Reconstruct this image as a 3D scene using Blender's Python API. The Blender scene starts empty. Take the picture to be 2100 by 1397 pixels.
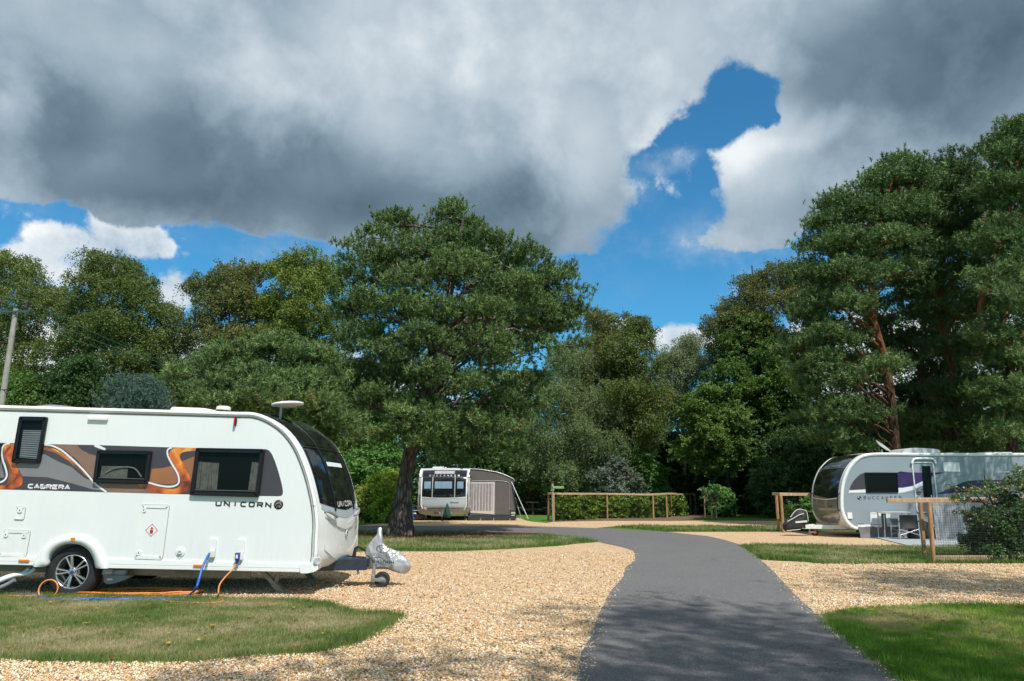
import bpy, bmesh, math, random
import numpy as np
from mathutils import Vector, Matrix
from mathutils.geometry import tessellate_polygon
random.seed(7)
SC = bpy.context.scene
COL = SC.collection
PI = math.pi
# ---------------------------------------------------------------- camera geometry (26 mm lens, eye height 1.45 m)
FPX = 1516.0; TH = math.atan(308/1516.0); CT, ST = math.cos(TH), math.sin(TH); CAMH = 1.45
def ray(px, py):
    u = (px-1050)/FPX; v = (698.5-py)/FPX
    return u, CT-v*ST, ST+v*CT
def G(px, py, z=0.0):            # measured point of the photograph -> metres on the ground
    u, f, w = ray(px, py); k = (z-CAMH)/w
    return (u*k, f*k)
def P(px, py, Y):                # measured point -> metres on the upright plane at distance Y
    u, f, w = ray(px, py); k = Y/f
    return Vector((u*k, Y, CAMH+w*k))
def PXM(py, Y):                  # photo pixels per metre at distance Y
    u, f, w = ray(1050, py)
    return FPX*f/Y
cam_d = bpy.data.cameras.new('camera'); cam = bpy.data.objects.new('camera', cam_d); COL.objects.link(cam)
cam.location = (0, 0, CAMH); cam.rotation_euler = (PI/2+TH, 0, 0)
cam_d.sensor_width = 36; cam_d.lens = 36*FPX/2100; cam_d.clip_start = 0.1; cam_d.clip_end = 3000
SC.camera = cam

# ---------------------------------------------------------------- materials
def srgb(c):
    return tuple(((x/255)/12.92 if x/255 <= .04045 else ((x/255+.055)/1.055)**2.4) for x in c)+(1,)
class NT:
    def __init__(s, name):
        s.m = bpy.data.materials.new(name); s.m.use_nodes = True; s.t = s.m.node_tree; s.t.nodes.clear()
        s.out = s.t.nodes.new('ShaderNodeOutputMaterial')
    def n(s, typ, **kw):
        nd = s.t.nodes.new('ShaderNode'+typ)
        for k, v in kw.items():
            if k.startswith('i_'):
                key = k[2:]
                key = int(key) if key.isdigit() else key.replace('_', ' ')
                nd.inputs[key].default_value = v
            else: setattr(nd, k, v)
        return nd
    def l(s, a, b): s.t.links.new(a, b)
    def ramp(s, fac, stops, interp='LINEAR'):
        r = s.n('ValToRGB'); r.color_ramp.interpolation = interp; e = r.color_ramp.elements
        while len(e) < len(stops): e.new(0.5)
        for i, (p, c) in enumerate(stops): e[i].position = p; e[i].color = c if len(c) == 4 else tuple(c)+(1,)
        s.l(fac, r.inputs[0]); return r.outputs[0]
    def noise(s, vec, scale, detail=4, rough=.55, **kw):
        nd = s.n('TexNoise', i_Scale=scale, i_Detail=detail, i_Roughness=rough, **kw)
        if vec is not None: s.l(vec, nd.inputs['Vector'])
        return nd
    def mixc(s, fac, a, b, mode='MIX'):
        nd = s.n('Mix', data_type='RGBA', blend_type=mode)
        for sock, val in ((nd.inputs[0], fac), (nd.inputs[6], a), (nd.inputs[7], b)):
            if hasattr(val, 'is_linked'): s.l(val, sock)
            else: sock.default_value = val
        return nd.outputs[2]
    def math(s, op, a, b=None, clamp=False):
        nd = s.n('Math', operation=op, use_clamp=clamp)
        for sock, val in ((nd.inputs[0], a), (nd.inputs[1], b)):
            if val is None: continue
            if hasattr(val, 'is_linked'): s.l(val, sock)
            else: sock.default_value = val
        return nd.outputs[0]
    def bsdf(s, color, rough=.5, metal=0, spec=.5, coat=0, bump=None, bstr=.3, bdist=.01, trans=0):
        p = s.n('BsdfPrincipled'); p.inputs['Roughness'].default_value = rough
        p.inputs['Metallic'].default_value = metal; p.inputs['Specular IOR Level'].default_value = spec
        p.inputs['Coat Weight'].default_value = coat; p.inputs['Coat Roughness'].default_value = .04
        if hasattr(color, 'is_linked'): s.l(color, p.inputs['Base Color'])
        else: p.inputs['Base Color'].default_value = color if len(color) == 4 else tuple(color)+(1,)
        if hasattr(rough, 'is_linked'): s.l(rough, p.inputs['Roughness'])
        if bump is not None:
            b = s.n('Bump', i_Strength=bstr, i_Distance=bdist); s.l(bump, b.inputs['Height']); s.l(b.outputs[0], p.inputs['Normal'])
        s.l(p.outputs[0], s.out.inputs[0]); s.p = p
        return s.m
def obj_coord(t): return t.n('TexCoord').outputs['Object']
def pos_coord(t): return t.n('NewGeometry').outputs['Position']
def simple(name, color, rough=.5, metal=0, spec=.5, coat=0, vary=.06, scale=6, bstr=0, bscale=60):
    """base colour with a little uneven wear so that nothing is perfectly flat"""
    t = NT(name); v = obj_coord(t); nz = t.noise(v, scale, 5, .6)
    c = tuple(color[:3])
    lo = tuple(x*(1-vary*1.6) for x in c); hi = tuple(min(1, x*(1+vary)) for x in c)
    col = t.ramp(nz.outputs[0], [(.3, lo), (.7, hi)])
    r = t.math('ADD', t.math('MULTIPLY', nz.outputs[0], .12), rough-.06, True)
    if bstr:
        nb = t.noise(v, bscale, 3)
        t.bsdf(col, .5, metal, spec, coat, nb.outputs[0], bstr, .004)
    else: t.bsdf(col, .5, metal, spec, coat)
    t.l(r, t.p.inputs['Roughness'])
    return t.m
M = {}
M['white_gel'] = simple('white_gel', (.80, .82, .81), .28, coat=.35, vary=.03, scale=1.3)
def mat_side(name, c, grime=.10):
    """painted caravan wall: faint rain streaks and road dust that gathers low down"""
    t = NT(name); v = obj_coord(t); sx_ = t.n('SeparateXYZ'); t.l(v, sx_.inputs[0]); mp = t.n('Mapping'); mp.inputs['Scale'].default_value = (16, 3, .7); t.l(v, mp.inputs[0])
    st = t.noise(mp.outputs[0], 1.5, 5, .65); cl = t.noise(v, 1.1, 4, .6); lowm = t.n('MapRange', i_1=1.1, i_2=.35); t.l(sx_.outputs[2], lowm.inputs[0])
    f = t.math('MULTIPLY', t.ramp(st.outputs[0], [(.48, (0, 0, 0)), (.75, (1, 1, 1))]), t.math('ADD', .25, t.math('MULTIPLY', lowm.outputs[0], .6)))
    f = t.math('MULTIPLY', f, grime*2.2, True); col = t.mixc(f, t.ramp(cl.outputs[0], [(.3, tuple(x*.965 for x in c)), (.7, c)]), (.36, .34, .28, 1))
    return t.bsdf(col, .34, coat=.2, bump=cl.outputs[0], bstr=.12, bdist=.02)
M['white_side'] = mat_side('white_side', (.77, .80, .80))
M['white_plastic'] = simple('white_plastic', (.78, .79, .77), .4, vary=.03)
M['cream_plastic'] = simple('cream_plastic', (.70, .68, .58), .45, vary=.05)
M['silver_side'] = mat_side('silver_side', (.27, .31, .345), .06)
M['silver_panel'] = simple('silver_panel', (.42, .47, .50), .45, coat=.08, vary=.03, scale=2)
M['taupe_gloss'] = simple('taupe_gloss', (.22, .21, .20), .16, coat=.9, vary=.04, scale=2)
M['black_gloss'] = simple('black_gloss', (.010, .011, .012), .06, spec=.5, coat=.2, vary=.1)
M['black_plastic'] = simple('black_plastic', (.018, .018, .02), .35, vary=.15)
M['black_trim'] = simple('black_trim', (.014, .014, .016), .35, spec=.25, vary=.1)
M['dark_void'] = simple('dark_void', (.015, .014, .013), .9, spec=.1)
M['charcoal_vinyl'] = simple('charcoal_vinyl', (.055, .052, .062), .4, vary=.06)
M['rubber'] = simple('rubber', (.028, .028, .03), .72, spec=.3, vary=.2, scale=14, bstr=.3, bscale=90)
M['alloy'] = simple('alloy', (.62, .64, .66), .25, metal=.85, vary=.05, scale=12)
M['galv'] = simple('galv', (.36, .36, .33), .5, metal=.5, vary=.2, scale=9)
M['chassis'] = simple('chassis', (.26, .25, .21), .6, metal=.2, vary=.2, scale=7)
M['navy_steel'] = simple('navy_steel', (.022, .033, .055), .35, coat=.2, vary=.2, scale=8)
M['grey_plastic'] = simple('grey_plastic', (.22, .24, .26), .5, vary=.1)
M['light_grey'] = simple('light_grey', (.45, .46, .46), .5, vary=.08)
M['amber'] = simple('amber', (.75, .22, .01), .25, coat=.4, vary=.1, scale=20)
M['red_plastic'] = simple('red_plastic', (.55, .03, .02), .4, vary=.1)
M['orange_plastic'] = simple('orange_plastic', (.82, .13, .02), .45, vary=.08)
M['blue_hose'] = simple('blue_hose', (.008, .10, .42), .4, vary=.12, scale=3)
M['blue_plug'] = simple('blue_plug', (.02, .05, .25), .4, vary=.08)
M['orange_cable'] = simple('orange_cable', (.78, .26, .05), .5, vary=.12, scale=3)
M['text_dark'] = simple('text_dark', (.035, .03, .03), .35, vary=.1)
M['text_white'] = simple('text_white', (.75, .75, .75), .4, vary=.03)
M['text_grey'] = simple('text_grey', (.16, .17, .17), .35, metal=.4, vary=.05)
M['text_chrome'] = simple('text_chrome', (.7, .72, .74), .2, metal=.7, vary=.05)
M['badge_blue'] = simple('badge_blue', (.015, .07, .35), .25, coat=.5, vary=.08)
M['purple'] = simple('purple', (.04, .011, .085), .35, coat=.2, vary=.45, scale=2.2)
M['swoosh_grey'] = simple('swoosh_grey', (.22, .235, .25), .4, vary=.08)
M['swoosh_white'] = simple('swoosh_white', (.74, .76, .76), .35, vary=.03)
M['blind'] = simple('blind', (.70, .73, .75), .7, vary=.06)
M['curtain'] = simple('curtain', (.36, .345, .31), .85, vary=.25, scale=12)
M['curtain_light'] = simple('curtain_light', (.42, .41, .40), .85, vary=.2, scale=12)
M['green_cloth'] = simple('green_cloth', (.012, .06, .045), .75, vary=.2, scale=6, bstr=.3, bscale=20)
M['black_cloth'] = simple('black_cloth', (.016, .016, .018), .7, vary=.2, scale=6, bstr=.3, bscale=15)
M['reflective_tape'] = simple('reflective_tape', (.62, .66, .60), .45, vary=.05)
M['mat_cloth'] = simple('mat_cloth', (.34, .37, .39), .85, vary=.15, scale=9, bstr=.4, bscale=70)
M['skirt_cloth'] = simple('skirt_cloth', (.15, .145, .15), .8, vary=.12, scale=4, bstr=.3, bscale=9)
M['awning_cloth'] = simple('awning_cloth', (.105, .097, .092), .85, vary=.08, scale=3, bstr=.25, bscale=8)
M['awning_light'] = simple('awning_light', (.50, .46, .46), .85, vary=.06, scale=3, bstr=.2, bscale=9)
M['awning_net'] = simple('awning_net', (.27, .25, .25), .9, vary=.12, scale=5)
M['awning_skirt'] = simple('awning_skirt', (.03, .038, .042), .45, vary=.2, scale=5, bstr=.5, bscale=7)
M['cover_grey'] = simple('cover_grey', (.34, .345, .345), .75, vary=.12, scale=4, bstr=.35, bscale=8)
M['brown_board'] = simple('brown_board', (.055, .042, .038), .55, vary=.2, scale=9)
M['tent_pole'] = simple('tent_pole', (.52, .55, .58), .35, metal=.5, vary=.05)
M['insulator'] = simple('insulator', (.11, .018, .014), .3, coat=.4, vary=.1)
M['wire_green'] = simple('wire_green', (.06, .17, .14), .5, vary=.1)
M['net_black'] = simple('net_black', (.02, .02, .02), .6, vary=.1)
M['sign_green'] = simple('sign_green', (.10, .15, .14), .5, vary=.1)
M['sign_text'] = simple('sign_text', (.34, .62, .14), .5, vary=.05)
M['dark_panel'] = simple('dark_panel', (.06, .07, .08), .3, coat=.4, vary=.1)
def mat_silver_cloth():
    t = NT('silver_cloth'); v = obj_coord(t); a = t.noise(v, 4, 4, .6); b = t.noise(v, 14, 3, .5)
    col = t.ramp(a.outputs[0], [(.3, (.30, .31, .325)), (.7, (.50, .515, .53))])
    h = t.math('ADD', a.outputs[0], t.math('MULTIPLY', b.outputs[0], .3))
    return t.bsdf(col, .36, .35, .5, 0, h, .6, .03)
M['silver_cloth'] = mat_silver_cloth()
def mat_tinted():
    """tinted acrylic: dark, see-through, with a glassy reflection"""
    t = NT('tinted_acrylic'); lw = t.n('LayerWeight', i_Blend=.25)
    tr = t.n('BsdfTransparent', i_Color=(.52, .54, .54, 1)); gl = t.n('BsdfGlossy', i_Roughness=.03, i_Color=(.9, .95, 1, 1))
    mx = t.n('MixShader'); f = t.math('ADD', t.math('MULTIPLY', lw.outputs['Fresnel'], .3), .004, True)
    t.l(f, mx.inputs[0]); t.l(tr.outputs[0], mx.inputs[1]); t.l(gl.outputs[0], mx.inputs[2]); t.l(mx.outputs[0], t.out.inputs[0])
    return t.m
M['tinted'] = mat_tinted()
def mat_wood(name, a, b, scale=1.0):
    t = NT(name); v = obj_coord(t); mp = t.n('Mapping'); mp.inputs['Scale'].default_value = (18*scale, 18*scale, 1.6*scale)
    t.l(v, mp.inputs[0]); nz = t.noise(mp.outputs[0], 2.2, 6, .65); n2 = t.noise(v, 3, 3)
    f = t.math('ADD', t.math('MULTIPLY', nz.outputs[0], .7), t.math('MULTIPLY', n2.outputs[0], .3))
    return t.bsdf(t.ramp(f, [(.35, a), (.65, b)]), .75, 0, .3, 0, nz.outputs[0], .5, .01)
M['post_wood'] = mat_wood('post_wood', (.24, .12, .055), (.55, .33, .17))
M['rail_wood'] = mat_wood('rail_wood', (.34, .22, .13), (.62, .44, .28))
M['shade_wood'] = mat_wood('shade_wood', (.11, .065, .04), (.25, .155, .095))  # darker copy of post_wood: shade on the back posts put into the colour
M['pole_wood'] = mat_wood('pole_wood', (.20, .19, .165), (.42, .41, .37))
def mat_bark(name, cols, scale=1, zfade=None):
    t = NT(name); v = pos_coord(t); mp = t.n('Mapping'); mp.inputs['Scale'].default_value = (9*scale, 9*scale, 2.0*scale)
    t.l(v, mp.inputs[0]); vo = t.n('TexVoronoi', feature='DISTANCE_TO_EDGE', i_Scale=1.3); 
    nz = t.noise(mp.outputs[0], 1.6, 6, .65); t.l(nz.outputs[1], vo.inputs['Vector'])
    va = t.n('VectorMath', operation='ADD'); t.l(mp.outputs[0], va.inputs[0]); t.l(nz.outputs[1], va.inputs[1]); t.l(va.outputs[0], vo.inputs['Vector'])
    f = t.math('ADD', t.math('MULTIPLY', vo.outputs[0], 1.1), t.math('MULTIPLY', nz.outputs[0], .55))
    col = t.ramp(f, [(.22, cols[0]), (.5, cols[1]), (.85, cols[2])])
    if zfade:
        sx = t.n('SeparateXYZ'); t.l(v, sx.inputs[0]); mr = t.n('MapRange', i_1=zfade[0], i_2=zfade[1]); t.l(sx.outputs[2], mr.inputs[0])
        col = t.mixc(mr.outputs[0], col, t.ramp(nz.outputs[0], [(.35, zfade[2]), (.65, zfade[3])]))
    return t.bsdf(col, .9, 0, .15, 0, f, 1.0, .07)
M['pine_bark'] = mat_bark('pine_bark', [(.045, .032, .027), (.22, .165, .14), (.50, .42, .37)], .8)
M['scots_bark'] = mat_bark('scots_bark', [(.035, .022, .016), (.12, .07, .05), (.2, .13, .1)], 1, (5, 9, (.16, .06, .028), (.34, .15, .07)))
M['dark_bark'] = mat_bark('dark_bark', [(.03, .028, .022), (.09, .08, .065), (.17, .15, .12)], 1.2)
def mat_birch():
    t = NT('birch_bark'); v = pos_coord(t); mp = t.n('Mapping'); mp.inputs['Scale'].default_value = (2, 2, 7); t.l(v, mp.inputs[0])
    nz = t.noise(mp.outputs[0], 1.5, 5, .6)
    return t.bsdf(t.ramp(nz.outputs[0], [(.38, (.06, .055, .05)), (.5, (.38, .36, .32)), (.7, (.55, .53, .48))]), .8, 0, .2)
M['birch_bark'] = mat_birch()
def mat_leaf(name, stops, transl=.32, rough=.55):
    """leaf surface: colour by each leaf's own number (attribute 'var'), light passing through"""
    if name not in ('stone', 'dead_leaf', 'blade', 'blade_lush'): stops = [(q, tuple(x*.95+.05*(c[0]*.3+c[1]*.6+c[2]*.1) for x in c[:3])) for q, c in stops]
    t = NT(name); a = t.n('Attribute', attribute_name='var'); col = t.ramp(a.outputs['Fac'], stops)
    p = t.n('BsdfPrincipled', i_Roughness=rough); p.inputs['Specular IOR Level'].default_value = .3; t.l(col, p.inputs['Base Color'])
    tr = t.n('BsdfTranslucent'); hs = t.n('HueSaturation', i_Saturation=1.1, i_Value=1.25, i_Hue=.49); t.l(col, hs.inputs['Color']); t.l(hs.outputs[0], tr.inputs[0])
    mx = t.n('MixShader'); mx.inputs[0].default_value = transl
    t.l(p.outputs[0], mx.inputs[1]); t.l(tr.outputs[0], mx.inputs[2]); t.l(mx.outputs[0], t.out.inputs[0])
    return t.m
M['needle'] = mat_leaf('needle', [(0, (.036, .066, .020)), (.45, (.106, .178, .052)), (.8, (.225, .33, .096)), (.93, (.33, .42, .14)), (.965, (.26, .14, .06)), (1, (.28, .14, .07))], .06, .5)
M['needle_dark'] = mat_leaf('needle_dark', [(0, (.028, .056, .020)), (.5, (.085, .148, .044)), (.85, (.18, .265, .082)), (1, (.25, .33, .12))], .06, .5)
M['needle_blue'] = mat_leaf('needle_blue', [(0, (.035, .075, .058)), (.6, (.085, .155, .12)), (1, (.16, .235, .20))], .06, .5)
M['leaf_birch'] = mat_leaf('leaf_birch', [(0, (.045, .078, .018)), (.5, (.115, .165, .034)), (.85, (.22, .25, .06)), (1, (.36, .28, .07))], .28)
M['leaf_birch_brown'] = mat_leaf('leaf_birch_brown', [(0, (.050, .074, .022)), (.5, (.125, .150, .038)), (.8, (.22, .21, .06)), (1, (.38, .26, .08))], .28)
M['leaf_yellow'] = mat_leaf('leaf_yellow', [(0, (.055, .10, .016)), (.5, (.15, .21, .03)), (.85, (.27, .31, .05)), (1, (.44, .32, .05))], .28)
M['leaf_willow'] = mat_leaf('leaf_willow', [(0, (0.090, 0.135, 0.050)), (.5, (0.158, 0.218, 0.083)), (.85, (0.248, 0.306, 0.129)), (1, (0.356, 0.376, 0.178))])
M['leaf_pale'] = mat_leaf('leaf_pale', [(0, (0.110, 0.154, 0.070)), (.5, (0.198, 0.257, 0.119)), (1, (0.356, 0.396, 0.218))])
M['leaf_oak'] = mat_leaf('leaf_oak', [(0, (0.044, 0.103, 0.020)), (.5, (0.099, 0.189, 0.036)), (.85, (0.189, 0.286, 0.059)), (1, (0.396, 0.436, 0.119))])
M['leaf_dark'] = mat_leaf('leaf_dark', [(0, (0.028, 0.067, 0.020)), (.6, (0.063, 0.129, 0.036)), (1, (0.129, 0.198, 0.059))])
M['leaf_green'] = mat_leaf('leaf_green', [(0, (0.059, 0.158, 0.029)), (.5, (0.119, 0.268, 0.055)), (1, (0.238, 0.416, 0.099))])
M['leaf_laurel'] = mat_leaf('leaf_laurel', [(0, (.07, .13, .014)), (.5, (.15, .25, .026)), (.85, (.27, .36, .05)), (1, (.46, .48, .09))], .3, .35)
M['leaf_silver'] = mat_leaf('leaf_silver', [(0, (.07, .11, .06)), (.5, (.17, .21, .15)), (.75, (.36, .39, .34)), (1, (.55, .58, .53))])
M['leaf_lime'] = mat_leaf('leaf_lime', [(0, (0.119, 0.238, 0.024)), (.5, (0.277, 0.396, 0.040)), (1, (0.554, 0.554, 0.090))])
M['leaf_hedge'] = mat_leaf('leaf_hedge', [(0, (.03, .07, .024)), (.5, (.07, .14, .045)), (.78, (.15, .23, .09)), (.92, (.26, .17, .08)), (1, (.44, .38, .08))], .25, .35)
M['leaf_fern'] = mat_leaf('leaf_fern', [(0, (0.119, 0.198, 0.029)), (.5, (0.277, 0.356, 0.059)), (.8, (0.436, 0.396, 0.099)), (1, (0.594, 0.317, 0.119))])
M['blade'] = mat_leaf('blade', [(0, (.11, .18, .04)), (.3, (.18, .245, .07)), (.55, (.29, .30, .125)), (.8, (.41, .37, .20)), (1, (.52, .44, .28))], .35, .6)
M['blade_lush'] = mat_leaf('blade_lush', [(0, (.11, .23, .028)), (.4, (.19, .33, .048)), (.7, (.30, .38, .085)), (1, (.50, .44, .21))], .35, .6)
M['stone'] = mat_leaf('stone', [(0, (.09, .08, .075)), (.10, (.27, .25, .24)), (.15, (.47, .245, .095)), (.35, (.67, .42, .20)), (.6, (.76, .555, .33)), (.82, (.81, .675, .47)), (1, (.875, .82, .715))], .0, .75)
M['dead_leaf'] = mat_leaf('dead_leaf', [(0, (.09, .03, .012)), (.5, (.24, .085, .025)), (.8, (.40, .20, .05)), (1, (.55, .38, .03))], .2, .6)

# ---------------------------------------------------------------- objects
def tag(o, label=None, cat=None, group=None, kind=None):
    if label: o['label'] = label
    if cat: o['category'] = cat
    if group: o['group'] = group
    if kind: o['kind'] = kind
    return o
def thing(name, label, cat, loc=(0, 0, 0), rot=(0, 0, 0), group=None):
    o = bpy.data.objects.new(name, None); COL.objects.link(o); o.location = loc; o.rotation_euler = rot
    o.empty_display_size = .2
    return tag(o, label, cat, group)
def link(name, me, mats, parent=None):
    for m in mats: me.materials.append(m)
    o = bpy.data.objects.new(name, me); COL.objects.link(o)
    if parent is not None: o.parent = parent
    return o
def np_mesh(name, co, faces, k, var=None, matidx=None):
    """fast mesh: co (n,3), faces (m,k) all of k corners"""
    me = bpy.data.meshes.new(name); n = len(co); m = len(faces)
    me.vertices.add(n); me.vertices.foreach_set('co', np.ascontiguousarray(co, np.float32).ravel())
    me.loops.add(m*k); me.loops.foreach_set('vertex_index', np.ascontiguousarray(faces, np.int32).ravel())
    me.polygons.add(m); me.polygons.foreach_set('loop_start', np.arange(0, m*k, k, dtype=np.int32))
    if var is not None:
        at = me.attributes.new('var', 'FLOAT', 'FACE'); at.data.foreach_set('value', np.ascontiguousarray(var, np.float32))
    me.update(calc_edges=True)
    return me
def rrect(x0, z0, x1, z1, r, n=4):
    r = min(r, abs(x1-x0)/2, abs(z1-z0)/2); pts = []
    for cx, cz, a in ((x1-r, z1-r, 0), (x0+r, z1-r, 90), (x0+r, z0+r, 180), (x1-r, z0+r, 270)):
        for i in range(n+1):
            t = math.radians(a+90*i/n); pts.append((cx+r*math.cos(t), cz+r*math.sin(t)))
    return pts
def catmull(pts, n=8, closed=False):
    out = []; N = len(pts); P_ = [np.array(p, float) for p in pts]
    segs = N if closed else N-1
    for i in range(segs):
        if closed: p0, p1, p2, p3 = P_[i-1], P_[i], P_[(i+1) % N], P_[(i+2) % N]
        else: p0, p1, p2, p3 = P_[max(i-1, 0)], P_[i], P_[i+1], P_[min(i+2, N-1)]
        for j in range(n):
            t = j/n; out.append(tuple(.5*((2*p1)+(-p0+p2)*t+(2*p0-5*p1+4*p2-p3)*t*t+(-p0+3*p1-3*p2+p3)*t**3)))
    if not closed: out.append(tuple(P_[-1]))
    return out
def resample(pts, n):
    a = np.array(pts, float); d = np.r_[0, np.cumsum(np.linalg.norm(np.diff(a, axis=0), axis=1))]
    s = np.linspace(0, d[-1], n); return [tuple(np.interp(x, d, a[:, k]) for k in range(a.shape[1])) for x in s]
class MB:
    """collects shapes for ONE mesh; material slots picked per shape"""
    def __init__(s): s.v = []; s.f = []; s.mi = []; s.sm = []; s.mats = []
    def slot(s, m):
        m = M[m] if isinstance(m, str) else m
        if m not in s.mats: s.mats.append(m)
        return s.mats.index(m)
    def add(s, vs, fs, m, smooth=False):
        b = len(s.v); s.v += [tuple(v) for v in vs]; k = s.slot(m)
        for f in fs: s.f.append(tuple(b+i for i in f)); s.mi.append(k); s.sm.append(smooth)
    def box(s, c, d, m, rot=None, bev=0.0):
        cx, cy, cz = c; hx, hy, hz = d[0]/2, d[1]/2, d[2]/2
        if bev > 0:
            bev = min(bev, hx*.9, hz*.9, hy*.9)
            bm = bmesh.new(); bmesh.ops.create_cube(bm, size=1)
            bmesh.ops.scale(bm, vec=(2*hx, 2*hy, 2*hz), verts=bm.verts)
            bmesh.ops.bevel(bm, geom=bm.edges[:]+bm.verts[:], offset=bev, segments=2, profile=.6, affect='EDGES')
            vs = [v.co.copy() for v in bm.verts]; fs = [tuple(v.index for v in f.verts) for f in bm.faces]; bm.free()
        else:
            vs = [Vector((x*hx, y*hy, z*hz)) for x in (-1, 1) for y in (-1, 1) for z in (-1, 1)]
            fs = [(0, 1, 3, 2), (4, 6, 7, 5), (0, 4, 5, 1), (2, 3, 7, 6), (0, 2, 6, 4), (1, 5, 7, 3)]
        if rot is not None: vs = [rot @ v for v in vs]
        s.add([(v[0]+cx, v[1]+cy, v[2]+cz) for v in vs], fs, m)
    def beam(s, a, b, w, h, m, bev=0):
        a = Vector(a); b = Vector(b); d = b-a; L = d.length; x = d.normalized()
        up = Vector((0, 0, 1)) if abs(x.z) < .95 else Vector((0, 1, 0)); y = up.cross(x).normalized(); z = x.cross(y)
        s.box((a+b)/2, (L, w, h), m, Matrix((x, y, z)).transposed(), bev)
    def prism(s, poly, y0, y1, m, smooth_side=False, cap_back=True):
        """poly in (x, z), pushed from y0 (front) to y1 (back)"""
        n = len(poly); vs = [(x, y0, z) for x, z in poly]+[(x, y1, z) for x, z in poly]
        s.add(vs, [(i, (i+1) % n, n+(i+1) % n, n+i) for i in range(n)], m, smooth_side)
        tr = tessellate_polygon([[Vector((x, z, 0)) for x, z in poly]])
        s.add([(x, y0, z) for x, z in poly], [tuple(t) for t in tr], m)
        if cap_back: s.add([(x, y1, z) for x, z in poly], [tuple(t) for t in tr], m)
    def ring(s, outer, inner, y0, y1, m):
        """frame between two outlines with the same number of points"""
        n = len(outer); a = [(x, y0, z) for x, z in outer]; b = [(x, y0, z) for x, z in inner]; c = [(x, y1, z) for x, z in outer]; d = [(x, y1, z) for x, z in inner]
        q = lambda o1, o2: [(o1+i, o1+(i+1) % n, o2+(i+1) % n, o2+i) for i in range(n)]
        s.add(a+b+c+d, q(0, n)+q(0, 2*n)+q(n, 3*n)+q(2*n, 3*n), m)
    def tube(s, pts, r, m, n=8, closed=False, caps=True, rfun=None):
        pts = [Vector(p) for p in pts]; N = len(pts); vs = []; prev = None
        for i, p in enumerate(pts):
            d = (pts[(i+1) % N]-pts[i-1]) if closed else (pts[min(i+1, N-1)]-pts[max(i-1, 0)])
            if d.length < 1e-9: d = Vector((0, 0, 1))
            d.normalize()
            if prev is None: u = d.orthogonal().normalized()
            else: u = (prev-d*prev.dot(d)); u = u.normalized() if u.length > 1e-6 else d.orthogonal().normalized()
            prev = u; w = d.cross(u); rr = r[i] if hasattr(r, '__len__') else r
            for k in range(n):
                a = 2*PI*k/n; q = rr*(rfun(i/(N-1), a) if rfun else 1)
                vs.append(p+u*(q*math.cos(a))+w*(q*math.sin(a)))
        fs = [(i*n+k, i*n+(k+1) % n, (i+1)*n+(k+1) % n, (i+1)*n+k) for i in range(N-1) for k in range(n)]
        if closed: fs += [((N-1)*n+k, (N-1)*n+(k+1) % n, (k+1) % n, k) for k in range(n)]
        s.add(vs, fs, m, True)
        if caps and not closed: s.add([vs[k] for k in range(n)], [tuple(range(n))[::-1]], m); s.add([vs[(N-1)*n+k] for k in range(n)], [tuple(range(n))], m)
    def lathe(s, prof, c, axis, m, n=32, smooth=True):
        """prof: (radius, along) pairs spun round axis through c"""
        ax = Vector(axis).normalized(); u = ax.orthogonal().normalized(); w = ax.cross(u); c = Vector(c); vs = []
        for r, h in prof:
            for k in range(n):
                a = 2*PI*k/n; vs.append(c+ax*h+u*(r*math.cos(a))+w*(r*math.sin(a)))
        s.add(vs, [(i*n+k, i*n+(k+1) % n, (i+1)*n+(k+1) % n, (i+1)*n+k) for i in range(len(prof)-1) for k in range(n)], m, smooth)
    def grid(s, fn, us, vs_, m, smooth=True):
        nu, nv = len(us), len(vs_); pts = [fn(u, v) for u in us for v in vs_]
        s.add(pts, [(i*nv+j, i*nv+j+1, (i+1)*nv+j+1, (i+1)*nv+j) for i in range(nu-1) for j in range(nv-1)], m, smooth)
    def text(s, txt, size, place, m, spacing=1.0, align='LEFT', bold=0.0, xs=1.0):
        """place(x, y) -> point; lettering as flat faces"""
        cu = bpy.data.curves.new('lettering', 'FONT'); cu.body = txt; cu.size = size; cu.space_character = spacing; cu.align_x = align
        cu.offset = bold; cu.resolution_u = 3
        o = bpy.data.objects.new('lettering', cu); COL.objects.link(o)
        dg = bpy.context.evaluated_depsgraph_get(); me = bpy.data.meshes.new_from_object(o.evaluated_get(dg))
        vs = [place(v.co.x*xs, v.co.y) for v in me.vertices]; fs = [tuple(p.vertices) for p in me.polygons]
        bpy.data.objects.remove(o); bpy.data.meshes.remove(me); bpy.data.curves.remove(cu)
        s.add(vs, fs, m)
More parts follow.
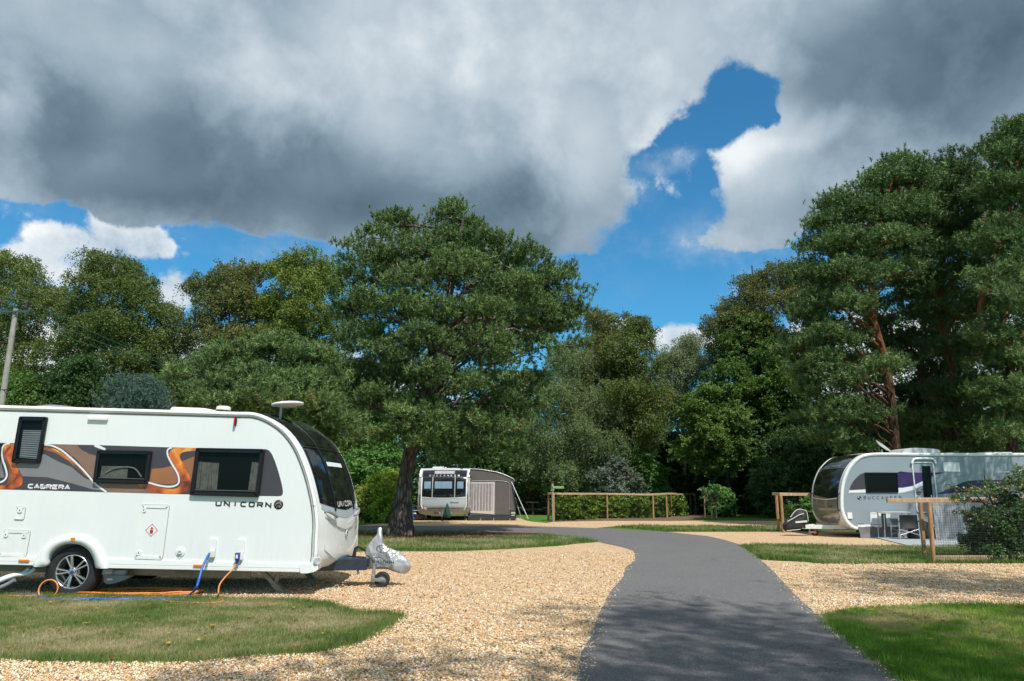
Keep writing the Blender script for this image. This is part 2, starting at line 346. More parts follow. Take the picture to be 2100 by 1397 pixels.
    def strokes(s, txt, h, adv, place, m, wd, wide=1.0, center=False):
        """wide geometric capitals drawn as flat strokes: h = cap height, adv = pitch of letters, wd = stroke width"""
        W_ = h*wide; tot = adv*(len(txt)-1)+W_; x = -tot/2 if center else 0
        arc = lambda cx, cz, rx, rz, a0, a1, n=8: [(cx+rx*math.cos(math.radians(a0+(a1-a0)*i/n)), cz+rz*math.sin(math.radians(a0+(a1-a0)*i/n))) for i in range(n+1)]
        GL = {'U': [[(0, 1), (0, .3)]+arc(.3, .3, .3, .3, 180, 270, 4)+arc(.7, .3, .3, .3, 270, 360, 4)+[(1, 1)]], 'N': [[(0, 0), (0, 1), (1, 0), (1, 1)]], 'I': [[(.5, 0), (.5, 1)]],
              'C': [[(1, 1), (.35, 1)]+arc(.35, .65, .35, .35, 90, 180, 4)+arc(.35, .35, .35, .35, 180, 270, 4)+[(1, 0)]], 'O': [arc(.3, .7, .3, .3, 90, 180, 4)+arc(.3, .3, .3, .3, 180, 270, 4)+arc(.7, .3, .3, .3, 270, 360, 4)+arc(.7, .7, .3, .3, 0, 90, 4)+[(.3, 1)]],
              'R': [[(0, 0), (0, 1), (.75, 1)]+arc(.75, .73, .25, .27, 90, -90, 6)+[(0, .46)], [(.5, .46), (1, 0)]], 'A': [[(0, 0), (.5, 1), (1, 0)], [(.22, .3), (.78, .3)]], 'B': [[(0, 0), (0, 1), (.75, 1)]+arc(.72, .76, .24, .24, 90, -90, 6)+arc(.74, .26, .26, .26, 90, -90, 6)+[(0, 0)], [(0, .52), (.7, .52)]], 'E': [[(1, 1), (0, 1), (0, 0), (1, 0)], [(0, .52), (.85, .52)]]}
        for ch in txt:
            for pl in GL.get(ch, []):
                P2 = [Vector((x+px*W_, pz*h)) for px, pz in pl]; n = len(P2); A = []; B = []
                for i, p in enumerate(P2):
                    d1 = (P2[i]-P2[i-1]) if i else (P2[1]-P2[0]); d2 = (P2[i+1]-P2[i]) if i < n-1 else d1
                    if d1.length < 1e-8: d1 = d2
                    if d2.length < 1e-8: d2 = d1
                    d1 = d1.normalized(); d2 = d2.normalized(); n1 = Vector((-d1.y, d1.x)); n2 = Vector((-d2.y, d2.x)); b = n1+n2
                    b = b.normalized() if b.length > 1e-6 else n1; k = wd/2/max(.45, b.dot(n1)); A.append(p+b*k); B.append(p-b*k)
                s.add([place(q.x, q.y) for q in A+B], [(i, i+1, n+i+1, n+i) for i in range(n-1)], m)
            x += adv
    def build(s, name, parent=None, smooth=None, merge=False):
        me = bpy.data.meshes.new(name); me.from_pydata(s.v, [], s.f)
        for m in s.mats: me.materials.append(m)
        me.polygons.foreach_set('material_index', s.mi); me.polygons.foreach_set('use_smooth', [bool(x) if smooth is None else smooth for x in s.sm])
        if merge:
            bm = bmesh.new(); bm.from_mesh(me); bmesh.ops.remove_doubles(bm, verts=bm.verts, dist=1e-5); bmesh.ops.recalc_face_normals(bm, faces=bm.faces); bm.to_mesh(me); bm.free()
        me.update()
        o = bpy.data.objects.new(name, me); COL.objects.link(o)
        if parent is not None: o.parent = parent
        return o
def copy_tree(o, parent=None):
    c = o.copy(); COL.objects.link(c); c.parent = parent
    for ch in list(o.children): copy_tree(ch, c)
    return c
# numpy helpers
def vnoise(x, y, seed=0, scale=1.0):
    r = np.random.RandomState(seed); T = r.rand(64, 64); x = np.asarray(x)*scale; y = np.asarray(y)*scale
    xi = np.floor(x).astype(int); yi = np.floor(y).astype(int); fx = x-xi; fy = y-yi
    fx = fx*fx*(3-2*fx); fy = fy*fy*(3-2*fy); a = T[xi % 64, yi % 64]; b = T[(xi+1) % 64, yi % 64]; c = T[xi % 64, (yi+1) % 64]; d = T[(xi+1) % 64, (yi+1) % 64]
    return (a*(1-fx)+b*fx)*(1-fy)+(c*(1-fx)+d*fx)*fy
def in_poly(x, y, poly):
    ins = np.zeros(len(x), bool); n = len(poly)
    for i in range(n):
        x1, y1 = poly[i]; x2, y2 = poly[(i+1) % n]
        c = ((y1 > y) != (y2 > y)); 
        if y1 != y2: ins ^= c & (x < (x2-x1)*(y-y1)/(y2-y1)+x1)
    return ins
def edge_dist(x, y, poly, closed=True):
    d = np.full(len(x), 1e9); n = len(poly)
    for i in range(n if closed else n-1):
        ax, ay = poly[i]; bx, by = poly[(i+1) % n]; vx, vy = bx-ax, by-ay; L = vx*vx+vy*vy+1e-12
        t = np.clip(((x-ax)*vx+(y-ay)*vy)/L, 0, 1); d = np.minimum(d, np.hypot(x-ax-t*vx, y-ay-t*vy))
    return d
# ---------------------------------------------------------------- light: one sun, the Nishita sky, cloud built over it by direction
SUN_EL = math.radians(56); LIGHT_DIR = Vector((-.42, .90, 0)).normalized()   # shadows run away from the camera and a little left
sun_d = bpy.data.lights.new('sun', 'SUN'); sun = bpy.data.objects.new('sun', sun_d); COL.objects.link(sun)
sun_d.energy = 4.7; sun_d.angle = math.radians(.6); sun_d.color = (1, .955, .89)
dv = Vector((LIGHT_DIR.x*math.cos(SUN_EL), LIGHT_DIR.y*math.cos(SUN_EL), -math.sin(SUN_EL)))
sun.rotation_euler = dv.to_track_quat('-Z', 'Y').to_euler(); sun.location = (0, -5, 30)
SC.view_settings.view_transform = 'Standard'; SC.view_settings.look = 'None'; SC.view_settings.exposure = 0.08; SC.view_settings.gamma = 1
wd = bpy.data.worlds.new('World'); SC.world = wd; wd.use_nodes = True
class WT(NT):
    def __init__(s): s.t = wd.node_tree; s.t.nodes.clear(); s.out = s.t.nodes.new('ShaderNodeOutputWorld')
w = WT()
sky = w.n('TexSky', sky_type='NISHITA', sun_disc=False, sun_elevation=SUN_EL, altitude=50, air_density=1.0, dust_density=.4, ozone_density=3.0)
sky.sun_rotation = math.atan2(-LIGHT_DIR.x, -LIGHT_DIR.y)
skyc = w.mixc(1.0, sky.outputs[0], (.36, .96, 1.14, 1), 'MULTIPLY')
bg = w.n('Background', i_Strength=.118); w.l(skyc, bg.inputs[0])
tc = w.n('TexCoord'); D = tc.outputs['Generated']
sx = w.n('SeparateXYZ'); w.l(D, sx.inputs[0])
az = w.math('ARCTAN2', sx.outputs[0], sx.outputs[1]); el = w.math('ARCSINE', sx.outputs[2])
wn = w.noise(D, 5.5, 7, .62); wn.inputs['Distortion'].default_value = .25
w2 = w.noise(D, 2.4, 3, .5); fine = w.noise(D, 15, 9, .66); bnoi = w.noise(D, 7.5, 5, .5)
cxy = w.n('CombineXYZ'); w.l(az, cxy.inputs[0]); w.l(el, cxy.inputs[1])
# ragged edges: shift the layout a little by the cloud noise
sub = w.n('VectorMath', operation='SUBTRACT'); w.l(wn.outputs[1], sub.inputs[0]); sub.inputs[1].default_value = (.5, .5, .5)
scl = w.n('VectorMath', operation='MULTIPLY'); w.l(sub.outputs[0], scl.inputs[0]); scl.inputs[1].default_value = (.13, .10, 0)
LAY = w.n('VectorMath', operation='ADD'); w.l(cxy.outputs[0], LAY.inputs[0]); w.l(scl.outputs[0], LAY.inputs[1]); LAYO = LAY.outputs[0]
scs = w.n('VectorMath', operation='MULTIPLY'); w.l(scl.outputs[0], scs.inputs[0]); scs.inputs[1].default_value = (.5, .5, 0)
LAS = w.n('VectorMath', operation='ADD'); w.l(cxy.outputs[0], LAS.inputs[0]); w.l(scs.outputs[0], LAS.inputs[1]); SOFT = LAS.outputs[0]
def sky_dir(px, py):
    u, f, z = ray(px, py); L = math.sqrt(u*u+f*f+z*z); return math.atan2(u, f), math.asin(z/L)
def blob(px, py, rx, ry, ang=0, soft=.5, src=None):
    """soft ellipse in azimuth/elevation: 1 inside, 0 outside"""
    a, e = sky_dir(px, py); a1, _ = sky_dir(px+rx, py); _, e1 = sky_dir(px, py-ry)
    mp = w.n('Mapping', vector_type='TEXTURE'); mp.inputs['Location'].default_value = (a, e, 0)
    mp.inputs['Rotation'].default_value = (0, 0, math.radians(ang)); mp.inputs['Scale'].default_value = (abs(a1-a), abs(e1-e), 1)
    w.l(src or LAYO, mp.inputs[0]); ln = w.n('VectorMath', operation='LENGTH'); w.l(mp.outputs[0], ln.inputs[0])
    mr = w.n('MapRange', interpolation_type='SMOOTHSTEP', i_1=1+soft, i_2=1-soft, i_3=0, i_4=1); w.l(ln.outputs['Value'], mr.inputs[0])
    return mr.outputs[0]
def umax(lst):
    o = lst[0]
    for x in lst[1:]: o = w.math('MAXIMUM', o, x)
    return o
hh_ = lambda *a: blob(*a, .5)
holes = umax([hh_(1522, 190, 88, 84, 0), hh_(1470, 240, 84, 70, 0), hh_(1400, 295, 92, 62, 25), hh_(1352, 350, 84, 76, 0), hh_(1385, 425, 112, 82, 0), hh_(1335, 495, 130, 72, 0), hh_(1310, 565, 190, 72, 0),
              blob(1320, 640, 280, 70), blob(1560, 570, 110, 40), blob(90, 462, 190, 45, -5), blob(420, 520, 190, 48, -5), blob(600, 560, 160, 60), blob(60, 600, 500, 100),
              blob(1690, 505, 60, 44), blob(1150, 640, 200, 60), blob(-500, 560, 500, 100), hh_(1572, 215, 34, 44, 0), hh_(1420, 360, 70, 60, 0)])
low = w.n('MapRange', interpolation_type='SMOOTHSTEP', i_1=sky_dir(1050, 600)[1], i_2=sky_dir(1050, 500)[1]); w.l(el, low.inputs[0])
mass = w.math('SUBTRACT', low.outputs[0], holes)
hb = lambda a, b, c, d, e, f: blob(a, b, c, d, e, f+.15, src=SOFT)
heap = umax([hb(150, 530, 100, 62, 0, .3), hb(105, 500, 48, 44, 0, .35), hb(235, 480, 62, 58, 0, .35), hb(215, 440, 36, 26, 0, .35), hb(283, 492, 42, 40, 0, .3), hb(325, 512, 24, 20, 0, .4), hb(270, 452, 30, 24, 0, .4), hb(60, 530, 48, 34, 0, .4), hb(350, 610, 36, 42, 0, .6), hb(1290, 668, 46, 26, 0, .4), hb(1380, 695, 66, 34, 0, .3), hb(1440, 690, 36, 24, 0, .4), hb(330, 790, 600, 110, 0, .4), hb(1900, 740, 350, 110, 0, .4)])
wisp = umax([blob(1470, 500, 110, 60, 0, .9), blob(1240, 490, 90, 80, 0, .9), blob(1600, 530, 130, 60, 0, .9), blob(1260, 420, 60, 110, 0, .9), blob(620, 505, 190, 36, 0, .9), blob(1365, 318, 60, 16, 0, .9), blob(330, 440, 260, 36, 0, .9), blob(1130, 560, 110, 50, 0, .9)])
dens0 = w.math('MULTIPLY', mass, 1.32)
bil = w.math('ABSOLUTE', w.math('MULTIPLY', w.math('SUBTRACT', bnoi.outputs[0], .5), 4.0))        # billows: creased valleys between puffs
dens1 = w.math('ADD', w.math('ADD', dens0, w.math('MULTIPLY', w.math('SUBTRACT', fine.outputs[0], .5), 1.7)), w.math('MULTIPLY', w.math('SUBTRACT', bil, .4), .45))
dm = w.n('MapRange', interpolation_type='SMOOTHSTEP', i_1=.24, i_2=.86); w.l(dens1, dm.inputs[0])
vr = w.n('MapRange', interpolation_type='SMOOTHSTEP', i_1=.40, i_2=.72, i_3=0, i_4=.62); w.l(w.math('ADD', w.math('MULTIPLY', wn.outputs[0], .5), w.math('MULTIPLY', fine.outputs[0], .5)), vr.inputs[0])
alpha = w.math('MAXIMUM', dm.outputs[0], w.math('MULTIPLY', vr.outputs[0], wisp), True)
heapd = w.math('ADD', heap, w.math('MULTIPLY', w.math('SUBTRACT', fine.outputs[0], .5), 2.2))
hm = w.n('MapRange', interpolation_type='SMOOTHSTEP', i_1=.22, i_2=.85); w.l(heapd, hm.inputs[0])
# tone of the grey mass: thick (dark) and thin (bright) parts of the cloud
def wsum(lst, base):
    o = base
    for b, k in lst: o = w.math('ADD', o, w.math('MULTIPLY', b, k))
    return o
S = 1.0
tone = wsum([(blob(640, 385, 430, 120, -4, .75), -.31), (blob(560, 440, 420, 60, 6, .6), -.10), (blob(180, 230, 330, 90, 12, .7), -.15), (blob(100, 380, 300, 80, 0, .7), -.10), (blob(1100, 480, 130, 140, 0, .7), -.20),
             (blob(1880, 110, 330, 140, 12, .8), -.36), (blob(2080, 300, 250, 200, 0, .8), -.14), (blob(1750, 430, 250, 110, 0, .8), -.10),
             (blob(1080, 60, 560, 170, 10, .8), .10), (blob(740, 150, 90, 110, 20, .8), .08), (blob(1150, 330, 70, 150, -8, .55), .09), (blob(960, 345, 80, 50, 0, .7), .12), (blob(1330, 200, 160, 110, 40, .7), .10), (blob(1350, 260, 60, 40, 40, .5), .14),
             (blob(1560, 270, 90, 66, 0, .7), .30), (blob(1500, 325, 80, 54, 0, .7), .20), (blob(1690, 258, 60, 28, 20, .8), .20), (blob(1600, 350, 100, 60, 0, .8), .12), (blob(20, 200, 40, 60, 0, .9), .2)], .575)
tone = w.math('ADD', tone, w.math('MULTIPLY', w.math('SUBTRACT', w2.outputs[0], .5), .30))
tone = w.math('ADD', tone, w.math('MULTIPLY', w.math('SUBTRACT', wn.outputs[0], .5), .42))
tone = w.math('ADD', tone, w.math('MULTIPLY', w.math('SUBTRACT', bil, .4), .20))
rim = w.math('MULTIPLY', w.math('SUBTRACT', 1.0, dm.outputs[0]), .16)
tone = w.math('ADD', w.math('ADD', tone, rim), w.math('MULTIPLY', w.math('SUBTRACT', fine.outputs[0], .5), .22), True)
gc = w.ramp(tone, [(0, srgb((78, 100, 116))), (.25, srgb((112, 134, 150))), (.5, srgb((158, 176, 190))), (.75, srgb((198, 210, 219))), (1, srgb((236, 241, 243)))])
hc = w.ramp(w.math('ADD', w.math('ADD', w.math('MULTIPLY', w.math('SUBTRACT', bil, .4), .14), w.math('MULTIPLY', wn.outputs[0], .6)), w.math('MULTIPLY', fine.outputs[0], .4)), [(.36, srgb((176, 194, 210))), (.48, srgb((214, 224, 232))), (.62, srgb((244, 247, 249)))])
bgg = w.n('Background', i_Strength=1.0); w.l(gc, bgg.inputs[0]); bgh = w.n('Background', i_Strength=1.0); w.l(hc, bgh.inputs[0])
m1 = w.n('MixShader'); w.l(hm.outputs[0], m1.inputs[0]); w.l(bg.outputs[0], m1.inputs[1]); w.l(bgh.outputs[0], m1.inputs[2])
m2 = w.n('MixShader'); w.l(alpha, m2.inputs[0]); w.l(m1.outputs[0], m2.inputs[1]); w.l(bgg.outputs[0], m2.inputs[2])
w.l(m2.outputs[0], w.out.inputs[0])
wd.cycles.sampling_method = 'MANUAL'; wd.cycles.sample_map_resolution = 512
SC.cycles.max_bounces = 6; SC.cycles.diffuse_bounces = 3; SC.cycles.glossy_bounces = 3; SC.cycles.transparent_max_bounces = 8
SC.cycles.use_denoising = True
# ---------------------------------------------------------------- the ground, gravel, lawns and road as thin sheets
def mat_gravel():
    t = NT('gravel'); v = pos_coord(t)
    vo = t.n('TexVoronoi', i_Scale=46, i_Randomness=1.0); t.l(v, vo.inputs['Vector']); v2 = t.n('TexVoronoi', i_Scale=78); t.l(v, v2.inputs['Vector'])
    sp = t.n('SeparateColor'); t.l(vo.outputs['Color'], sp.inputs[0])
    stops = [(0, (.08, .07, .065)), (.08, (.27, .25, .24)), (.14, (.455, .235, .093)), (.35, (.655, .41, .195)), (.6, (.745, .545, .322)), (.82, (.795, .66, .46)), (1, (.875, .81, .71))]
    c = t.ramp(sp.outputs[0], stops)
    sp2 = t.n('SeparateColor'); t.l(v2.outputs['Color'], sp2.inputs[0]); c2 = t.ramp(sp2.outputs[1], stops)
    big = t.noise(v, .8, 4, .6); c = t.mixc(t.math('MULTIPLY', sp2.outputs[0], .55), c, c2)
    c = t.mixc(t.ramp(big.outputs[0], [(.35, (0, 0, 0)), (.75, (.35,)*3)]), c, (.86, .74, .60, 1), 'MULTIPLY')
    md = t.noise(v, 9, 6, .75); c = t.mixc(1.0, c, t.ramp(md.outputs[0], [(.3, (.84, .79, .72)), (.55, (1, 1, 1))]), 'MULTIPLY')
    gap = t.ramp(vo.outputs['Distance'], [(.35, (1, 1, 1)), (.75, (.72, .68, .62))]); c = t.mixc(1.0, c, gap, 'MULTIPLY')
    h = t.math('SUBTRACT', 1.0, vo.outputs['Distance'])
    return t.bsdf(c, .8, 0, .25, 0, h, .9, .012)
def mat_asphalt():
    t = NT('asphalt'); v = pos_coord(t); n1 = t.noise(v, 120, 3, .7); n2 = t.noise(v, .7, 5, .6); vo = t.n('TexVoronoi', i_Scale=130); t.l(v, vo.inputs['Vector'])
    sp = t.n('SeparateColor'); t.l(vo.outputs['Color'], sp.inputs[0])
    c = t.ramp(sp.outputs[0], [(0, (.072, .070, .074)), (.7, (.140, .137, .142)), (.93, (.20, .195, .19)), (1, (.40, .37, .33))])
    c = t.mixc(t.ramp(n2.outputs[0], [(.3, (0, 0, 0)), (.7, (.45,)*3)]), c, (.160, .156, .156, 1))
    ck = t.n('TexVoronoi', feature='DISTANCE_TO_EDGE', i_Scale=.55); wv_ = t.n('VectorMath', operation='ADD'); t.l(v, wv_.inputs[0]); t.l(t.noise(v, 2.2, 5, .6).outputs[1], wv_.inputs[1]); t.l(wv_.outputs[0], ck.inputs['Vector'])
    c = t.mixc(t.math('MULTIPLY', t.ramp(ck.outputs[0], [(.004, (1, 1, 1)), (.012, (0, 0, 0))]), t.ramp(t.noise(v, .5, 2).outputs[0], [(.5, (0, 0, 0)), (.6, (.6,)*3)])), c, (.05, .047, .045, 1))
    vs = t.n('TexVoronoi', i_Scale=5.5, i_Randomness=1); t.l(v, vs.inputs['Vector'])      # grit and crumbs dropped on the tarmac
    c = t.mixc(t.ramp(vs.outputs['Distance'], [(.035, (1, 1, 1)), (.05, (0, 0, 0))]), c, (.42, .32, .2, 1))
    return t.bsdf(c, .88, 0, .3, 0, n1.outputs[0], .6, .006)
def mat_turf(name, g1, g2, dry, k=.5):
    t = NT(name); v = pos_coord(t); a = t.noise(v, 1.1, 6, .65); b = t.noise(v, 55, 4, .7); c_ = t.noise(v, 7, 5, .6)
    c = t.ramp(b.outputs[0], [(.3, g1), (.7, g2)])
    f = t.math('ADD', t.math('MULTIPLY', a.outputs[0], .65), t.math('MULTIPLY', c_.outputs[0], .35))
    c = t.mixc(t.ramp(f, [(k-.08, (0, 0, 0)), (k+.1, (.85,)*3)]), c, dry)
    return t.bsdf(c, .95, 0, .1, 0, b.outputs[0], 1.0, .03)
M['gravel'] = mat_gravel(); M['asphalt'] = mat_asphalt()
M['turf'] = mat_turf('turf', (.06, .12, .02), (.12, .20, .035), (.24, .19, .09, 1), .58)
M['turf_dry'] = mat_turf('turf_dry', (.09, .13, .035), (.18, .21, .07), (.34, .26, .145, 1), .52)
M['turf_far'] = mat_turf('turf_far', (.05, .13, .02), (.11, .22, .035), (.15, .18, .05, 1), .62)
M['litter'] = mat_turf('litter', (.055, .028, .016), (.14, .075, .042), (.10, .055, .03, 1), .5)
M['mulch'] = mat_turf('mulch', (.10, .06, .042), (.27, .18, .13), (.17, .11, .08, 1), .5)
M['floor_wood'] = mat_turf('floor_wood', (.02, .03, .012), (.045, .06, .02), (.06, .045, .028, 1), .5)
def sheet(name, poly, z, mat, wob=.02, seed=1, step=.25):
    """flat sheet with a slightly ragged edge"""
    r = random.Random(seed); pts = []; n = len(poly)
    for i in range(n):
        a = Vector(poly[i]); b = Vector(poly[(i+1) % n]); L = (b-a).length; near = min(a.y, b.y) < 16 and abs(a.x)+abs(b.x) < 30
        k = max(1, int(L/(step if near else step*4))); k = min(k, 80)
        for j in range(k):
            p = a.lerp(b, j/k); s = wob if near else wob*2; pts.append((p.x+r.uniform(-s, s), p.y+r.uniform(-s, s)))
    tr = tessellate_polygon([[Vector((x, y, 0)) for x, y in pts]])
    me = bpy.data.meshes.new(name); me.from_pydata([(x, y, z) for x, y in pts], [], [tuple(t) for t in tr])
    bm = bmesh.new(); bm.from_mesh(me); bmesh.ops.recalc_face_normals(bm, faces=bm.faces)
    if bm.faces and sum(f.normal.z for f in bm.faces) < 0: bmesh.ops.reverse_faces(bm, faces=bm.faces)
    bm.to_mesh(me); bm.free()
    o = link(name, me, [M[mat]]); o['kind'] = 'structure'; return o
def GP(lst): return [G(*p) for p in lst]
g = MB(); g.add([(-900, -200, 0), (900, -200, 0), (900, 1500, 0), (-900, 1500, 0)], [(0, 1, 2, 3)], 'turf_far'); g.build('ground')['kind'] = 'structure'
# outlines measured on the ground
road_left = GP([(1183, 1397), (1190, 1344), (1210, 1309), (1231, 1256), (1250, 1218), (1261, 1203), (1278, 1184), (1282, 1165), (1301, 1151), (1303, 1138), (1297, 1130), (1277, 1123), (1231, 1113), (1193, 1104), (1136, 1099), (1040, 1094), (964, 1091.6), (850, 1090.5), (735, 1090.5)])
road_right = GP([(1853, 1397), (1800, 1357), (1757, 1327), (1720, 1298), (1687, 1270), (1650, 1241), (1633, 1223), (1614, 1203), (1593, 1180), (1562, 1149.5), (1536, 1130.5), (1516, 1117), (1490, 1109), (1450, 1100), (1373, 1092), (1250, 1084.6), (1100, 1080), (900, 1078.8), (735, 1078.8)])
road_poly = [(-.7, -8), (-.1, 2)]+road_left+[(-45, 27.6), (-45, 32.2)]+road_right[::-1]+[(2.5, 2), (2.0, -8)]
sheet('road', road_poly, .012, 'asphalt', .015, 3)
big_gravel = GP([(1231, 1111), (1193, 1115), (1136, 1120), (1040, 1127), (926, 1131), (850, 1131), (735, 1132)])
gravel_left = [(1.6, -8), (1.6, 7), (2.6, 14), (3.6, 17), (3.4, 21)]+big_gravel+[(-30, 18.6), (-30, -8)]
sheet('gravel_pitch_left', gravel_left, .004, 'gravel', .05, 4)
lawn_l = GP([(400, 1227), (469, 1229.5), (594.6, 1231.7), (670, 1239.8), (704.6, 1250), (732, 1257), (789, 1257.5), (823.6, 1262.7), (807.6, 1280), (766, 1302.7), (732, 1321), (663, 1338), (606, 1344), (526, 1346), (445.8, 1354), (400, 1360), (200, 1360), (69, 1358), (0, 1353), (-200, 1349), (-700, 1345)])+[(-16, 8), (-16, 10.9)]+GP([(-300, 1219), (0, 1220), (110, 1221), (200, 1224)])
sheet('lawn_left', lawn_l, .008, 'turf_dry', .09, 5)
gravel_mid = GP([(735, 1078), (843, 1068.5), (850, 1062), (1061, 1062), (1087, 1070), (1120, 1073), (1131, 1071)])+GP([(1243, 1066.5), (1338, 1067), (1374, 1068.6), (1445, 1068), (1590, 1068.5), (1900, 1068)])+GP([(2300, 1068), (2300, 1081), (1590, 1080), (1305, 1078), (1257, 1079.5), (1220, 1083), (1250, 1088), (1100, 1084), (900, 1083), (735, 1083)])
sheet('gravel_pitch_middle', gravel_mid, .004, 'gravel', .03, 6)
gravel_r1 = GP([(1374, 1091), (1590, 1091), (1700, 1089), (2400, 1088), (2400, 1123), (1867, 1121.6), (1690, 1120.6), (1567, 1118), (1517, 1120), (1500, 1118), (1440, 1104), (1380, 1096)])
sheet('gravel_pitch_right', gravel_r1, .004, 'gravel', .04, 7)
gravel_r2 = GP([(1555, 1149), (1567, 1149), (1650, 1153), (1683, 1157), (1767, 1157), (1910, 1156), (2100, 1157), (2500, 1158), (2500, 1252), (2100, 1250), (2017, 1247), (1917, 1247), (1800, 1250), (1783, 1255), (1727, 1258), (1690, 1267), (1680, 1272), (1640, 1245), (1600, 1200), (1560, 1160)])
sheet('gravel_pitch_front', gravel_r2, .004, 'gravel', .05, 8)
lawn_r = GP([(1690, 1267), (1727, 1258), (1783, 1255), (1800, 1250), (1917, 1247), (2017, 1247), (2100, 1250), (2500, 1254)])+[(9, 4), (2.75, 4)]+GP([(1853, 1397), (1800, 1355), (1757, 1325), (1720, 1296), (1697, 1276)])
sheet('lawn_right', lawn_r, .008, 'turf', .08, 9)
strip_mid = GP([(735, 1090.5), (850, 1090.5), (964, 1091.6), (1040, 1094), (1136, 1099), (1193, 1104), (1225, 1112), (1193, 1115), (1136, 1120), (1040, 1127), (926, 1131), (850, 1131), (735, 1132)])+[(-30, 18.6), (-30, 27.6)]
strip_r1 = GP([(1257, 1081), (1305, 1078.5), (1590, 1080.5), (2300, 1081), (2300, 1088), (1700, 1089), (1590, 1091), (1374, 1091)])
strip_r2 = GP([(1517, 1120), (1567, 1118), (1690, 1120.6), (1867, 1121.6), (2300, 1122), (2300, 1157), (1910, 1156), (1767, 1157), (1683, 1157), (1650, 1153), (1567, 1149), (1555, 1146), (1536, 1130)])
sheet('lawn_strip_middle', strip_mid, .008, 'turf', .05, 10)
sheet('lawn_strip_far', strip_r1, .008, 'turf', .05, 11)
sheet('lawn_strip_right', strip_r2, .008, 'turf', .05, 12)
mulch = GP([(1128, 1070.5), (1243, 1068.5), (1338, 1068.5), (1374, 1069), (1430, 1066), (1447, 1062), (1447, 1057.5), (1420, 1055.5), (1395, 1056.5), (1340, 1061), (1245, 1063), (1128, 1066)])
sheet('bark_mulch_bed', mulch, .008, 'mulch', .04, 13)
sheet('woodland_floor', [(-70, 47), (70, 47), (120, 130), (-120, 130)], .004, 'floor_wood', .3, 14)
c0 = G(830, 1099); lit = [(c0[0]+.9+3.4*math.cos(a)*(1+.25*math.sin(3*a)), c0[1]+.1+2.3*math.sin(a)*(1+.2*math.cos(2*a))) for a in [i*PI/10 for i in range(20)]]
sheet('pine_needle_litter', lit, .016, 'litter', .12, 15)

# ---------------------------------------------------------------- grass blades, stones, fallen leaves (nobody could count them)
def blades(name, poly, n, h, wdt, mat, seed, dry=.5, edge_h=1.5, edge_w=.25, ymax=99, z=.006, clip=None, jitter=.0, bare=None, pk=1.7):
    r = np.random.RandomState(seed); a = np.array(poly); lo, hi = a.min(0), a.max(0); lo[0] = max(lo[0], -14); hi[0] = min(hi[0], 22); hi[1] = min(hi[1], ymax)
    xs = []; ys = []; tot = 0
    while tot < n:
        x = r.uniform(lo[0], hi[0], n); y = r.uniform(lo[1], hi[1], n); k = in_poly(x, y, poly) & (np.abs(x) < .74*y+.4) & (y > 5.2)
        if k.mean() < .002: break
        xs.append(x[k]); ys.append(y[k]); tot += k.sum()
    x = np.concatenate(xs)[:n]; y = np.concatenate(ys)[:n]; n = len(x)
    ed = edge_dist(x, y, poly); e = np.clip(1-ed/edge_w, 0, 1)
    patch = vnoise(x, y, seed+1, .9)*.5+vnoise(x, y, seed+2, 2.7)*.3+vnoise(x, y, seed+3, 9)*.2
    keep = r.rand(n) > np.clip((vnoise(x, y, seed+5, 1.6)*.5+vnoise(x, y, seed+6, 5)*.5-.62)*5, 0, .8)*(e < .3)
    if bare is not None: keep &= ~in_poly(x, y, bare) | (r.rand(n) < .10)
    x, y, e, patch = x[keep], y[keep], e[keep], patch[keep]; n = len(x)
    hh = h*(.45+.9*r.rand(n))*(1+(edge_h-1)*e)*(1.25-.5*np.clip((patch-.35)*2.5, 0, 1)); th = r.rand(n)*2*PI; ln = r.rand(n)*.8*hh; lt = r.rand(n)*2*PI
    ww = wdt*(.7+.6*r.rand(n)); dx, dy = np.cos(th)*ww/2, np.sin(th)*ww/2; zz = np.full(n, z)
    j = r.normal(0, jitter, (2, n)) if jitter else np.zeros((2, n)); x = x+j[0]*e; y = y+j[1]*e
    co = np.stack([np.stack([x-dx, y-dy, zz], 1), np.stack([x+dx, y+dy, zz], 1), np.stack([x+np.cos(lt)*ln, y+np.sin(lt)*ln, zz+hh], 1)], 1).reshape(-1, 3)
    var = np.clip((patch-.5)*pk+dry-e*.45+r.normal(0, .14, n), 0, 1)
    o = link(name, np_mesh(name, co, np.arange(3*n).reshape(-1, 3), 3, var), [M[mat]]); o['kind'] = 'stuff'; return o
tag(blades('grass', lawn_l, 190000, .034, .0075, 'blade', 11, .50, 1.7, .35, jitter=.06), 'short sun-dried lawn grass in front of the white caravan', 'grass')
tag(blades('grass', lawn_r, 120000, .052, .009, 'blade_lush', 21, .52, 1.4, .3, jitter=.06, pk=2.6), 'lush green lawn grass beside the tarmac drive', 'grass')
tag(blades('grass', strip_mid, 70000, .06, .02, 'blade', 31, .52, 1.3, .5, jitter=.05, bare=lit), 'patchy lawn grass around the foot of the big pine', 'grass')
tag(blades('grass', strip_r2, 60000, .06, .018, 'blade', 41, .40, 1.3, .4, jitter=.05, pk=2.2), 'mown grass strip in front of the grey caravan', 'grass')
tag(blades('grass', strip_r1, 16000, .07, .03, 'blade', 51, .35, 1.3, .5, jitter=.05), 'narrow grass strip across the drive from the laurel fence', 'grass')
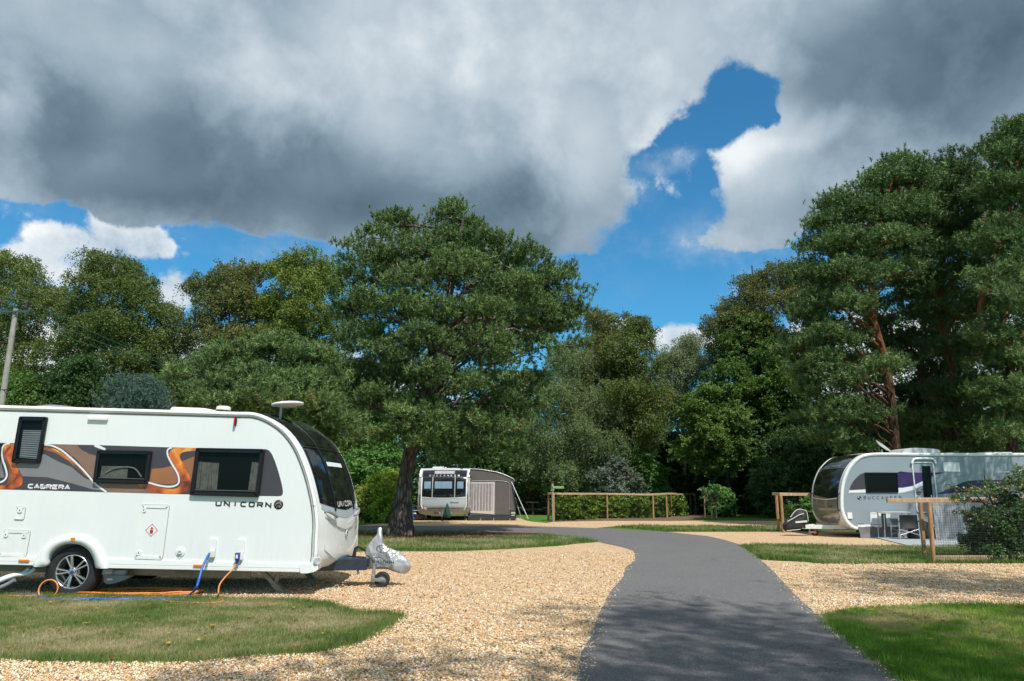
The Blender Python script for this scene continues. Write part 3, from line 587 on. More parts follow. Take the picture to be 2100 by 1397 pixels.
def stones(name, poly, n, size, seed, excl=(), ymax=12.5, ymin=5.4, band=None):
    r = np.random.RandomState(seed); a = np.array(poly); xs = []; ys = []; tot = 0
    while tot < n:
        y = ymin+(ymax-ymin)*r.rand(n)**1.6; x = r.uniform(-.74, .74, n)*y; k = in_poly(x, y, poly)
        for ex in excl: k &= ~in_poly(x, y, ex)
        if band is not None: k &= edge_dist(x, y, band, False) < .16*r.rand(n)**1.3
        if k.sum() == 0: break
        xs.append(x[k]); ys.append(y[k]); tot += k.sum()
    x = np.concatenate(xs)[:n]; y = np.concatenate(ys)[:n]; n = len(x)
    base = np.array([(1, 0, 0), (0, 1, 0), (-1, 0, 0), (0, -1, 0), (0, 0, 1), (0, 0, -1), ], float)
    R = r.normal(size=(n, 3, 3)); q, _ = np.linalg.qr(R); s = size*(.45+.8*r.rand(n)**1.6)
    sc = np.stack([s, s*(.6+.35*r.rand(n)), s*(.45+.3*r.rand(n))], 1); pts = base[None]*sc[:, None]*(1+.35*(r.rand(n, 6, 1)-.5)); pts = np.einsum('nij,nkj->nki', q, pts); pts[:, :, 2] *= .75
    co = pts+np.stack([x, y, .008+s*.3*r.rand(n)], 1)[:, None]
    F = np.array([(0, 1, 4), (1, 2, 4), (2, 3, 4), (3, 0, 4), (1, 0, 5), (2, 1, 5), (3, 2, 5), (0, 3, 5)])
    faces = (F[None]+(np.arange(n)*6)[:, None, None]).reshape(-1, 3); var = np.repeat(np.clip(r.rand(n)*1.02, 0, 1), 8)
    o = link(name, np_mesh(name, co.reshape(-1, 3), faces, 3, var), [M['stone']]); o['kind'] = 'stuff'; return o
tag(stones('gravel_stones', gravel_left, 95000, .0165, 5, (lawn_l, road_poly), 18.5), 'loose golden flint gravel covering the near pitch', 'gravel')
tag(stones('gravel_stones', gravel_r2, 26000, .0165, 6, (lawn_r, road_poly), 15.5, 9), 'loose golden flint gravel on the pitch beyond the right lawn', 'gravel')
tag(stones('gravel_stones', [(-2, 5), (8, 5), (8, 20), (-2, 20)], 1300, .013, 7, (), 18, 5.4, road_left[:13]), 'stray gravel spilled over the left edge of the drive', 'gravel')
tag(stones('gravel_stones', [(-2, 5), (12, 5), (12, 20), (-2, 20)], 1300, .013, 8, (), 18, 5.4, road_right[:13]), 'stray gravel spilled over the right edge of the drive', 'gravel')
def fallen(name, polys, n, seed, size, label):
    r = np.random.RandomState(seed); X = []
    for poly, c in polys:
        a = np.array(poly); lo, hi = a.min(0), a.max(0); lo[0] = max(lo[0], -12); hi[0] = min(hi[0], 14); got = 0
        while got < c:
            x = r.uniform(lo[0], hi[0], 400); y = r.uniform(lo[1], hi[1], 400); k = in_poly(x, y, poly) & (np.abs(x) < .72*y) & (y > 5.5)
            q = np.stack([x[k], y[k]], 1)[:c-got]; X.append(q); got += len(q)
            if k.sum() == 0: break
    X = np.concatenate(X); n = len(X); s = size*(.5+.8*r.rand(n)); th = r.rand(n)*6.28; co = []
    shape = [(1, 0, .2), (.35, .45, .05), (-.3, .35, .25), (-1, 0, .3), (-.35, -.4, .15), (.3, -.5, 0)]
    for sx_, sy_, sz_ in shape:
        co.append(np.stack([X[:, 0]+s*(sx_*np.cos(th)-sy_*np.sin(th)), X[:, 1]+s*(sx_*np.sin(th)+sy_*np.cos(th)), .042+s*sz_*r.rand(n)+s*.15], 1))
    co = np.stack(co, 1).reshape(-1, 3)
    o = link(name, np_mesh(name, co, np.arange(6*n).reshape(-1, 6), 6, np.clip(r.rand(n), 0, 1)), [M['dead_leaf']]); o['kind'] = 'stuff'
    return tag(o, label, 'leaves')
fallen('fallen_leaves', [(lawn_l, 170), (lawn_r, 170)], 0, 3, .036, 'scattered fallen autumn leaves, brown orange and yellow, on the lawns')
fallen('fallen_leaves', [(road_poly, 60), (strip_mid, 130), (strip_r2, 60), (gravel_left, 40)], 0, 4, .024, 'few small dry leaves blown across the drive and strips')
# ---------------------------------------------------------------- caravan bodies: one curved surface, every panel laid on it
class Shell:
    """front: (x, z) points from the roof forward and down to the chin; sgn = +1 nose towards +x"""
    def __init__(s, front, back_x, floor_z, hw, bow, sgn=1, arch=None, edge_r=.035, skew=0.0):
        s.skew = skew
        s.sgn = sgn; s.hw = hw; s.bow = bow; s.back_x = back_x; s.floor = floor_z; s.arch = arch; s.er = edge_r
        s.c = np.array(resample(catmull(front, 8), 160)); d = np.gradient(s.c, axis=0); d /= np.linalg.norm(d, axis=1)[:, None]
        s.nrm = np.stack([-d[:, 1]*-1*1.0, d[:, 0]*-1.0], 1)*-1.0
        # outward normal: left/right of the running direction, chosen so that the roof part points up
        s.nrm = np.stack([-d[:, 1], d[:, 0]], 1)
        if s.nrm[3, 1] < 0: s.nrm *= -1
        w_ = np.clip(s.nrm[:, 0]*sgn, 0, 1); mx = np.maximum.accumulate(w_); hold = np.where(np.arange(160) > w_.argmax(), np.maximum(w_, .75), w_)
        s.w = hold*hold*(3-2*hold)
        s.k = 1/np.linalg.norm(np.diff(s.c, axis=0), axis=1).sum()      # u per metre along the profile
    def at(s, u, arr):
        f = min(max(u, 0), 1)*159; i = min(int(f), 158); return arr[i]*(1-(f-i))+arr[i+1]*(f-i)
    def pt(s, u, t, off=0.0):
        c = s.at(u, s.c); n = s.at(u, s.nrm); w_ = float(s.at(u, s.w)); b = 1-abs(t)**2.3
        q = max(0, (abs(t)-(1-s.er*1.2))/(s.er*1.2)); sh = s.er*(1-math.sqrt(max(0, 1-q*q))) if q > 0 else 0
        # sideways lean of the normal where the front is bowed
        by = 2.3*abs(t)**1.3*(1 if t > 0 else -1)*s.bow*w_/s.hw; nn = Vector((n[0], by*.8, n[1])).normalized()
        x = c[0]+s.sgn*s.bow*w_*b-n[0]*sh+s.skew*(t+1)*s.hw; z = c[1]+.03*b*max(0, n[1])-n[1]*sh
        return Vector((x, s.hw*t, z))+nn*off
    def u_at_z(s, z):
        for i in range(159, 0, -1):
            if s.c[i, 1] <= z <= s.c[i-1, 1]:
                if s.c[i-1, 1]-s.c[i, 1] > 1e-6: return (i-(z-s.c[i, 1])/(s.c[i-1, 1]-s.c[i, 1]))/159
        return 1.0
    def u_at_x(s, x):
        k = np.argmin(np.abs(s.c[:100, 0]-x)); return k/159
    def bottom(s, arch):
        """floor line from chin to tail and up the back; the wheel arch is notched where asked"""
        cx, cz = s.c[-1]; pts = []
        x0, x1 = cx, s.back_x; N = 60
        for i in range(1, N+1):
            x = x0+(x1-x0)*i/N; pts.append([x, s.floor])
        if arch:
            ax, az, ar = arch
            xs = sorted([ax+ar*math.cos(PI*k/24) for k in range(25)], reverse=(s.sgn > 0)); new = []; done = False
            for p in pts:
                if abs(p[0]-ax) <= ar+1e-6:
                    if not done: new += [[x, max(s.floor, az+math.sqrt(max(0, ar*ar-(x-ax)**2))) if True else 0] for x in xs]; done = True
                else: new.append(p)
            pts = new
        return pts
    def build_body(s, name, parent, side_mat, front_mat, roof_mat=None):
        mb = MB(); ts = [-1, -.993, -.98, -.965, -.955, -.74, -.735, -.45, -.2, 0, .2, .45, .735, .74, .955, .965, .98, .993, 1]
        flat = s.bottom(None); arch = s.bottom(s.arch) if s.arch else flat
        if s.arch:   # same number of points on both lines so that they can be joined
            full = [[x, (z if True else 0)] for x, z in arch]; flat = [[x, s.floor] for x, z in arch]
        rings = []
        for t in ts:
            r = [tuple(s.pt(i/79, t)) for i in range(80)]; bt = arch if abs(t) > .737 else flat
            y = s.hw*t; q = max(0, (abs(t)-.96)/.04); sh = s.er*(1-math.sqrt(max(0, 1-q*q)))
            r += [(x, y, z+sh*.4) for x, z in bt]
            top_z = s.c[0, 1]; bx = s.back_x+s.sgn*sh
            r += [(bx, y, s.floor+(top_z-s.floor)*k/8) for k in range(1, 8)]
            r += [(bx, y, top_z-sh)]
            rings.append(r)
        n = len(rings[0]); vs = [p for r in rings for p in r]; nb = len(flat)
        fs = []; mi = []
        for i in range(len(ts)-1):
            for k in range(n):
                a = i*n+k; b = i*n+(k+1) % n; fs.append((a, b, b+n, a+n))
                mi.append(front_mat if k < 79 else side_mat)
        for m_ in (side_mat, front_mat):
            sel = [f for f, q in zip(fs, mi) if q == m_]
            if m_ == front_mat and side_mat == front_mat:
                mb.add(vs, fs, m_, True); break
            mb.add(vs, sel, m_, True)
        for r in (rings[0], rings[-1]):
            tr = tessellate_polygon([[Vector((p[0], p[2], 0)) for p in r]]); mb.add(r, [tuple(t) for t in tr], side_mat)
        return mb.build(name, parent, merge=True)
    def patch(s, mb, u0, u1, t0, t1, off, m, nu=24, nv=14, u0f=None, u1f=None, rim=True):
        """panel following the body; u0f/u1f may bend its upper/lower edge as functions of t"""
        us = [i/nu for i in range(nu+1)]; tv = [t0+(t1-t0)*j/nv for j in range(nv+1)]
        A = lambda t: u0f(t) if u0f else u0
        B = lambda t: u1f(t) if u1f else u1
        mb.grid(lambda a, t: s.pt(A(t)+(B(t)-A(t))*a, t, off), us, tv, m)
        if rim and off > .002:
            e = off-.006
            for tt in (t0, t1): mb.grid(lambda a, o: s.pt(A(tt)+(B(tt)-A(tt))*a, tt, o), us, [off, e], m, False)
            for aa in (0, 1): mb.grid(lambda t, o: s.pt(A(t)+(B(t)-A(t))*aa, t, o), tv, [off, e], m, False)
def sweep_edge(mb, sh, y0, y1, a, b, m, u0=0.0, u1=1.0, n=90, dx=0.0):
    """bar along the side edge of the shell: across y0..y1, from a below to b above the surface line"""
    prof = [(y0, a), (y0, b-.008), (y0+(y1-y0)*.2, b), (y1-(y1-y0)*.2, b), (y1, b-.008), (y1, a)]; rows = []
    for i in range(n+1):
        u = u0+(u1-u0)*i/n; c = sh.at(u, sh.c); nn = sh.at(u, sh.nrm)
        rows += [(c[0]+nn[0]*o+dx, y, c[1]+nn[1]*o) for y, o in prof]
    k = len(prof); mb.add(rows, [(i*k+j, i*k+(j+1) % k, (i+1)*k+(j+1) % k, (i+1)*k+j) for i in range(n) for j in range(k)], m, True)
    mb.add(rows[:k], [tuple(range(k))], m); mb.add(rows[-k:], [tuple(range(k))], m)
def inset(poly, d):
    """move an outline inwards by d"""
    n = len(poly); A = sum(poly[i][0]*poly[(i+1) % n][1]-poly[(i+1) % n][0]*poly[i][1] for i in range(n)); sg = 1 if A > 0 else -1; out = []
    for i in range(n):
        p0 = Vector(poly[i-1]); p1 = Vector(poly[i]); p2 = Vector(poly[(i+1) % n]); e1 = (p1-p0); e2 = (p2-p1)
        if e1.length < 1e-7: e1 = e2
        if e2.length < 1e-7: e2 = e1
        n1 = Vector((-e1.y, e1.x)).normalized()*sg; n2 = Vector((-e2.y, e2.x)).normalized()*sg; b = (n1+n2)
        b = b.normalized() if b.length > 1e-6 else n1; c = max(.5, b.dot(n1)); out.append(tuple(p1+b*(d/c)))
    return out
def round_poly(pts, r, n=4):
    """round the corners of an outline by radius r"""
    out = []; N = len(pts)
    for i in range(N):
        p0, p1, p2 = Vector(pts[i-1]), Vector(pts[i]), Vector(pts[(i+1) % N]); a = (p0-p1); b = (p2-p1); k = min(r, a.length*.45, b.length*.45)
        A = p1+a.normalized()*k; B = p1+b.normalized()*k
        for j in range(n+1):
            t = j/n; out.append(tuple(A*(1-t)**2+p1*2*t*(1-t)+B*t*t))
    return out
def side_window(parent, quad, yf, proud=.035, frame_w=.045, extras=None, r=.03):
    """hinged acrylic window: raised black frame, flat black sheet for the unlit inside, tinted pane"""
    o = round_poly(quad, r); i1 = inset(o, frame_w)
    mb = MB(); mb.ring(o, i1, yf-proud, yf+.001, 'black_trim'); mb.ring(inset(o, .008), inset(o, .016), yf-proud-.006, yf-proud, 'black_trim')
    f = mb.build('window', parent)
    b = MB(); b.prism(inset(o, frame_w*.8), yf-.003, yf-.002, 'dark_void', cap_back=False); b.build('dark_backing', f)  # near-black sheet stands in for the darkness inside
    if extras: extras(f, i1)
    p = MB(); ip = inset(o, frame_w*.7); p.add([(x, yf-proud+.008, z) for x, z in ip], [tuple(t) for t in tessellate_polygon([[Vector((x, z, 0)) for x, z in ip]])], 'tinted'); p.build('pane', f)
    return f
def wheel(name, parent, c, R, rim_r, wdt, face_y=-1, spokes=5, rim_mat='alloy', hub='badge_blue'):
    """c: centre of the outer face; axis along y"""
    root = MB(); x, y, z = c; d = -face_y
    root.lathe([(rim_r*1.0, 0), (rim_r*1.03, -.006), (rim_r+.02, -.010), (R-.035, -.006), (R-.012, .012), (R, .035), (R, wdt-.035), (R-.02, wdt-.01), (rim_r, wdt)], c, (0, d, 0), 'rubber', 48)
    for k in range(4): root.lathe([(R+.001, .05+k*.035), (R+.002, .055+k*.035), (R+.001, .06+k*.035)], c, (0, d, 0), 'black_plastic', 40)
    tyre = root.build('tyre', parent)
    rm = MB(); rm.lathe([(rim_r, .002), (rim_r-.006, -.008), (rim_r-.016, -.006), (rim_r-.022, .02), (rim_r-.03, .10), (rim_r-.03, .16)], c, (0, d, 0), rim_mat, 48)
    rm.lathe([(rim_r-.03, .15), (.0, .15)], c, (0, d, 0), 'dark_void', 32)
    for k in range(spokes):
        a0 = 2*PI*k/spokes+PI/2+.32
        for dd in (-.17, .17):
            p0 = (x+math.cos(a0+dd*.7)*.045, y+d*.012, z+math.sin(a0+dd*.7)*.045); p1 = (x+math.cos(a0+dd)*(rim_r-.014), y-d*.002, z+math.sin(a0+dd)*(rim_r-.014))
            rm.beam(p0, p1, .034, .020, rim_mat, .004)
    rm.lathe([(0, -.004), (.05, -.004), (.062, .006), (.065, .03)], c, (0, d, 0), rim_mat, 28)
    for k in range(5):
        a = 2*PI*k/5+.2; rm.lathe([(0, -.001), (.008, -.001), (.009, .004)], (x+.047*math.cos(a), y-d*.006, z+.047*math.sin(a)), (0, d, 0), 'black_plastic', 8)
    rim = rm.build('rim', parent)
    hb = MB(); hb.lathe([(0, -.009), (.024, -.008), (.027, -.003)], c, (0, d, 0), hub, 20); hb.build('hub_cap', rim)
    return tyre
def pillow(mb, outline, th, m, folds=.03, seed=1, y0=0.0, power=2.2, nk=9, closed_bottom=True):
    """puffed cloth: outline in (x, z), bulging th to either side of y0"""
    r = np.random.RandomState(seed); n = len(outline); cx = sum(p[0] for p in outline)/n; cz = min(p[1] for p in outline)*.55+sum(p[1] for p in outline)/n*.45
    ph = r.rand(6)*6.28; fr = r.uniform(7, 22, (6, 2))
    def ripple(x, z, s_): return sum((1-2*abs(math.sin((x*fr[k][0]*(1 if s_ > 0 else 1.2)+z*fr[k][1]*.6+ph[k])*.5))**.7) for k in range(6))/6*folds
    for sgn in (-1, 1):
        rows = []
        for k in range(nk+1):
            q = 1-k/nk; yy = th*(1-q**power)**.6
            for (x, z) in outline:
                X = cx+(x-cx)*q; Z = cz+(z-cz)*q; rows.append((X, y0+sgn*(yy+(ripple(X, Z, sgn) if k else 0)*min(1, k/2)), Z))
        mb.add(rows, [(k*n+i, k*n+(i+1) % n, (k+1)*n+(i+1) % n, (k+1)*n+i) for k in range(nk) for i in range(n)], m, True)
def local_of(root_m, Y):
    inv = root_m.inverted()
    def f(px, py): p = inv @ P(px, py, Y); return (p.x, p.z)
    return f

# ================================================================ 1. the white caravan in front
TILT = .028; NEARY = 10.85; HW = 1.15
van = thing('touring_caravan', 'white single-axle touring caravan with orange and black side graphics parked nose right on gravel', 'caravan', (-6.4, NEARY+HW, 0), (0, TILT, 0))
VM = Matrix.Translation((-6.4, NEARY+HW, 0)) @ Matrix.Rotation(TILT, 4, 'Y')
L = local_of(VM, NEARY)
Z1 = lambda x, y: L(x/4.367, 800+y/4.367)
Z2 = lambda x, y: L(380+x/4.367, 800+y/4.367)
Z3 = lambda x, y: L(x/4.367, 1060+y/4.367)
Z4 = lambda x, y: L(400+x/4.367, 1060+y/4.367)
ZZ = lambda F, lst: [F(*p) for p in lst]
roofz = Z2(300, 200)[1]
front = [(-3.0, roofz+.005), (-1.0, roofz+.005), (1.0, roofz+.005), (1.6, roofz+.005), (2.3, roofz+.004), Z2(600, 205), Z2(700, 232), Z2(800, 284), Z2(880, 343), Z2(950, 420), Z2(1010, 512), Z2(1060, 622), Z2(1110, 765), Z2(1145, 900), Z2(1168, 1010), Z2(1182, 1120), Z2(1187, 1240), Z4(1092, 180), Z4(1088, 330), Z4(1070, 430), Z4(1020, 480), Z4(950, 498)]
floor_z = Z4(900, 500)[1]
wc = Z3(628, 497); WR = .362
arch_c = (wc[0], wc[1]-.02, .435)
SH = Shell(front, -2.95, floor_z, HW, .10, 1, arch_c, skew=.045)
SH.build_body('body', van, 'white_side', 'white_gel')
YF = -HW                                                                # near side plane in the caravan's own frame
# white edge rails along both sides of the roof and nose, with a dark bead
mb = MB(); sweep_edge(mb, SH, -HW-.014, -HW+.06, -.062, .010, 'white_gel', 0, 1); sweep_edge(mb, SH, HW-.06, HW+.014, -.062, .010, 'white_gel', 0, 1, dx=.045*2*HW)
er = mb.build('edge_rail', van)
mb = MB(); sweep_edge(mb, SH, -HW-.008, -HW+.0, -.074, -.062, 'text_grey', .02, .97); sweep_edge(mb, SH, -HW-.016, -HW-.006, -.034, -.030, 'text_grey', .02, .96); mb.build('seal', er)
# glazed front: black surround, three lower panes, sunroof panes, two ribs
uT = SH.u_at_x(Z2(560, 200)[0]); uB = SH.u_at_z(Z2(1175, 1030)[1]); uM = SH.u_at_z(Z2(1010, 512)[1])
K = SH.k
lowf = lambda t: uB+K*(.10*(1-abs(t)**2)-.05*abs(t))
mb = MB(); SH.patch(mb, uT, uB, -.90, .90, .006, 'black_gloss', 50, 24, u1f=lowf)
fw = mb.build('front_window', van)
mb = MB()
for t0, t1 in ((-.86, -.50), (-.43, .43), (.50, .86)): SH.patch(mb, uM+.04*K, uB, t0, t1, .014, 'black_gloss', 24, 8, u1f=lambda t: lowf(t)-(.17 if abs(t) < .45 else .05)*K)
mb.build('pane', fw)
mb = MB()
for t0, t1 in ((-.86, -.50), (-.43, .43), (.50, .86)): SH.patch(mb, uT+.05*K, uM-.04*K, t0, t1, .012, 'black_gloss', 24, 8)
mb.build('skylight_pane', fw)
for tt in (-.465, .465):
    mb = MB(); mb.tube([SH.pt(uT+(lowf(tt)-uT+.05*K)*i/40, tt, .016) for i in range(41)], .016, 'black_trim', 6); mb.build('rib', fw)
mb = MB(); mb.tube([SH.pt(uM, -.88+1.76*i/24, .014) for i in range(25)], .012, 'black_trim', 6); mb.build('hinge_bar', fw)
mb = MB(); mb.grid(lambda a, t: SH.pt(uM+(.22+.07*a)*K, t, .0155), [0, .5, 1], [-.36+.72*i/8 for i in range(9)], 'blind'); mb.build('blind', fw)
def front_place(sh, u, sgn=1, off=.018, t0=0.0):
    """lettering on the curved front: x across, y up"""
    return lambda x, y: sh.pt(u-y*sh.k, t0+sgn*x/sh.hw, off)
mb = MB(); mb.strokes('UNICORN', .072, .125, front_place(SH, lowf(0)-.06*K), 'text_white', .017, 1.1, True); mb.build('lettering', fw)
# lower front moulding: reflection under the glass painted as a grey band, white swoosh, badge
mb = MB(); SH.patch(mb, 0, 0, -.88, .88, .004, 'silver_panel', 12, 24, u0f=lambda t: lowf(t)+.01*K, u1f=lambda t: lowf(t)+K*(.07+.05*(1-t*t))); mb.build('nose_reflection', van)
mb = MB(); SH.patch(mb, 0, 0, -.80, .80, .012, 'white_gel', 12, 24, u0f=lambda t: lowf(t)+K*(.10+.09*(1-t*t)), u1f=lambda t: lowf(t)+K*(.12+.17*(1-t*t))); mb.build('nose_ridge', van)
mb = MB(); SH.patch(mb, 0, 0, -.80, .80, .012, 'white_gel', 14, 24, u0f=lambda t: lowf(t)+K*(.50+.14*(1-t*t)), u1f=lambda t: lowf(t)+K*(.56+.22*(1-t*t))); mb.build('bumper_ridge', van)
bu = SH.u_at_z(Z2(1190, 1325)[1]); bc = SH.pt(bu, .02, .012); 
mb = MB(); mb.lathe([(0, .010), (.050, .010), (.058, .003), (.060, 0)], bc, (1, 0, 0), 'text_white', 28); bdg = mb.build('badge', van)
mb = MB(); mb.lathe([(0, .014), (.045, .013), (.047, .009)], bc, (1, 0, 0), 'badge_blue', 28); mb.box((bc.x+.0145, bc.y, bc.z-.005), (.003, .045, .014), 'text_white'); mb.build('badge_disc', bdg)
for t0 in (-.80, .80):                                                   # corner grab handles
    u0 = lowf(.8)+.10*K; A = SH.pt(u0, t0, .0); B = SH.pt(u0+.10*K, t0*.62, .0); o = Vector((.055, 0, 0)); mb = MB()
    mb.tube(catmull([A, A+o+(B-A)*.12, B+o-(B-A)*.12, B], 5), .019, 'grey_plastic', 7)
    mb.tube(catmull([A-Vector((0, 0, .02)), A+Vector((.012, 0, -.09))+(B-A)*.4, B-Vector((0, 0, .05)), B], 5), .009, 'black_trim', 6); mb.build('grab_handle', van)
# side graphics
band = ZZ(Z1, [(-60, 470), (0, 473), (400, 484), (870, 493), (1500, 513), (1772, 519)])+ZZ(Z2, [(715, 530), (737, 534), (757, 548), (778, 578), (806, 645), (835, 735), (862, 835), (875, 900), (873, 932), (860, 947), (835, 951), (700, 949), (40, 935)])+ZZ(Z1, [(1500, 930), (960, 915), (400, 900), (0, 890), (-60, 888)])
band = ZZ(Z1, [(-900, 455)])+band+ZZ(Z1, [(-900, 870)])
gm = MB(); gm.prism(band, YF-.0015, YF+.001, 'charcoal_vinyl')
def mat_waves(name, c1, c2, sc):
    t = NT(name); v = obj_coord(t); wv = t.n('TexWave', wave_type='BANDS', bands_direction='DIAGONAL', i_Scale=sc, i_Distortion=5.5, i_Detail=1.5, i_Detail_Scale=.6); wv.inputs['Phase Offset'].default_value = 1
    t.l(v, wv.inputs['Vector']); nz = t.noise(v, 2.5, 2)
    c = t.ramp(wv.outputs[1], [(.35, (.055, .052, .062)), (.62, c1)]); c = t.mixc(nz.outputs[0], c, t.ramp(wv.outputs[1], [(.3, c1), (.7, c2)])); return t.bsdf(c, .4)
M['waves_bronze'] = mat_waves('waves_bronze', (.26, .15, .10), (.36, .22, .15), 20)
M['waves_grey'] = mat_waves('waves_grey', (.30, .30, .31), (.16, .16, .17), 26)
M['waves_orange'] = mat_waves('waves_orange', (.36, .13, .045), (.50, .22, .09), 18)
def mat_orange(name):
    t = NT(name); v = obj_coord(t); nz = t.noise(v, 3.4, 2, .4); nz.inputs['Distortion'].default_value = 1.2
    return t.bsdf(t.ramp(nz.outputs[0], [(.3, (.10, .022, .012)), (.46, (.46, .085, .015)), (.60, (.72, .20, .03)), (.72, (.85, .46, .06))]), .32, coat=.3)
M['orange_print'] = mat_orange('orange_print')
M['bronze_print'] = simple('bronze_print', (.30, .10, .045), .35, coat=.2, vary=.5, scale=5)
lay = lambda pts, m, k: gm.prism(pts, YF-.0015-.0008*k, YF-.001, m, cap_back=False)
lay(ZZ(Z1, [(470, 490), (690, 492), (730, 535), (800, 572), (900, 600), (870, 700), (845, 800), (780, 735), (700, 635), (600, 550), (520, 508)]), 'waves_bronze', 1)
lay(ZZ(Z1, [(150, 668), (260, 610), (400, 575), (520, 640), (640, 690), (760, 790), (870, 830), (945, 905), (830, 890), (640, 835), (430, 782), (200, 772)]), 'waves_grey', 1)
lay(ZZ(Z1, [(1360, 705), (1450, 700), (1540, 680), (1585, 770), (1590, 820), (1555, 845), (1450, 845), (1340, 822)]), 'waves_orange', 1)
lay(ZZ(Z1, [(1630, 640), (1700, 610), (1760, 588), (1745, 700), (1712, 800), (1680, 720)]), 'waves_orange', 1)
lay(ZZ(Z1, [(860, 835), (1240, 845), (1310, 890), (1440, 926), (975, 914)]), 'waves_bronze', 1)
lay(ZZ(Z1, [(-60, 560), (5, 600), (20, 700), (40, 780), (-60, 800)]), 'waves_grey', 1)
lay(catmull(ZZ(Z1, [(48, 490), (140, 488), (150, 500), (122, 560), (135, 640), (178, 740), (202, 800), (190, 850), (130, 882), (0, 888), (-50, 886), (-50, 862), (40, 850), (90, 815), (112, 770), (95, 700), (60, 630), (30, 560)]), 5, True), 'orange_print', 2)
lay(catmull(ZZ(Z1, [(60, 520), (110, 500), (60, 580), (100, 700), (125, 780), (90, 830), (20, 862), (60, 835), (80, 780), (70, 680), (35, 600)]), 5, True), 'bronze_print', 3)
lay(catmull(ZZ(Z1, [(1560, 522), (1668, 519), (1755, 522), (1752, 542), (1660, 552), (1616, 575), (1618, 620), (1660, 690), (1702, 780), (1716, 850), (1690, 905), (1640, 927), (1480, 926), (1330, 900), (1235, 848), (1340, 848), (1460, 878), (1560, 884), (1612, 855), (1618, 790), (1570, 690), (1522, 610), (1520, 560)]), 5, True), 'orange_print', 2)
def ribbon(pts, wd_, m, k):
    c = resample(catmull(pts, 8), 40); a = np.array(c); d = np.gradient(a, axis=0); d /= np.linalg.norm(d, axis=1)[:, None]; n_ = np.stack([-d[:, 1], d[:, 0]], 1)
    ww = np.interp(np.linspace(0, 1, 40), np.linspace(0, 1, len(wd_)), wd_)[:, None]; A = a+n_*ww/2; B = a-n_*ww/2
    y = YF-.0015-.0008*k; vs = [(p[0], y, p[1]) for p in A]+[(p[0], y, p[1]) for p in B]
    gm.add(vs, [(i, i+1, 41+i, 40+i) for i in range(39)], m)
ribbon(ZZ(Z1, [(395, 520), (500, 548), (610, 615), (700, 695), (790, 775)]), [.05, .05, .045, .03], 'bronze_print', 2)
ribbon(ZZ(Z1, [(395, 508), (470, 525), (560, 575), (640, 640)]), [.012, .02, .012], 'orange_print', 3)
ribbon(ZZ(Z1, [(400, 490), (470, 500), (560, 545), (660, 630), (760, 730), (850, 835), (900, 875), (955, 915)]), [.022, .026, .026, .026], 'swoosh_white', 4)
ribbon(ZZ(Z1, [(850, 492), (890, 510), (945, 532)]), [.045, .04, .03], 'swoosh_white', 4)
ribbon(ZZ(Z1, [(1540, 517), (1503, 535), (1505, 590), (1540, 660), (1590, 745), (1605, 810), (1585, 850), (1520, 866), (1430, 856), (1320, 825)]), [.022, .026, .026, .026], 'swoosh_white', 4)
ribbon(ZZ(Z1, [(90, 478), (40, 492), (18, 540), (25, 620), (52, 700), (62, 770), (30, 815), (-40, 838)]), [.022, .026, .026], 'swoosh_white', 4)
side_txt = lambda p0, y: (lambda x, z: (p0[0]+x, y, p0[1]+z))
cp = Z1(255, 876); gm.strokes('CABRERA', Z1(255, 845)[1]-cp[1], (Z1(600, 876)[0]-cp[0])/6.28, side_txt(cp, YF-.006), 'text_white', .020, 1.30)
gm.build('side_graphic', van)
mb = MB(); cp = Z2(275, 1035); hgt = Z2(275, 998)[1]-cp[1]
mb.strokes('UNICORN', hgt, (Z2(722, 1035)[0]-cp[0])/6, side_txt(cp, YF-.003), 'text_dark', .021, 1.22); mb.build('lettering', van)
ec = Z2(835, 1027); mb = MB(); mb.lathe([(0, .004), (.066, .004), (.068, 0)], (ec[0], YF, ec[1]), (0, -1, 0), 'text_dark', 30)
for pts in ([(.012, .03), (.045, .062)], [(-.04, .005), (-.01, .032), (.02, .026), (.045, -.012)], [(-.012, -.02), (-.03, -.055)], [(.0, -.018), (.035, -.022)], [(.002, -.032), (.032, -.036)], [(-.045, -.015), (-.03, .012), (0, .018)]):
    mb.tube([(ec[0]+a, YF-.005, ec[1]+b) for a, b in pts], .0035, 'light_grey', 4)
mb.build('emblem', van)
sm_ = MB()
a_ = Z2(1130, 1036); b_ = Z2(1172, 1040); sm_.beam((a_[0], YF-.016, a_[1]), (b_[0], YF-.016, b_[1]), .003, .005, 'text_grey'); sm_.build('panel_seam', van)
# side windows
def wq(F, lst): return ZZ(F, lst)
def ex_blind(f, i1):
    m_ = MB(); a = ZZ(Z1, [(212, 360), (372, 362), (332, 618), (178, 605)]); m_.prism(a, YF-.010, YF-.006, 'blind')
    for k in range(13):
        q = k/13+.03; p = np.array(a[0])*(1-q)+np.array(a[3])*q; r_ = np.array(a[1])*(1-q)+np.array(a[2])*q; m_.tube([(p[0], YF-.013, p[1]), (r_[0], YF-.013, r_[1])], .005, 'grey_plastic', 4)
    m_.build('blind', f)
side_window(van, ZZ(Z1, [(188, 238), (437, 243), (368, 660), (116, 652)]), YF-.004, .04, .05, ex_blind)
def ex_kitchen(f, i1):
    m_ = MB(); m_.prism(ZZ(Z1, [(915, 680), (1150, 684), (1140, 790), (900, 785)]), YF-.010, YF-.006, 'curtain'); m_.tube([(p[0], YF-.014, p[1]) for p in catmull(ZZ(Z1, [(950, 745), (1050, 700), (1200, 700), (1270, 780)]), 6)], .012, 'curtain_light', 6); m_.build('curtain', f)
    m_ = MB(); a, b = Z1(890, 785), Z1(1300, 797); m_.beam((a[0], YF-.030, a[1]), (b[0], YF-.030, b[1]), .004, .008, 'light_grey'); m_.build('stay_bar', f)
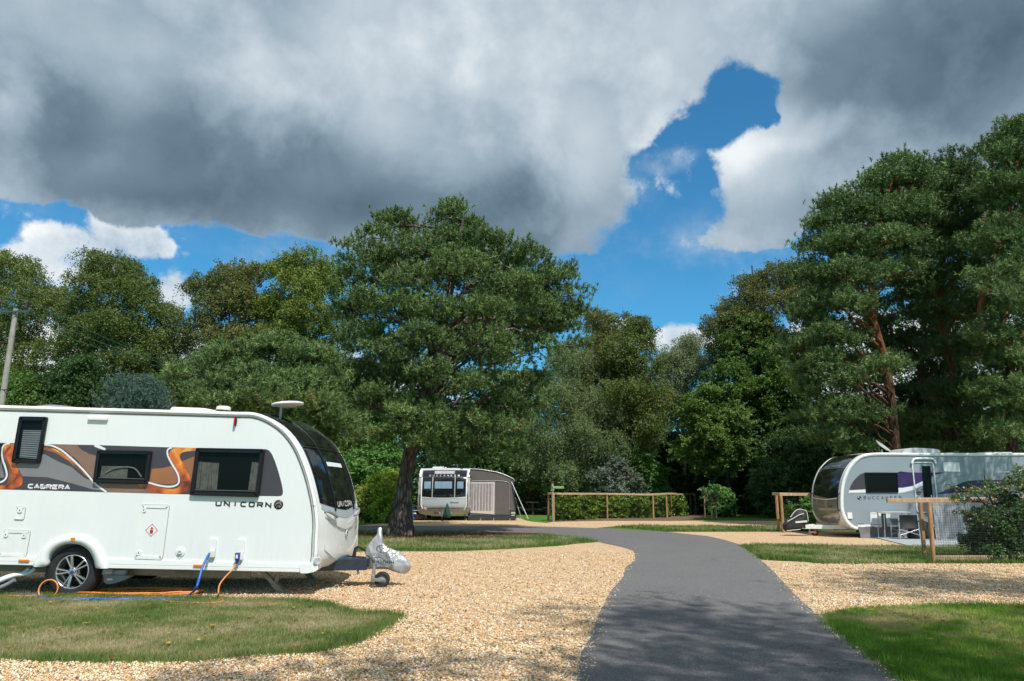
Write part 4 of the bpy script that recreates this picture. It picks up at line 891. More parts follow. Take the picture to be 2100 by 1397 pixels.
side_window(van, ZZ(Z1, [(885, 540), (1370, 547), (1330, 840), (845, 828)]), YF-.004, .045, .045, ex_kitchen)
def ex_lounge(f, i1):
    for quad in ([(120, 640), (215, 650), (200, 890), (95, 885)], [(215, 650), (305, 655), (285, 890), (205, 890)], [(600, 645), (665, 650), (640, 900), (565, 895)]):
        m_ = MB(); q = ZZ(Z2, quad); nx = 10; rows = []
        for i in range(nx+1):
            t = i/nx; top = np.array(q[0])*(1-t)+np.array(q[1])*t; bot = np.array(q[3])*(1-t)+np.array(q[2])*t
            rows += [(top[0], YF-.010+.004*math.sin(i*2.6), top[1]), (bot[0], YF-.010+.004*math.sin(i*2.6+.4), bot[1])]
        m_.add(rows, [(2*i, 2*i+1, 2*i+3, 2*i+2) for i in range(nx)], 'curtain')
        m_.build('curtain', f)
    m_ = MB(); a, b = Z2(90, 893), Z2(650, 906); m_.beam((a[0], YF-.030, a[1]), (b[0], YF-.030, b[1]), .004, .010, 'light_grey'); m_.build('stay_bar', f)
side_window(van, ZZ(Z2, [(107, 519), (717, 530), (664, 961), (50, 942)]), YF-.004, .045, .055, ex_lounge)
side_window(van, ZZ(Z1, [(-560, 470), (20, 475), (-10, 830), (-560, 815)]), YF-.004, .045, .055)
# hatches
def hatch(name, parent, quad, yf, w_, m='white_plastic', locks=(), r=.03, proud=.014, knob=True):
    o = round_poly(quad, r); i1 = inset(o, w_); mb = MB(); mb.ring(o, i1, yf-proud, yf, m); mb.prism(inset(o, w_*.9), yf-.005, yf-.001, m if m != 'white_plastic' else 'white_side', cap_back=False)
    f = mb.build(name, parent)
    g_ = MB(); g_.ring(inset(o, -.004), inset(o, .002), yf-.003, yf, 'text_grey'); g_.build('seal', f)
    for (x, z) in locks:
        k = MB(); k.prism(rrect(x-.032, z-.032, x+.032, z+.032, .02), yf-proud-.004, yf-.004, m); k.lathe([(0, .003), (.008, .003), (.009, 0)], (x, yf-proud-.004, z), (0, -1, 0), 'text_dark', 10); k.build('lock', f)
    return f
hatch('gas_locker_door', van, ZZ(Z1, [(1268, 1024), (1520, 1032)])+ZZ(Z3, [(1456, 384), (1202, 374)]), YF, .045, locks=[Z1(1293, 1073), Z3(1245, 322)])
hatch('service_hatch', van, ZZ(Z3, [(28, 118), (276, 124), (236, 358), (-8, 352)]), YF, .035, locks=[Z3(57, 160), Z3(220, 168)])
hatch('gas_barbecue_point', van, ZZ(Z1, [(145, 1045), (232, 1048), (215, 1160), (130, 1157)]), YF, .018, locks=[Z1(183, 1077)], r=.02)
q = Z3(1360, 120); mb = MB(); s_ = .088
mb.ring([(q[0], q[1]+s_), (q[0]+s_, q[1]), (q[0], q[1]-s_), (q[0]-s_, q[1])], [(q[0], q[1]+s_*.93), (q[0]+s_*.93, q[1]), (q[0], q[1]-s_*.93), (q[0]-s_*.93, q[1])], YF-.009, YF-.006, 'red_plastic')
mb.prism(rrect(q[0]-.022, q[1]-.045, q[0]+.022, q[1]+.028, .01), YF-.009, YF-.006, 'red_plastic'); mb.prism(rrect(q[0]-.011, q[1]+.02, q[0]+.011, q[1]+.042, .004), YF-.009, YF-.006, 'red_plastic')
mb.box((q[0], YF-.010, q[1]+.012), (.04, .002, .008), 'text_white'); mb.build('gas_warning_sticker', van)
# wheel arch, skirt, lights
oa = ZZ(Z3, [(302, 445), (303, 405), (330, 370), (362, 322), (410, 262), (470, 215), (550, 182), (650, 163), (740, 168), (810, 192), (870, 235), (912, 290), (938, 345), (958, 378), (975, 400), (975, 462)])
ia = ZZ(Z3, [(385, 447), (405, 445), (428, 425), (438, 372), (462, 322), (510, 278), (565, 252), (630, 240), (700, 243), (755, 262), (800, 295), (832, 340), (852, 390), (862, 435), (868, 455), (885, 460)])
oa = resample(catmull(oa, 5), 48); ia = resample(catmull(ia, 5), 48); mb = MB()
a3 = [(x, YF-.034, z) for x, z in ia]; o3 = [(x, YF-.022, z) for x, z in oa]; mid = [((a[0]*.35+b[0]*.65), YF-.042, (a[2]*.35+b[2]*.65)) for a, b in zip(a3, o3)]; ob = [(x, YF+.002, z) for x, z in oa]; ib = [(x, YF+.05, z) for x, z in ia]
rows = ib+a3+mid+o3+ob; n_ = 48; mb.add(rows, [(k*n_+i, k*n_+i+1, (k+1)*n_+i+1, (k+1)*n_+i) for k in range(4) for i in range(n_-1)], 'white_gel', True)
for idx in (0, n_-1): mb.add([ib[idx], a3[idx], mid[idx], o3[idx], ob[idx]], [(0, 1, 2, 3, 4)], 'white_gel')
am = mb.build('wheel_arch', van)
mb = MB(); mb.prism(rrect(*Z3(650, 213), *Z3(691, 184), .006), YF-.052, YF-.03, 'amber'); mb.build('marker_light', van)
def skirt(F0, F1, name='side_skirt'):
    mb = MB(); (x0, zt0), (x0b, zb0), (x1, zt1), (x1b, zb1) = F0[0], F0[1], F1[0], F1[1]
    prof = [(0, .0), (-.022, -.004), (-.024, -.5), (-.014, -.54), (-.026, -.58), (-.026, -.93), (-.006, -1), (.03, -1)]
    rows = []
    for i in range(9):
        t = i/8; x = x0+(x1-x0)*t; zt = zt0+(zt1-zt0)*t; h = (zt0-zb0)*(1-t)+(zt1-zb1)*t; rows += [(x, YF+p, zt+q_*h) for p, q_ in prof]
    k = len(prof); mb.add(rows, [(i*k+j, i*k+j+1, (i+1)*k+j+1, (i+1)*k+j) for i in range(8) for j in range(k-1)], 'white_gel'); mb.add(rows[:k], [tuple(range(k))], 'white_gel'); mb.add(rows[-k:], [tuple(range(k))], 'white_gel')
    return mb.build(name, van)
skirt((Z3(962, 378), Z3(975, 462)), (Z4(945, 422), Z4(945, 497))); skirt((Z3(-900, 345), Z3(-900, 412)), (Z3(332, 360), Z3(303, 436)))
mb = MB(); pr = ZZ(Z4, [(945, 420), (1060, 424), (1085, 380), (1100, 400), (1110, 470), (1070, 492), (1000, 506), (945, 504)]); mb.prism(round_poly(pr, .03), YF-.03, YF+.12, 'white_gel', True)
mb.build('corner_moulding', van)
for F_, x_, z_ in ((Z3, 228, 391), (Z3, 1788, 436), (Z4, 42, 436)):
    if F_ is Z4: continue
    c_ = F_(x_, z_); mb = MB(); mb.box((c_[0], YF-.034, c_[1]), (.15, .02, .032), 'amber', bev=.006); mb.build('marker_light', van)
# sockets, water inlet, lights on the wall
for (x0, z0, x1, z1, plug) in ((130, 197, 200, 300, 0), (372, 205, 452, 325, 1)):
    A = Z4(x0, z1); B = Z4(x1, z0); mb = MB(); mb.prism(rrect(A[0], A[1], B[0], B[1], .02), YF-.028, YF, 'white_plastic'); f = mb.build('socket_cover', van)
    A = Z4(x0+6, 300 if not plug else 325); B = Z4(x0+52 if not plug else x0+60, 362 if not plug else 385); mb = MB()
    mb.box(((A[0]+B[0])/2, YF-.035, (A[1]+B[1])/2), (abs(B[0]-A[0]), .07, abs(A[1]-B[1])), 'cream_plastic' if not plug else 'white_plastic', bev=.008)
    mb.build('socket', f)
wi = Z3(1617, 315); mb = MB(); mb.lathe([(.022, .030), (.030, .032), (.036, .014), (.052, .012), (.062, .014), (.068, .006), (.070, 0)], (wi[0], YF, wi[1]), (0, -1, 0), 'white_plastic', 28); mb.lathe([(0, .026), (.026, .026)], (wi[0], YF, wi[1]), (0, -1, 0), 'light_grey', 20); mb.prism(round_poly([(wi[0]-.03, wi[1]-.04), (wi[0]+.03, wi[1]-.04), (wi[0], wi[1]-.098)], .01), YF-.010, YF, 'white_plastic'); mb.build('water_inlet', van)
A = Z1(793, 270); B = Z1(975, 243); mb = MB(); mb.box(((A[0]+B[0])/2, YF-.02, (A[1]+B[1])/2), (B[0]-A[0], .04, B[1]-A[1]), 'white_plastic', bev=.012); mb.build('awning_light', van)
c_ = Z2(457, 287); mb = MB(); mb.prism([(c_[0]+.012*math.cos(a), c_[1]+.062*math.sin(a)) for a in [2*PI*i/20 for i in range(20)]], YF-.05, YF, 'black_trim', True); mb.prism([(c_[0]-.012+.010*math.cos(a), c_[1]+.055*math.sin(a)) for a in [2*PI*i/20 for i in range(20)]], YF-.056, YF-.01, 'red_plastic', True); mb.build('position_light', van)
c_ = Z4(1090, 395); mb = MB(); mb.lathe([(0, .004), (.035, .006), (.05, .014), (.055, .008), (.06, 0)], (c_[0]+.02, YF-.024, c_[1]), (.55, -1, 0), 'light_grey', 22); mb.build('side_reflector', van)
# roof fittings
def roof_box(name, x0, x1, h, m, yy=-.55, wy=.5, bev=.05): mb = MB(); mb.box(((x0+x1)/2, yy, roofz+h/2-.01), (abs(x1-x0), wy, h+.03), m, bev=bev); return mb.build(name, van)
A, B = Z2(-180, 195), Z2(415, 195); rb = MB(); rb.prism(round_poly([(A[0], roofz-.02), (A[0]+.02, roofz+.075), (B[0]-.45, roofz+.07), (B[0], roofz-.02)], .08), -1.02, -.35, 'white_plastic', True); rb.build('skylight_cover', van)
A, B = Z2(240, 185), Z2(348, 146); mb = MB(); mb.lathe([(0, .055), (.085, .055), (.098, .045), (.104, .02), (.108, 0)], ((A[0]+B[0])/2, -.95, roofz+.055), (0, 0, 1), 'cream_plastic', 24); mb.build('roof_vent', van)
mp_ = Z2(740, 212); mt = Z2(745, 133); mb = MB(); mb.tube([(mp_[0], -.55, mp_[1]-.25), (mt[0], -.55, mt[1]+.06)], .018, 'light_grey', 10)
mb.lathe([(0, -.03), (.10, -.028), (.19, -.006), (.235, .004), (.245, .014), (.24, .034), (.20, .046), (.10, .055), (0, .058)], (Z2(795, 110)[0]+.02, -.55, mt[1]+.06), (-.10, 0, 1), 'white_plastic', 32); mb.build('aerial', van)
A, B = Z1(240, 140), Z1(520, 140); mb = MB(); mb.lathe([(0, .075), (.18, .07), (.30, .045), (.36, 0)], ((A[0]+B[0])/2, -.75, roofz-.005), (0, 0, 1), 'grey_plastic', 32); mb.build('roof_dome', van)
# chassis, wheel, legs, mover
mb = MB(); mb.beam((-2.9, -.80, floor_z-.06), (2.6, -.80, floor_z-.06), .05, .15, 'chassis'); mb.beam((-2.9, .80, floor_z-.06), (2.6, .80, floor_z-.06), .05, .15, 'chassis'); mb.beam((wc[0], -1.0, wc[1]), (wc[0], 1.0, wc[1]), .08, .08, 'chassis')
for x in (-1.6, .9, 1.8): mb.beam((x, -.8, floor_z-.05), (x, .8, floor_z-.05), .05, .07, 'chassis')
mb.build('chassis', van)
wr = MB(); tyre = None
whl = bpy.data.objects.new('wheel', None); COL.objects.link(whl); whl.parent = van
wheel('wheel', whl, (wc[0], -HW+.05, wc[1]-.0), WR, .238, .2)
whl2 = bpy.data.objects.new('wheel', None); COL.objects.link(whl2); whl2.parent = van
wheel('wheel', whl2, (wc[0], HW-.05, wc[1]), WR, .238, .2, 1)
mb = MB(); A = Z3(395, 450); mb.prism(ZZ(Z3, [(385, 450), (425, 460), (408, 580), (362, 620), (370, 530)]), -HW+.08, -HW+.22, 'black_plastic'); mb.build('mud_flap', van)
mb = MB(); ml = lambda x, y: Z3(x, y); a, b = ml(850, 510), ml(1070, 510); mb.beam((a[0], -.95, a[1]), (b[0], -.95, b[1]), .09, .07, 'light_grey', .02); mb.prism(catmull(ZZ(Z3, [(890, 560), (940, 535), (1100, 535), (1120, 548), (1000, 600), (920, 612), (885, 590)]), 4, True), -1.02, -.90, 'grey_plastic', True); c_ = ml(925, 500); mb.box((c_[0], -1.0, c_[1]), (.13, .1, .07), 'light_grey', bev=.015); c_ = ml(940, 570); mb.box((c_[0], -1.025, c_[1]), (.08, .004, .022), 'text_white'); mb.build('motor_mover', van)
def steady(parent, top, foot, y, sp=.13, m='chassis'):
    mb = MB(); t1 = Vector((top[0]-sp, y, top[1])); t2 = Vector((top[0]+sp, y, top[1])); ft = Vector((foot[0], y, foot[1])); k = t1.lerp(ft, .55)
    mb.beam(t1, k, .10, .05, m); mb.beam(k+Vector((.03, 0, 0)), t2, .05, .045, m); mb.beam(k, ft, .10, .075, m, .006); mb.beam(k+(ft-k)*.25+Vector((0, -.045, 0)), ft+(k-ft)*.25+Vector((0, -.045, 0)), .004, .02, 'dark_void'); mb.box((ft.x, y, ft.z+.008), (.17, .11, .02), 'galv', bev=.004); return mb.build('corner_steady', parent)
def ground_local(px, py): p = VM.inverted() @ Vector((*G(px, py), 0)); return p
fp = ground_local(571, 1221.5); tp = Z4(690, 500); tl = VM.inverted() @ P(556, 1176, NEARY+.35); steady(van, (tl.x, floor_z-.01), (fp.x, fp.z), -HW+.32)
steady(van, (tl.x, floor_z-.01), (fp.x, fp.z), HW-.32); steady(van, (-2.7, floor_z-.01), (-2.85, -.09), -HW+.32); steady(van, (-2.7, floor_z-.01), (-2.85, -.09), HW-.32)
# waste pipes under the tail
mb = MB()
for dx in (0, .11): 
    a = Vector((*Z3(205+dx*450, 470), 0)); mb.tube(catmull([(a.x, -1.0, a.y), (a.x-.06, -1.05, a.y-.07), (a.x-.16-dx, -1.1, a.y-.10), (a.x-.36-dx, -1.12, a.y-.19)], 5), .028, 'white_plastic', 8)
    mb.tube([(a.x+.005, -1.0, a.y+.04), (a.x, -1.0, a.y-.01)], .032, 'grey_plastic', 8)
e = Vector((*Z3(80, 580), 0)); mb.tube(catmull([(e.x+.06, -1.12, e.y+.02), (e.x-.08, -1.14, e.y-.07), (e.x-.35, -1.2, e.y-.16), (e.x-.9, -1.25, e.y-.2)], 5), .03, 'grey_plastic', 8); mb.build('waste_pipe', van)
# drawbar (A-frame), hitch and jockey wheel on the centre line
CYW = NEARY+HW
H_ = lambda px, py, y=CYW-.03: VM.inverted() @ P(px, py, y)
mb = MB(); a = H_(645, 1155, CYW-.55); b = H_(752, 1156)
for s1 in (-1, 1):
    mb.beam((a.x-.35, s1*.62, b.z), (b.x+.02, s1*.12, b.z), .06, .17, 'navy_steel', .008)
mb.beam((b.x-.5, 0, b.z+.03), (b.x+.05, 0, b.z+.03), .22, .10, 'navy_steel', .01)
c_ = H_(737, 1172); mb.beam((c_.x, -.15, b.z-.09), (c_.x+.01, -.15, b.z-.15), .03, .04, 'galv'); mb.build('drawbar', van)
mb = MB(); mb.prism([(p.x, p.z) for p in (H_(722, 1143), H_(727, 1123), H_(734, 1119), H_(747, 1125), H_(752, 1130), H_(749, 1131), H_(736, 1124), H_(731, 1128), H_(730, 1143))], -.06, -.03, 'black_plastic'); mb.build('corner_bracket', van)
ax = H_(780, 1196.5); jr = .118; jw = bpy.data.objects.new('jockey_wheel', None); COL.objects.link(jw); jw.parent = van
gz = (VM.inverted() @ Vector((*G(780, 1208), 0))).z; cy = -.20; ax = VM.inverted() @ Vector((-1.985, CYW-.2, jr+.002))
mb = MB(); mb.lathe([(jr*.62, -.035), (jr*.8, -.042), (jr-.006, -.034), (jr, -.02), (jr, .02), (jr-.006, .034), (jr*.8, .042), (jr*.62, .035)], (ax.x, cy, ax.z), (0, 1, 0), 'rubber', 30); mb.build('tyre', jw)
mb = MB(); mb.lathe([(0, -.02), (jr*.25, -.03), (jr*.3, -.012), (jr*.62, -.022), (jr*.62, .022), (0, .03)], (ax.x, cy, ax.z), (0, 1, 0), 'grey_plastic', 24); mb.build('rim', jw)
mb = MB(); sx_ = ax.x-.135; mb.tube([(sx_, cy, ax.z-.01), (sx_, cy, b.z+.02)], .026, 'galv', 10); mb.beam((sx_-.01, cy-.055, ax.z+.0), (ax.x+.02, cy-.055, ax.z), .012, .05, 'galv', .01); mb.beam((sx_-.01, cy+.055, ax.z), (ax.x+.02, cy+.055, ax.z), .012, .05, 'galv'); mb.box((sx_, cy, ax.z+.03), (.06, .13, .08), 'galv', bev=.01); mb.build('jockey_post', jw)
# hitch cover: silver cloth thrown over the coupling
cv = lambda x, y: (lambda p: (p.x, p.z))(H_(700+x/9.3125, 1070+y/9.3125))
outl = [cv(*p) for p in [(462, 640), (440, 600), (480, 500), (550, 390), (620, 305), (668, 250), (690, 150), (700, 116), (740, 112), (765, 125), (768, 300), (752, 350), (770, 400), (840, 450), (900, 490), (1040, 555), (1105, 565), (1160, 620), (1250, 700), (1300, 780), (1335, 850), (1300, 930), (1240, 985), (1180, 1000), (1000, 960), (880, 915), (700, 910), (560, 905), (445, 900), (455, 780)]]
cov = thing('hitch_cover', 'silver cloth hitch cover with printed lettering over the white caravan coupling', 'cover', (0, 0, 0)); cov.matrix_world = VM
mb = MB(); pillow(mb, resample(catmull(outl, 4, True)+[outl[0]], 120)[:-1], .15, 'silver_cloth', .075, 4, nk=18); mb.build('cloth', cov, smooth=True)
mb = MB(); tp0 = cv(715, 500); ell = lambda rx, rz, n=28: [(tp0[0]+.10+rx*math.cos(2*PI*i/n)+.03*math.sin(2*PI*i/n)*0, -.225, tp0[1]+rz*math.sin(2*PI*i/n)) for i in range(n+1)]
mb.tube(ell(.105, .058), .0045, 'text_dark', 5); mb.tube(ell(.092, .046), .003, 'text_dark', 5)
mb.tube([(tp0[0]+.10+a_, -.225, tp0[1]+b_) for a_, b_ in [(-.06, .025), (-.03, -.028), (.0, .02), (.03, -.028), (.065, .03)]], .007, 'text_dark', 5); mb.build('logo', cov)
for txt, yy, sz, mt_ in (('WINCHESTER', 625, .062, 'text_grey'), ('CARAVANS', 672, .062, 'text_grey'), ('01962 714844', 770, .060, 'text_dark'), ('www.winchestercaravans.com', 805, .026, 'text_grey')):
    q0 = cv(628, yy); mb = MB(); mb.text(txt, sz, side_txt(q0, -.228), mt_, 1.0, bold=.001, xs=.98); mb.build('lettering', cov)
mb = MB(); q0, q1 = cv(1170, 910), cv(1130, 1120); mb.beam((q0[0], -.15, q0[1]), (q1[0], -.15, q1[1]), .004, .03, 'light_grey'); mb.build('strap', cov)

# hoses and cables lying about the white caravan
def wpt(F, zx, zy, off): p = VM @ Vector((F(zx, zy)[0], YF-off, F(zx, zy)[1])); return p
def g3(zx, zy, h=.02): x, y = G(zx/4.367, 1060+zy/4.367); return Vector((x, y, h))
def g4(zx, zy, h=.02): x, y = G(400+zx/4.367, 1060+zy/4.367); return Vector((x, y, h))
mb = MB(); pl = wpt(Z3, 1893, 325, .06)
pts = [pl+Vector((.05, .02, .01)), pl, P(1845/4.367, 1060+385/4.367, NEARY-.14), P(1810/4.367, 1060+460/4.367, NEARY-.22), P(1785/4.367, 1060+550/4.367, NEARY-.3), P(1755/4.367, 1060+640/4.367, NEARY-.38), g3(1700, 715, .03), g3(1630, 750), g3(1560, 758), g3(1400, 752), g3(1200, 750), g3(1000, 757), g3(800, 752), g3(650, 760), g3(540, 762), g3(430, 752), g3(370, 740), g3(345, 722), g3(360, 705), g3(300, 712), g3(150, 706), g3(0, 698), g3(-400, 700)]
mb.tube(catmull(pts, 7), .017, 'blue_hose', 10); hose = mb.build('water_hose'); tag(hose, 'blue water hose running from the caravan wall along the lawn edge', 'hose')
mb = MB(); pl = wpt(Z4, 400, 360, .07)
pts = [pl, pl+Vector((-.01, 0, -.05)), P(400+345/4.367, 1060+460/4.367, NEARY-.1), P(400+270/4.367, 1060+540/4.367, NEARY-.18), P(400+220/4.367, 1060+610/4.367, NEARY-.26), P(400+208/4.367, 1060+690/4.367, NEARY-.33), g4(215, 730, .03), g4(240, 755), g4(247, 772), g4(200, 782), g4(90, 788), g4(-60, 783), g3(1500, 770), g3(1400, 735), g3(1250, 720)]
mb.tube(catmull(pts, 6), .0105, 'orange_cable', 8)
r = random.Random(5)
cc = Vector(G(1250/4.367, 1060+692/4.367)+(0,)); pts = []
for k in range(130):
    a = k*.36; rx = .80+.14*math.sin(k*.17)+r.uniform(-.10, .10); ry = .26+.05*math.cos(k*.11)+r.uniform(-.06, .06)
    pts.append(Vector((cc.x+rx*math.cos(a)+.06*math.sin(k*.05), cc.y+ry*math.sin(a), .014+.0003*k+.006*r.random())))
mb.tube(catmull(pts, 3), .0072, 'orange_cable', 6)
pts = [pts[-1], g3(850, 712), g3(620, 708), g3(480, 712), g3(400, 712)]
lc = P(432/4.367, 1060+650/4.367, NEARY-.12)
pts += [lc+Vector((.13*math.cos(a), .02*math.sin(a), .125*math.sin(a))) for a in [-2.0+.45*i for i in range(14)]]+[g3(380, 716), g3(200, 722), g3(0, 718), g3(-400, 716)]
mb.tube(catmull(pts, 5), .0105, 'orange_cable', 8)
cab = mb.build('extension_cable'); tag(cab, 'orange mains cable coiled on the gravel under the white caravan', 'cable')
pg = MB(); A = wpt(Z4, 400, 350, .075); pg.box(A, (.065, .07, .10), 'blue_plug', bev=.012); pg.box(A+Vector((0, -.037, .0)), (.03, .003, .05), 'text_white'); pg.beam(A+Vector((0, 0, -.05)), A+Vector((-.01, 0, -.10)), .035, .035, 'blue_plug', .008); pgo = pg.build('plug', cab)
# ---------------------------------------------------------------- foliage
def lobe(px, py, rx, ry, Y, dy=0, rd=None):
    """crown lobe measured in the photograph -> centre and radii in metres at distance Y+dy"""
    p = P(px, py, Y+dy); k = PXM(py, Y+dy); return (p.x, p.y, p.z, rx/k, (rd if rd else .8*rx/k+.2*ry/k), ry/k)
def clump_points(r, lobes, n, lo=.62, hi=1.05, up=.15, carve=True):
    A = np.array(lobes, float); wt = A[:, 3]*A[:, 5]+A[:, 3]*A[:, 4]+A[:, 4]*A[:, 5]; wt /= wt.sum(); C = []; N_ = []; I = []; tot = 0
    while tot < n:
        k = r.choice(len(A), n, p=wt); d = r.normal(size=(n, 3)); d[:, 2] += up; d /= np.linalg.norm(d, axis=1)[:, None]
        rad = lo+(hi-lo)*r.rand(n)**.5
        rad *= 1+.16*np.sin(d[:, 0]*5+k*1.7)*np.sin(d[:, 1]*4+k*2.3)+.10*np.sin(d[:, 2]*9+k)
        c = A[k, :3]+d*A[k, 3:]*rad[:, None]; keep = c[:, 2] > .05
        if carve and len(A) > 1:
            q = np.full(n, 9.0)
            for j in range(len(A)):
                v = np.linalg.norm((c-A[j, :3])/A[j, 3:], axis=1); v[k == j] = 9; q = np.minimum(q, v)
            keep &= (q > .72) | (r.rand(n) < .12)
        C.append(c[keep]); N_.append(d[keep]); I.append(k[keep]); tot += keep.sum()
    return np.concatenate(C)[:n], np.concatenate(N_)[:n], np.concatenate(I)[:n]
def breakup(lobes, k, sc, seed, flat=1.0, keep=.8):
    """each big lobe gets smaller ones budding from its surface, so that the outline and the light break up"""
    r = np.random.RandomState(seed+900); out = []
    for l in lobes:
        out.append((l[0], l[1], l[2], l[3]*keep, l[4]*keep, l[5]*keep))
        for i in range(k):
            d = r.normal(size=3); d[2] += .35; d /= np.linalg.norm(d); q = sc*r.uniform(.65, 1.25); f = r.uniform(.68, 1.0)
            out.append((l[0]+d[0]*l[3]*f, l[1]+d[1]*l[4]*f, l[2]+d[2]*l[5]*f, l[3]*q, l[4]*q, l[5]*q*flat))
            if i % 2 == 0:
                e = r.normal(size=3); e[2] += .6; e /= np.linalg.norm(e); q2 = sc*r.uniform(.3, .55); f = r.uniform(.95, 1.18)
                out.append((l[0]+e[0]*l[3]*f, l[1]+e[1]*l[4]*f, l[2]+e[2]*l[5]*f, l[3]*q2, l[4]*q2, l[5]*q2*1.2))
    return out
def unit(v): return v/np.maximum(np.linalg.norm(v, axis=1), 1e-9)[:, None]
def leaf_mesh(name, lobes, n_leaf, ll, lw, clump, per, seed, up=.6, droop=0.0, lo=.62, hi=1.05, flat=.75, carve=True, vb=0.0, bud=5):
    r = np.random.RandomState(seed); lobes = breakup(lobes, bud, .46, seed, keep=.78) if bud else lobes; nc = max(1, n_leaf//per); C, N_, I = clump_points(r, lobes, nc, lo, hi, carve=carve)
    n = nc*per; c = np.repeat(C, per, 0); nn = np.repeat(N_, per, 0); sd = unit(N_*.8+r.normal(size=(nc, 3))*.55+np.array([0, 0, .25-droop*.7])); sl_ = clump*2.1*(.5+.9*r.rand(nc))     # leafy sprays along twigs, not balls
    tt = r.rand(n)**.8; SD = np.repeat(sd, per, 0); SL = np.repeat(sl_, per)
    off = SD*(SL*(tt-.35))[:, None]+np.clip(r.normal(size=(n, 3)), -1.6, 1.6)*np.array([1, 1, flat])*(clump*.34*(1.15-.7*tt))[:, None]; off[:, 2] -= .25*SL*tt*tt
    if droop > 0: off[:, 2] -= droop*.8*tt*r.rand(n)
    p = c+off; p[:, 2] = np.maximum(p[:, 2], .03)
    nrm = unit(r.normal(size=(n, 3))+np.array([0, 0, up])+nn*.5); a = unit(np.cross(nrm, r.normal(size=(n, 3)))); b = np.cross(nrm, a)
    if droop > 0: a = unit(a+np.array([0, 0, -.8])); b = unit(np.cross(nrm, a))
    s = (.6+.7*r.rand(n))[:, None]; A = a*ll/2*s; B = b*lw/2*s
    co = np.stack([p-A, p+B*1.0+A*.1, p+A, p-B+A*.1], 1).reshape(-1, 3)
    var = np.clip(vb+.42*np.repeat(r.rand(nc), per)+.25*r.rand(n)+.22*r.rand(len(lobes))[np.repeat(I, per)]+.12*(r.rand(n) < .04), 0, 1)
    return np_mesh(name, co, np.arange(4*n).reshape(-1, 4), 4, var)
def needle_mesh(name, lobes, tufts, per, L_, w_, seed, shoot=.16, up=.9, lo=.55, hi=1.05, spread=.12, carve=True, group=7, gr=.2, brown=.003, bud=4):
    """Scots pine: groups of upright bottle-brush shoots, each a spray of fine needles"""
    r = np.random.RandomState(seed); lobes = breakup(lobes, bud, .42, seed, .75, .74) if bud else lobes; ng = max(1, tufts//group); C0, N0, I0 = clump_points(r, lobes, ng, lo, hi, .75, carve)
    C = np.repeat(C0, group, 0)+r.normal(size=(ng*group, 3))*np.array([gr, gr, gr*.45]); N_ = np.repeat(N0, group, 0)+r.normal(size=(ng*group, 3))*.25; tufts = ng*group
    ax = unit(N_*.55+np.array([0, 0, up])+r.normal(size=(tufts, 3))*.35); n = tufts*per; t = r.rand(n); axr = np.repeat(ax, per, 0); sz = np.repeat(.7+.6*r.rand(tufts), per)
    base = np.repeat(C, per, 0)+axr*(t*shoot*sz)[:, None]; d = unit(axr*.75+unit(r.normal(size=(n, 3)))*.95); b = unit(np.cross(d, r.normal(size=(n, 3))))
    ln = (L_*(.7+.5*r.rand(n))*sz)[:, None]
    co = np.stack([base-b*w_/2, base+b*w_/2, base+d*ln], 1).reshape(-1, 3)
    var = .34*np.repeat(r.rand(tufts), per)+.22*np.repeat(np.repeat(r.rand(ng), group), per)+.2*r.rand(n)+.12*r.rand(len(lobes))[np.repeat(np.repeat(I0, group), per)]+.06*t
    var = np.clip(var, 0, .92); var[np.repeat(r.rand(tufts) < brown, per)] = 1.0
    return np_mesh(name, co, np.arange(3*n).reshape(-1, 3), 3, var)
def limb(mb, a, b, r0, r1, m, seed, sag=.12, n=7, seg=6):
    r = random.Random(seed); a = Vector(a); b = Vector(b); L_ = (b-a).length; pts = []
    for i in range(n+1):
        t = i/n; p = a.lerp(b, t); w_ = math.sin(t*PI)*L_*.05; p += Vector((r.uniform(-w_, w_), r.uniform(-w_, w_), r.uniform(-w_, w_)+sag*L_*math.sin(t*PI))); pts.append(p)
    mb.tube(catmull([tuple(p) for p in pts], 2), [r0+(r1-r0)*(i/(2*n)) for i in range(2*n+1)], m, seg, caps=False)
    return pts
def trunk_and_limbs(parent, path, r0, r1, lobes, bark, seed, limb_r=.09, every=1, name='trunk', flare=1.35, twigs=2, n=14, limb_frac=.62, sag=.1, zmin=0.0):
    """tapered stem with roots flare, a limb to each lobe and twigs beyond"""
    mb = MB(); pts = resample(catmull(path, 6), 26); rr = [(r0+(r1-r0)*(i/25)**.8)*(1+(flare-1)*max(0, 1-i/3)**2) for i in range(26)]; rnd = random.Random(seed); ph = rnd.random()*6
    mb.tube(pts, rr, bark, n, rfun=lambda t, a: 1+(.10*math.sin(a*5+ph)+.06*math.sin(a*9+ph*2))*(1.6 if t < .12 else .5))
    P3 = [Vector(p) for p in pts]
    for k, l in enumerate(lobes):
        if k % every: continue
        c = Vector(l[:3]); want = c.z-limb_frac*math.hypot(c.x-P3[13].x, c.y-P3[13].y)*.8; want = min(max(want, P3[2].z+.8, zmin), P3[-1].z)
        q = min(P3[2:], key=lambda p: abs(p.z-want)); i = P3.index(q); rb = min(limb_r*(.5+.25*max(l[3], l[5])), rr[i]*.7)
        lp = limb(mb, q, c, rb, .018, bark, seed+k, sag)
        for j in range(twigs):
            a = rnd.random()*6.28; e = c+Vector((math.cos(a)*l[3]*.8, math.sin(a)*l[4]*.8, rnd.uniform(-.1, .7)*l[5])); limb(mb, lp[-2 if j % 2 else -3], e, rb*.35+.006, .006, bark, seed+k*7+j, .05, 4, 5)
    return mb.build(name, parent)
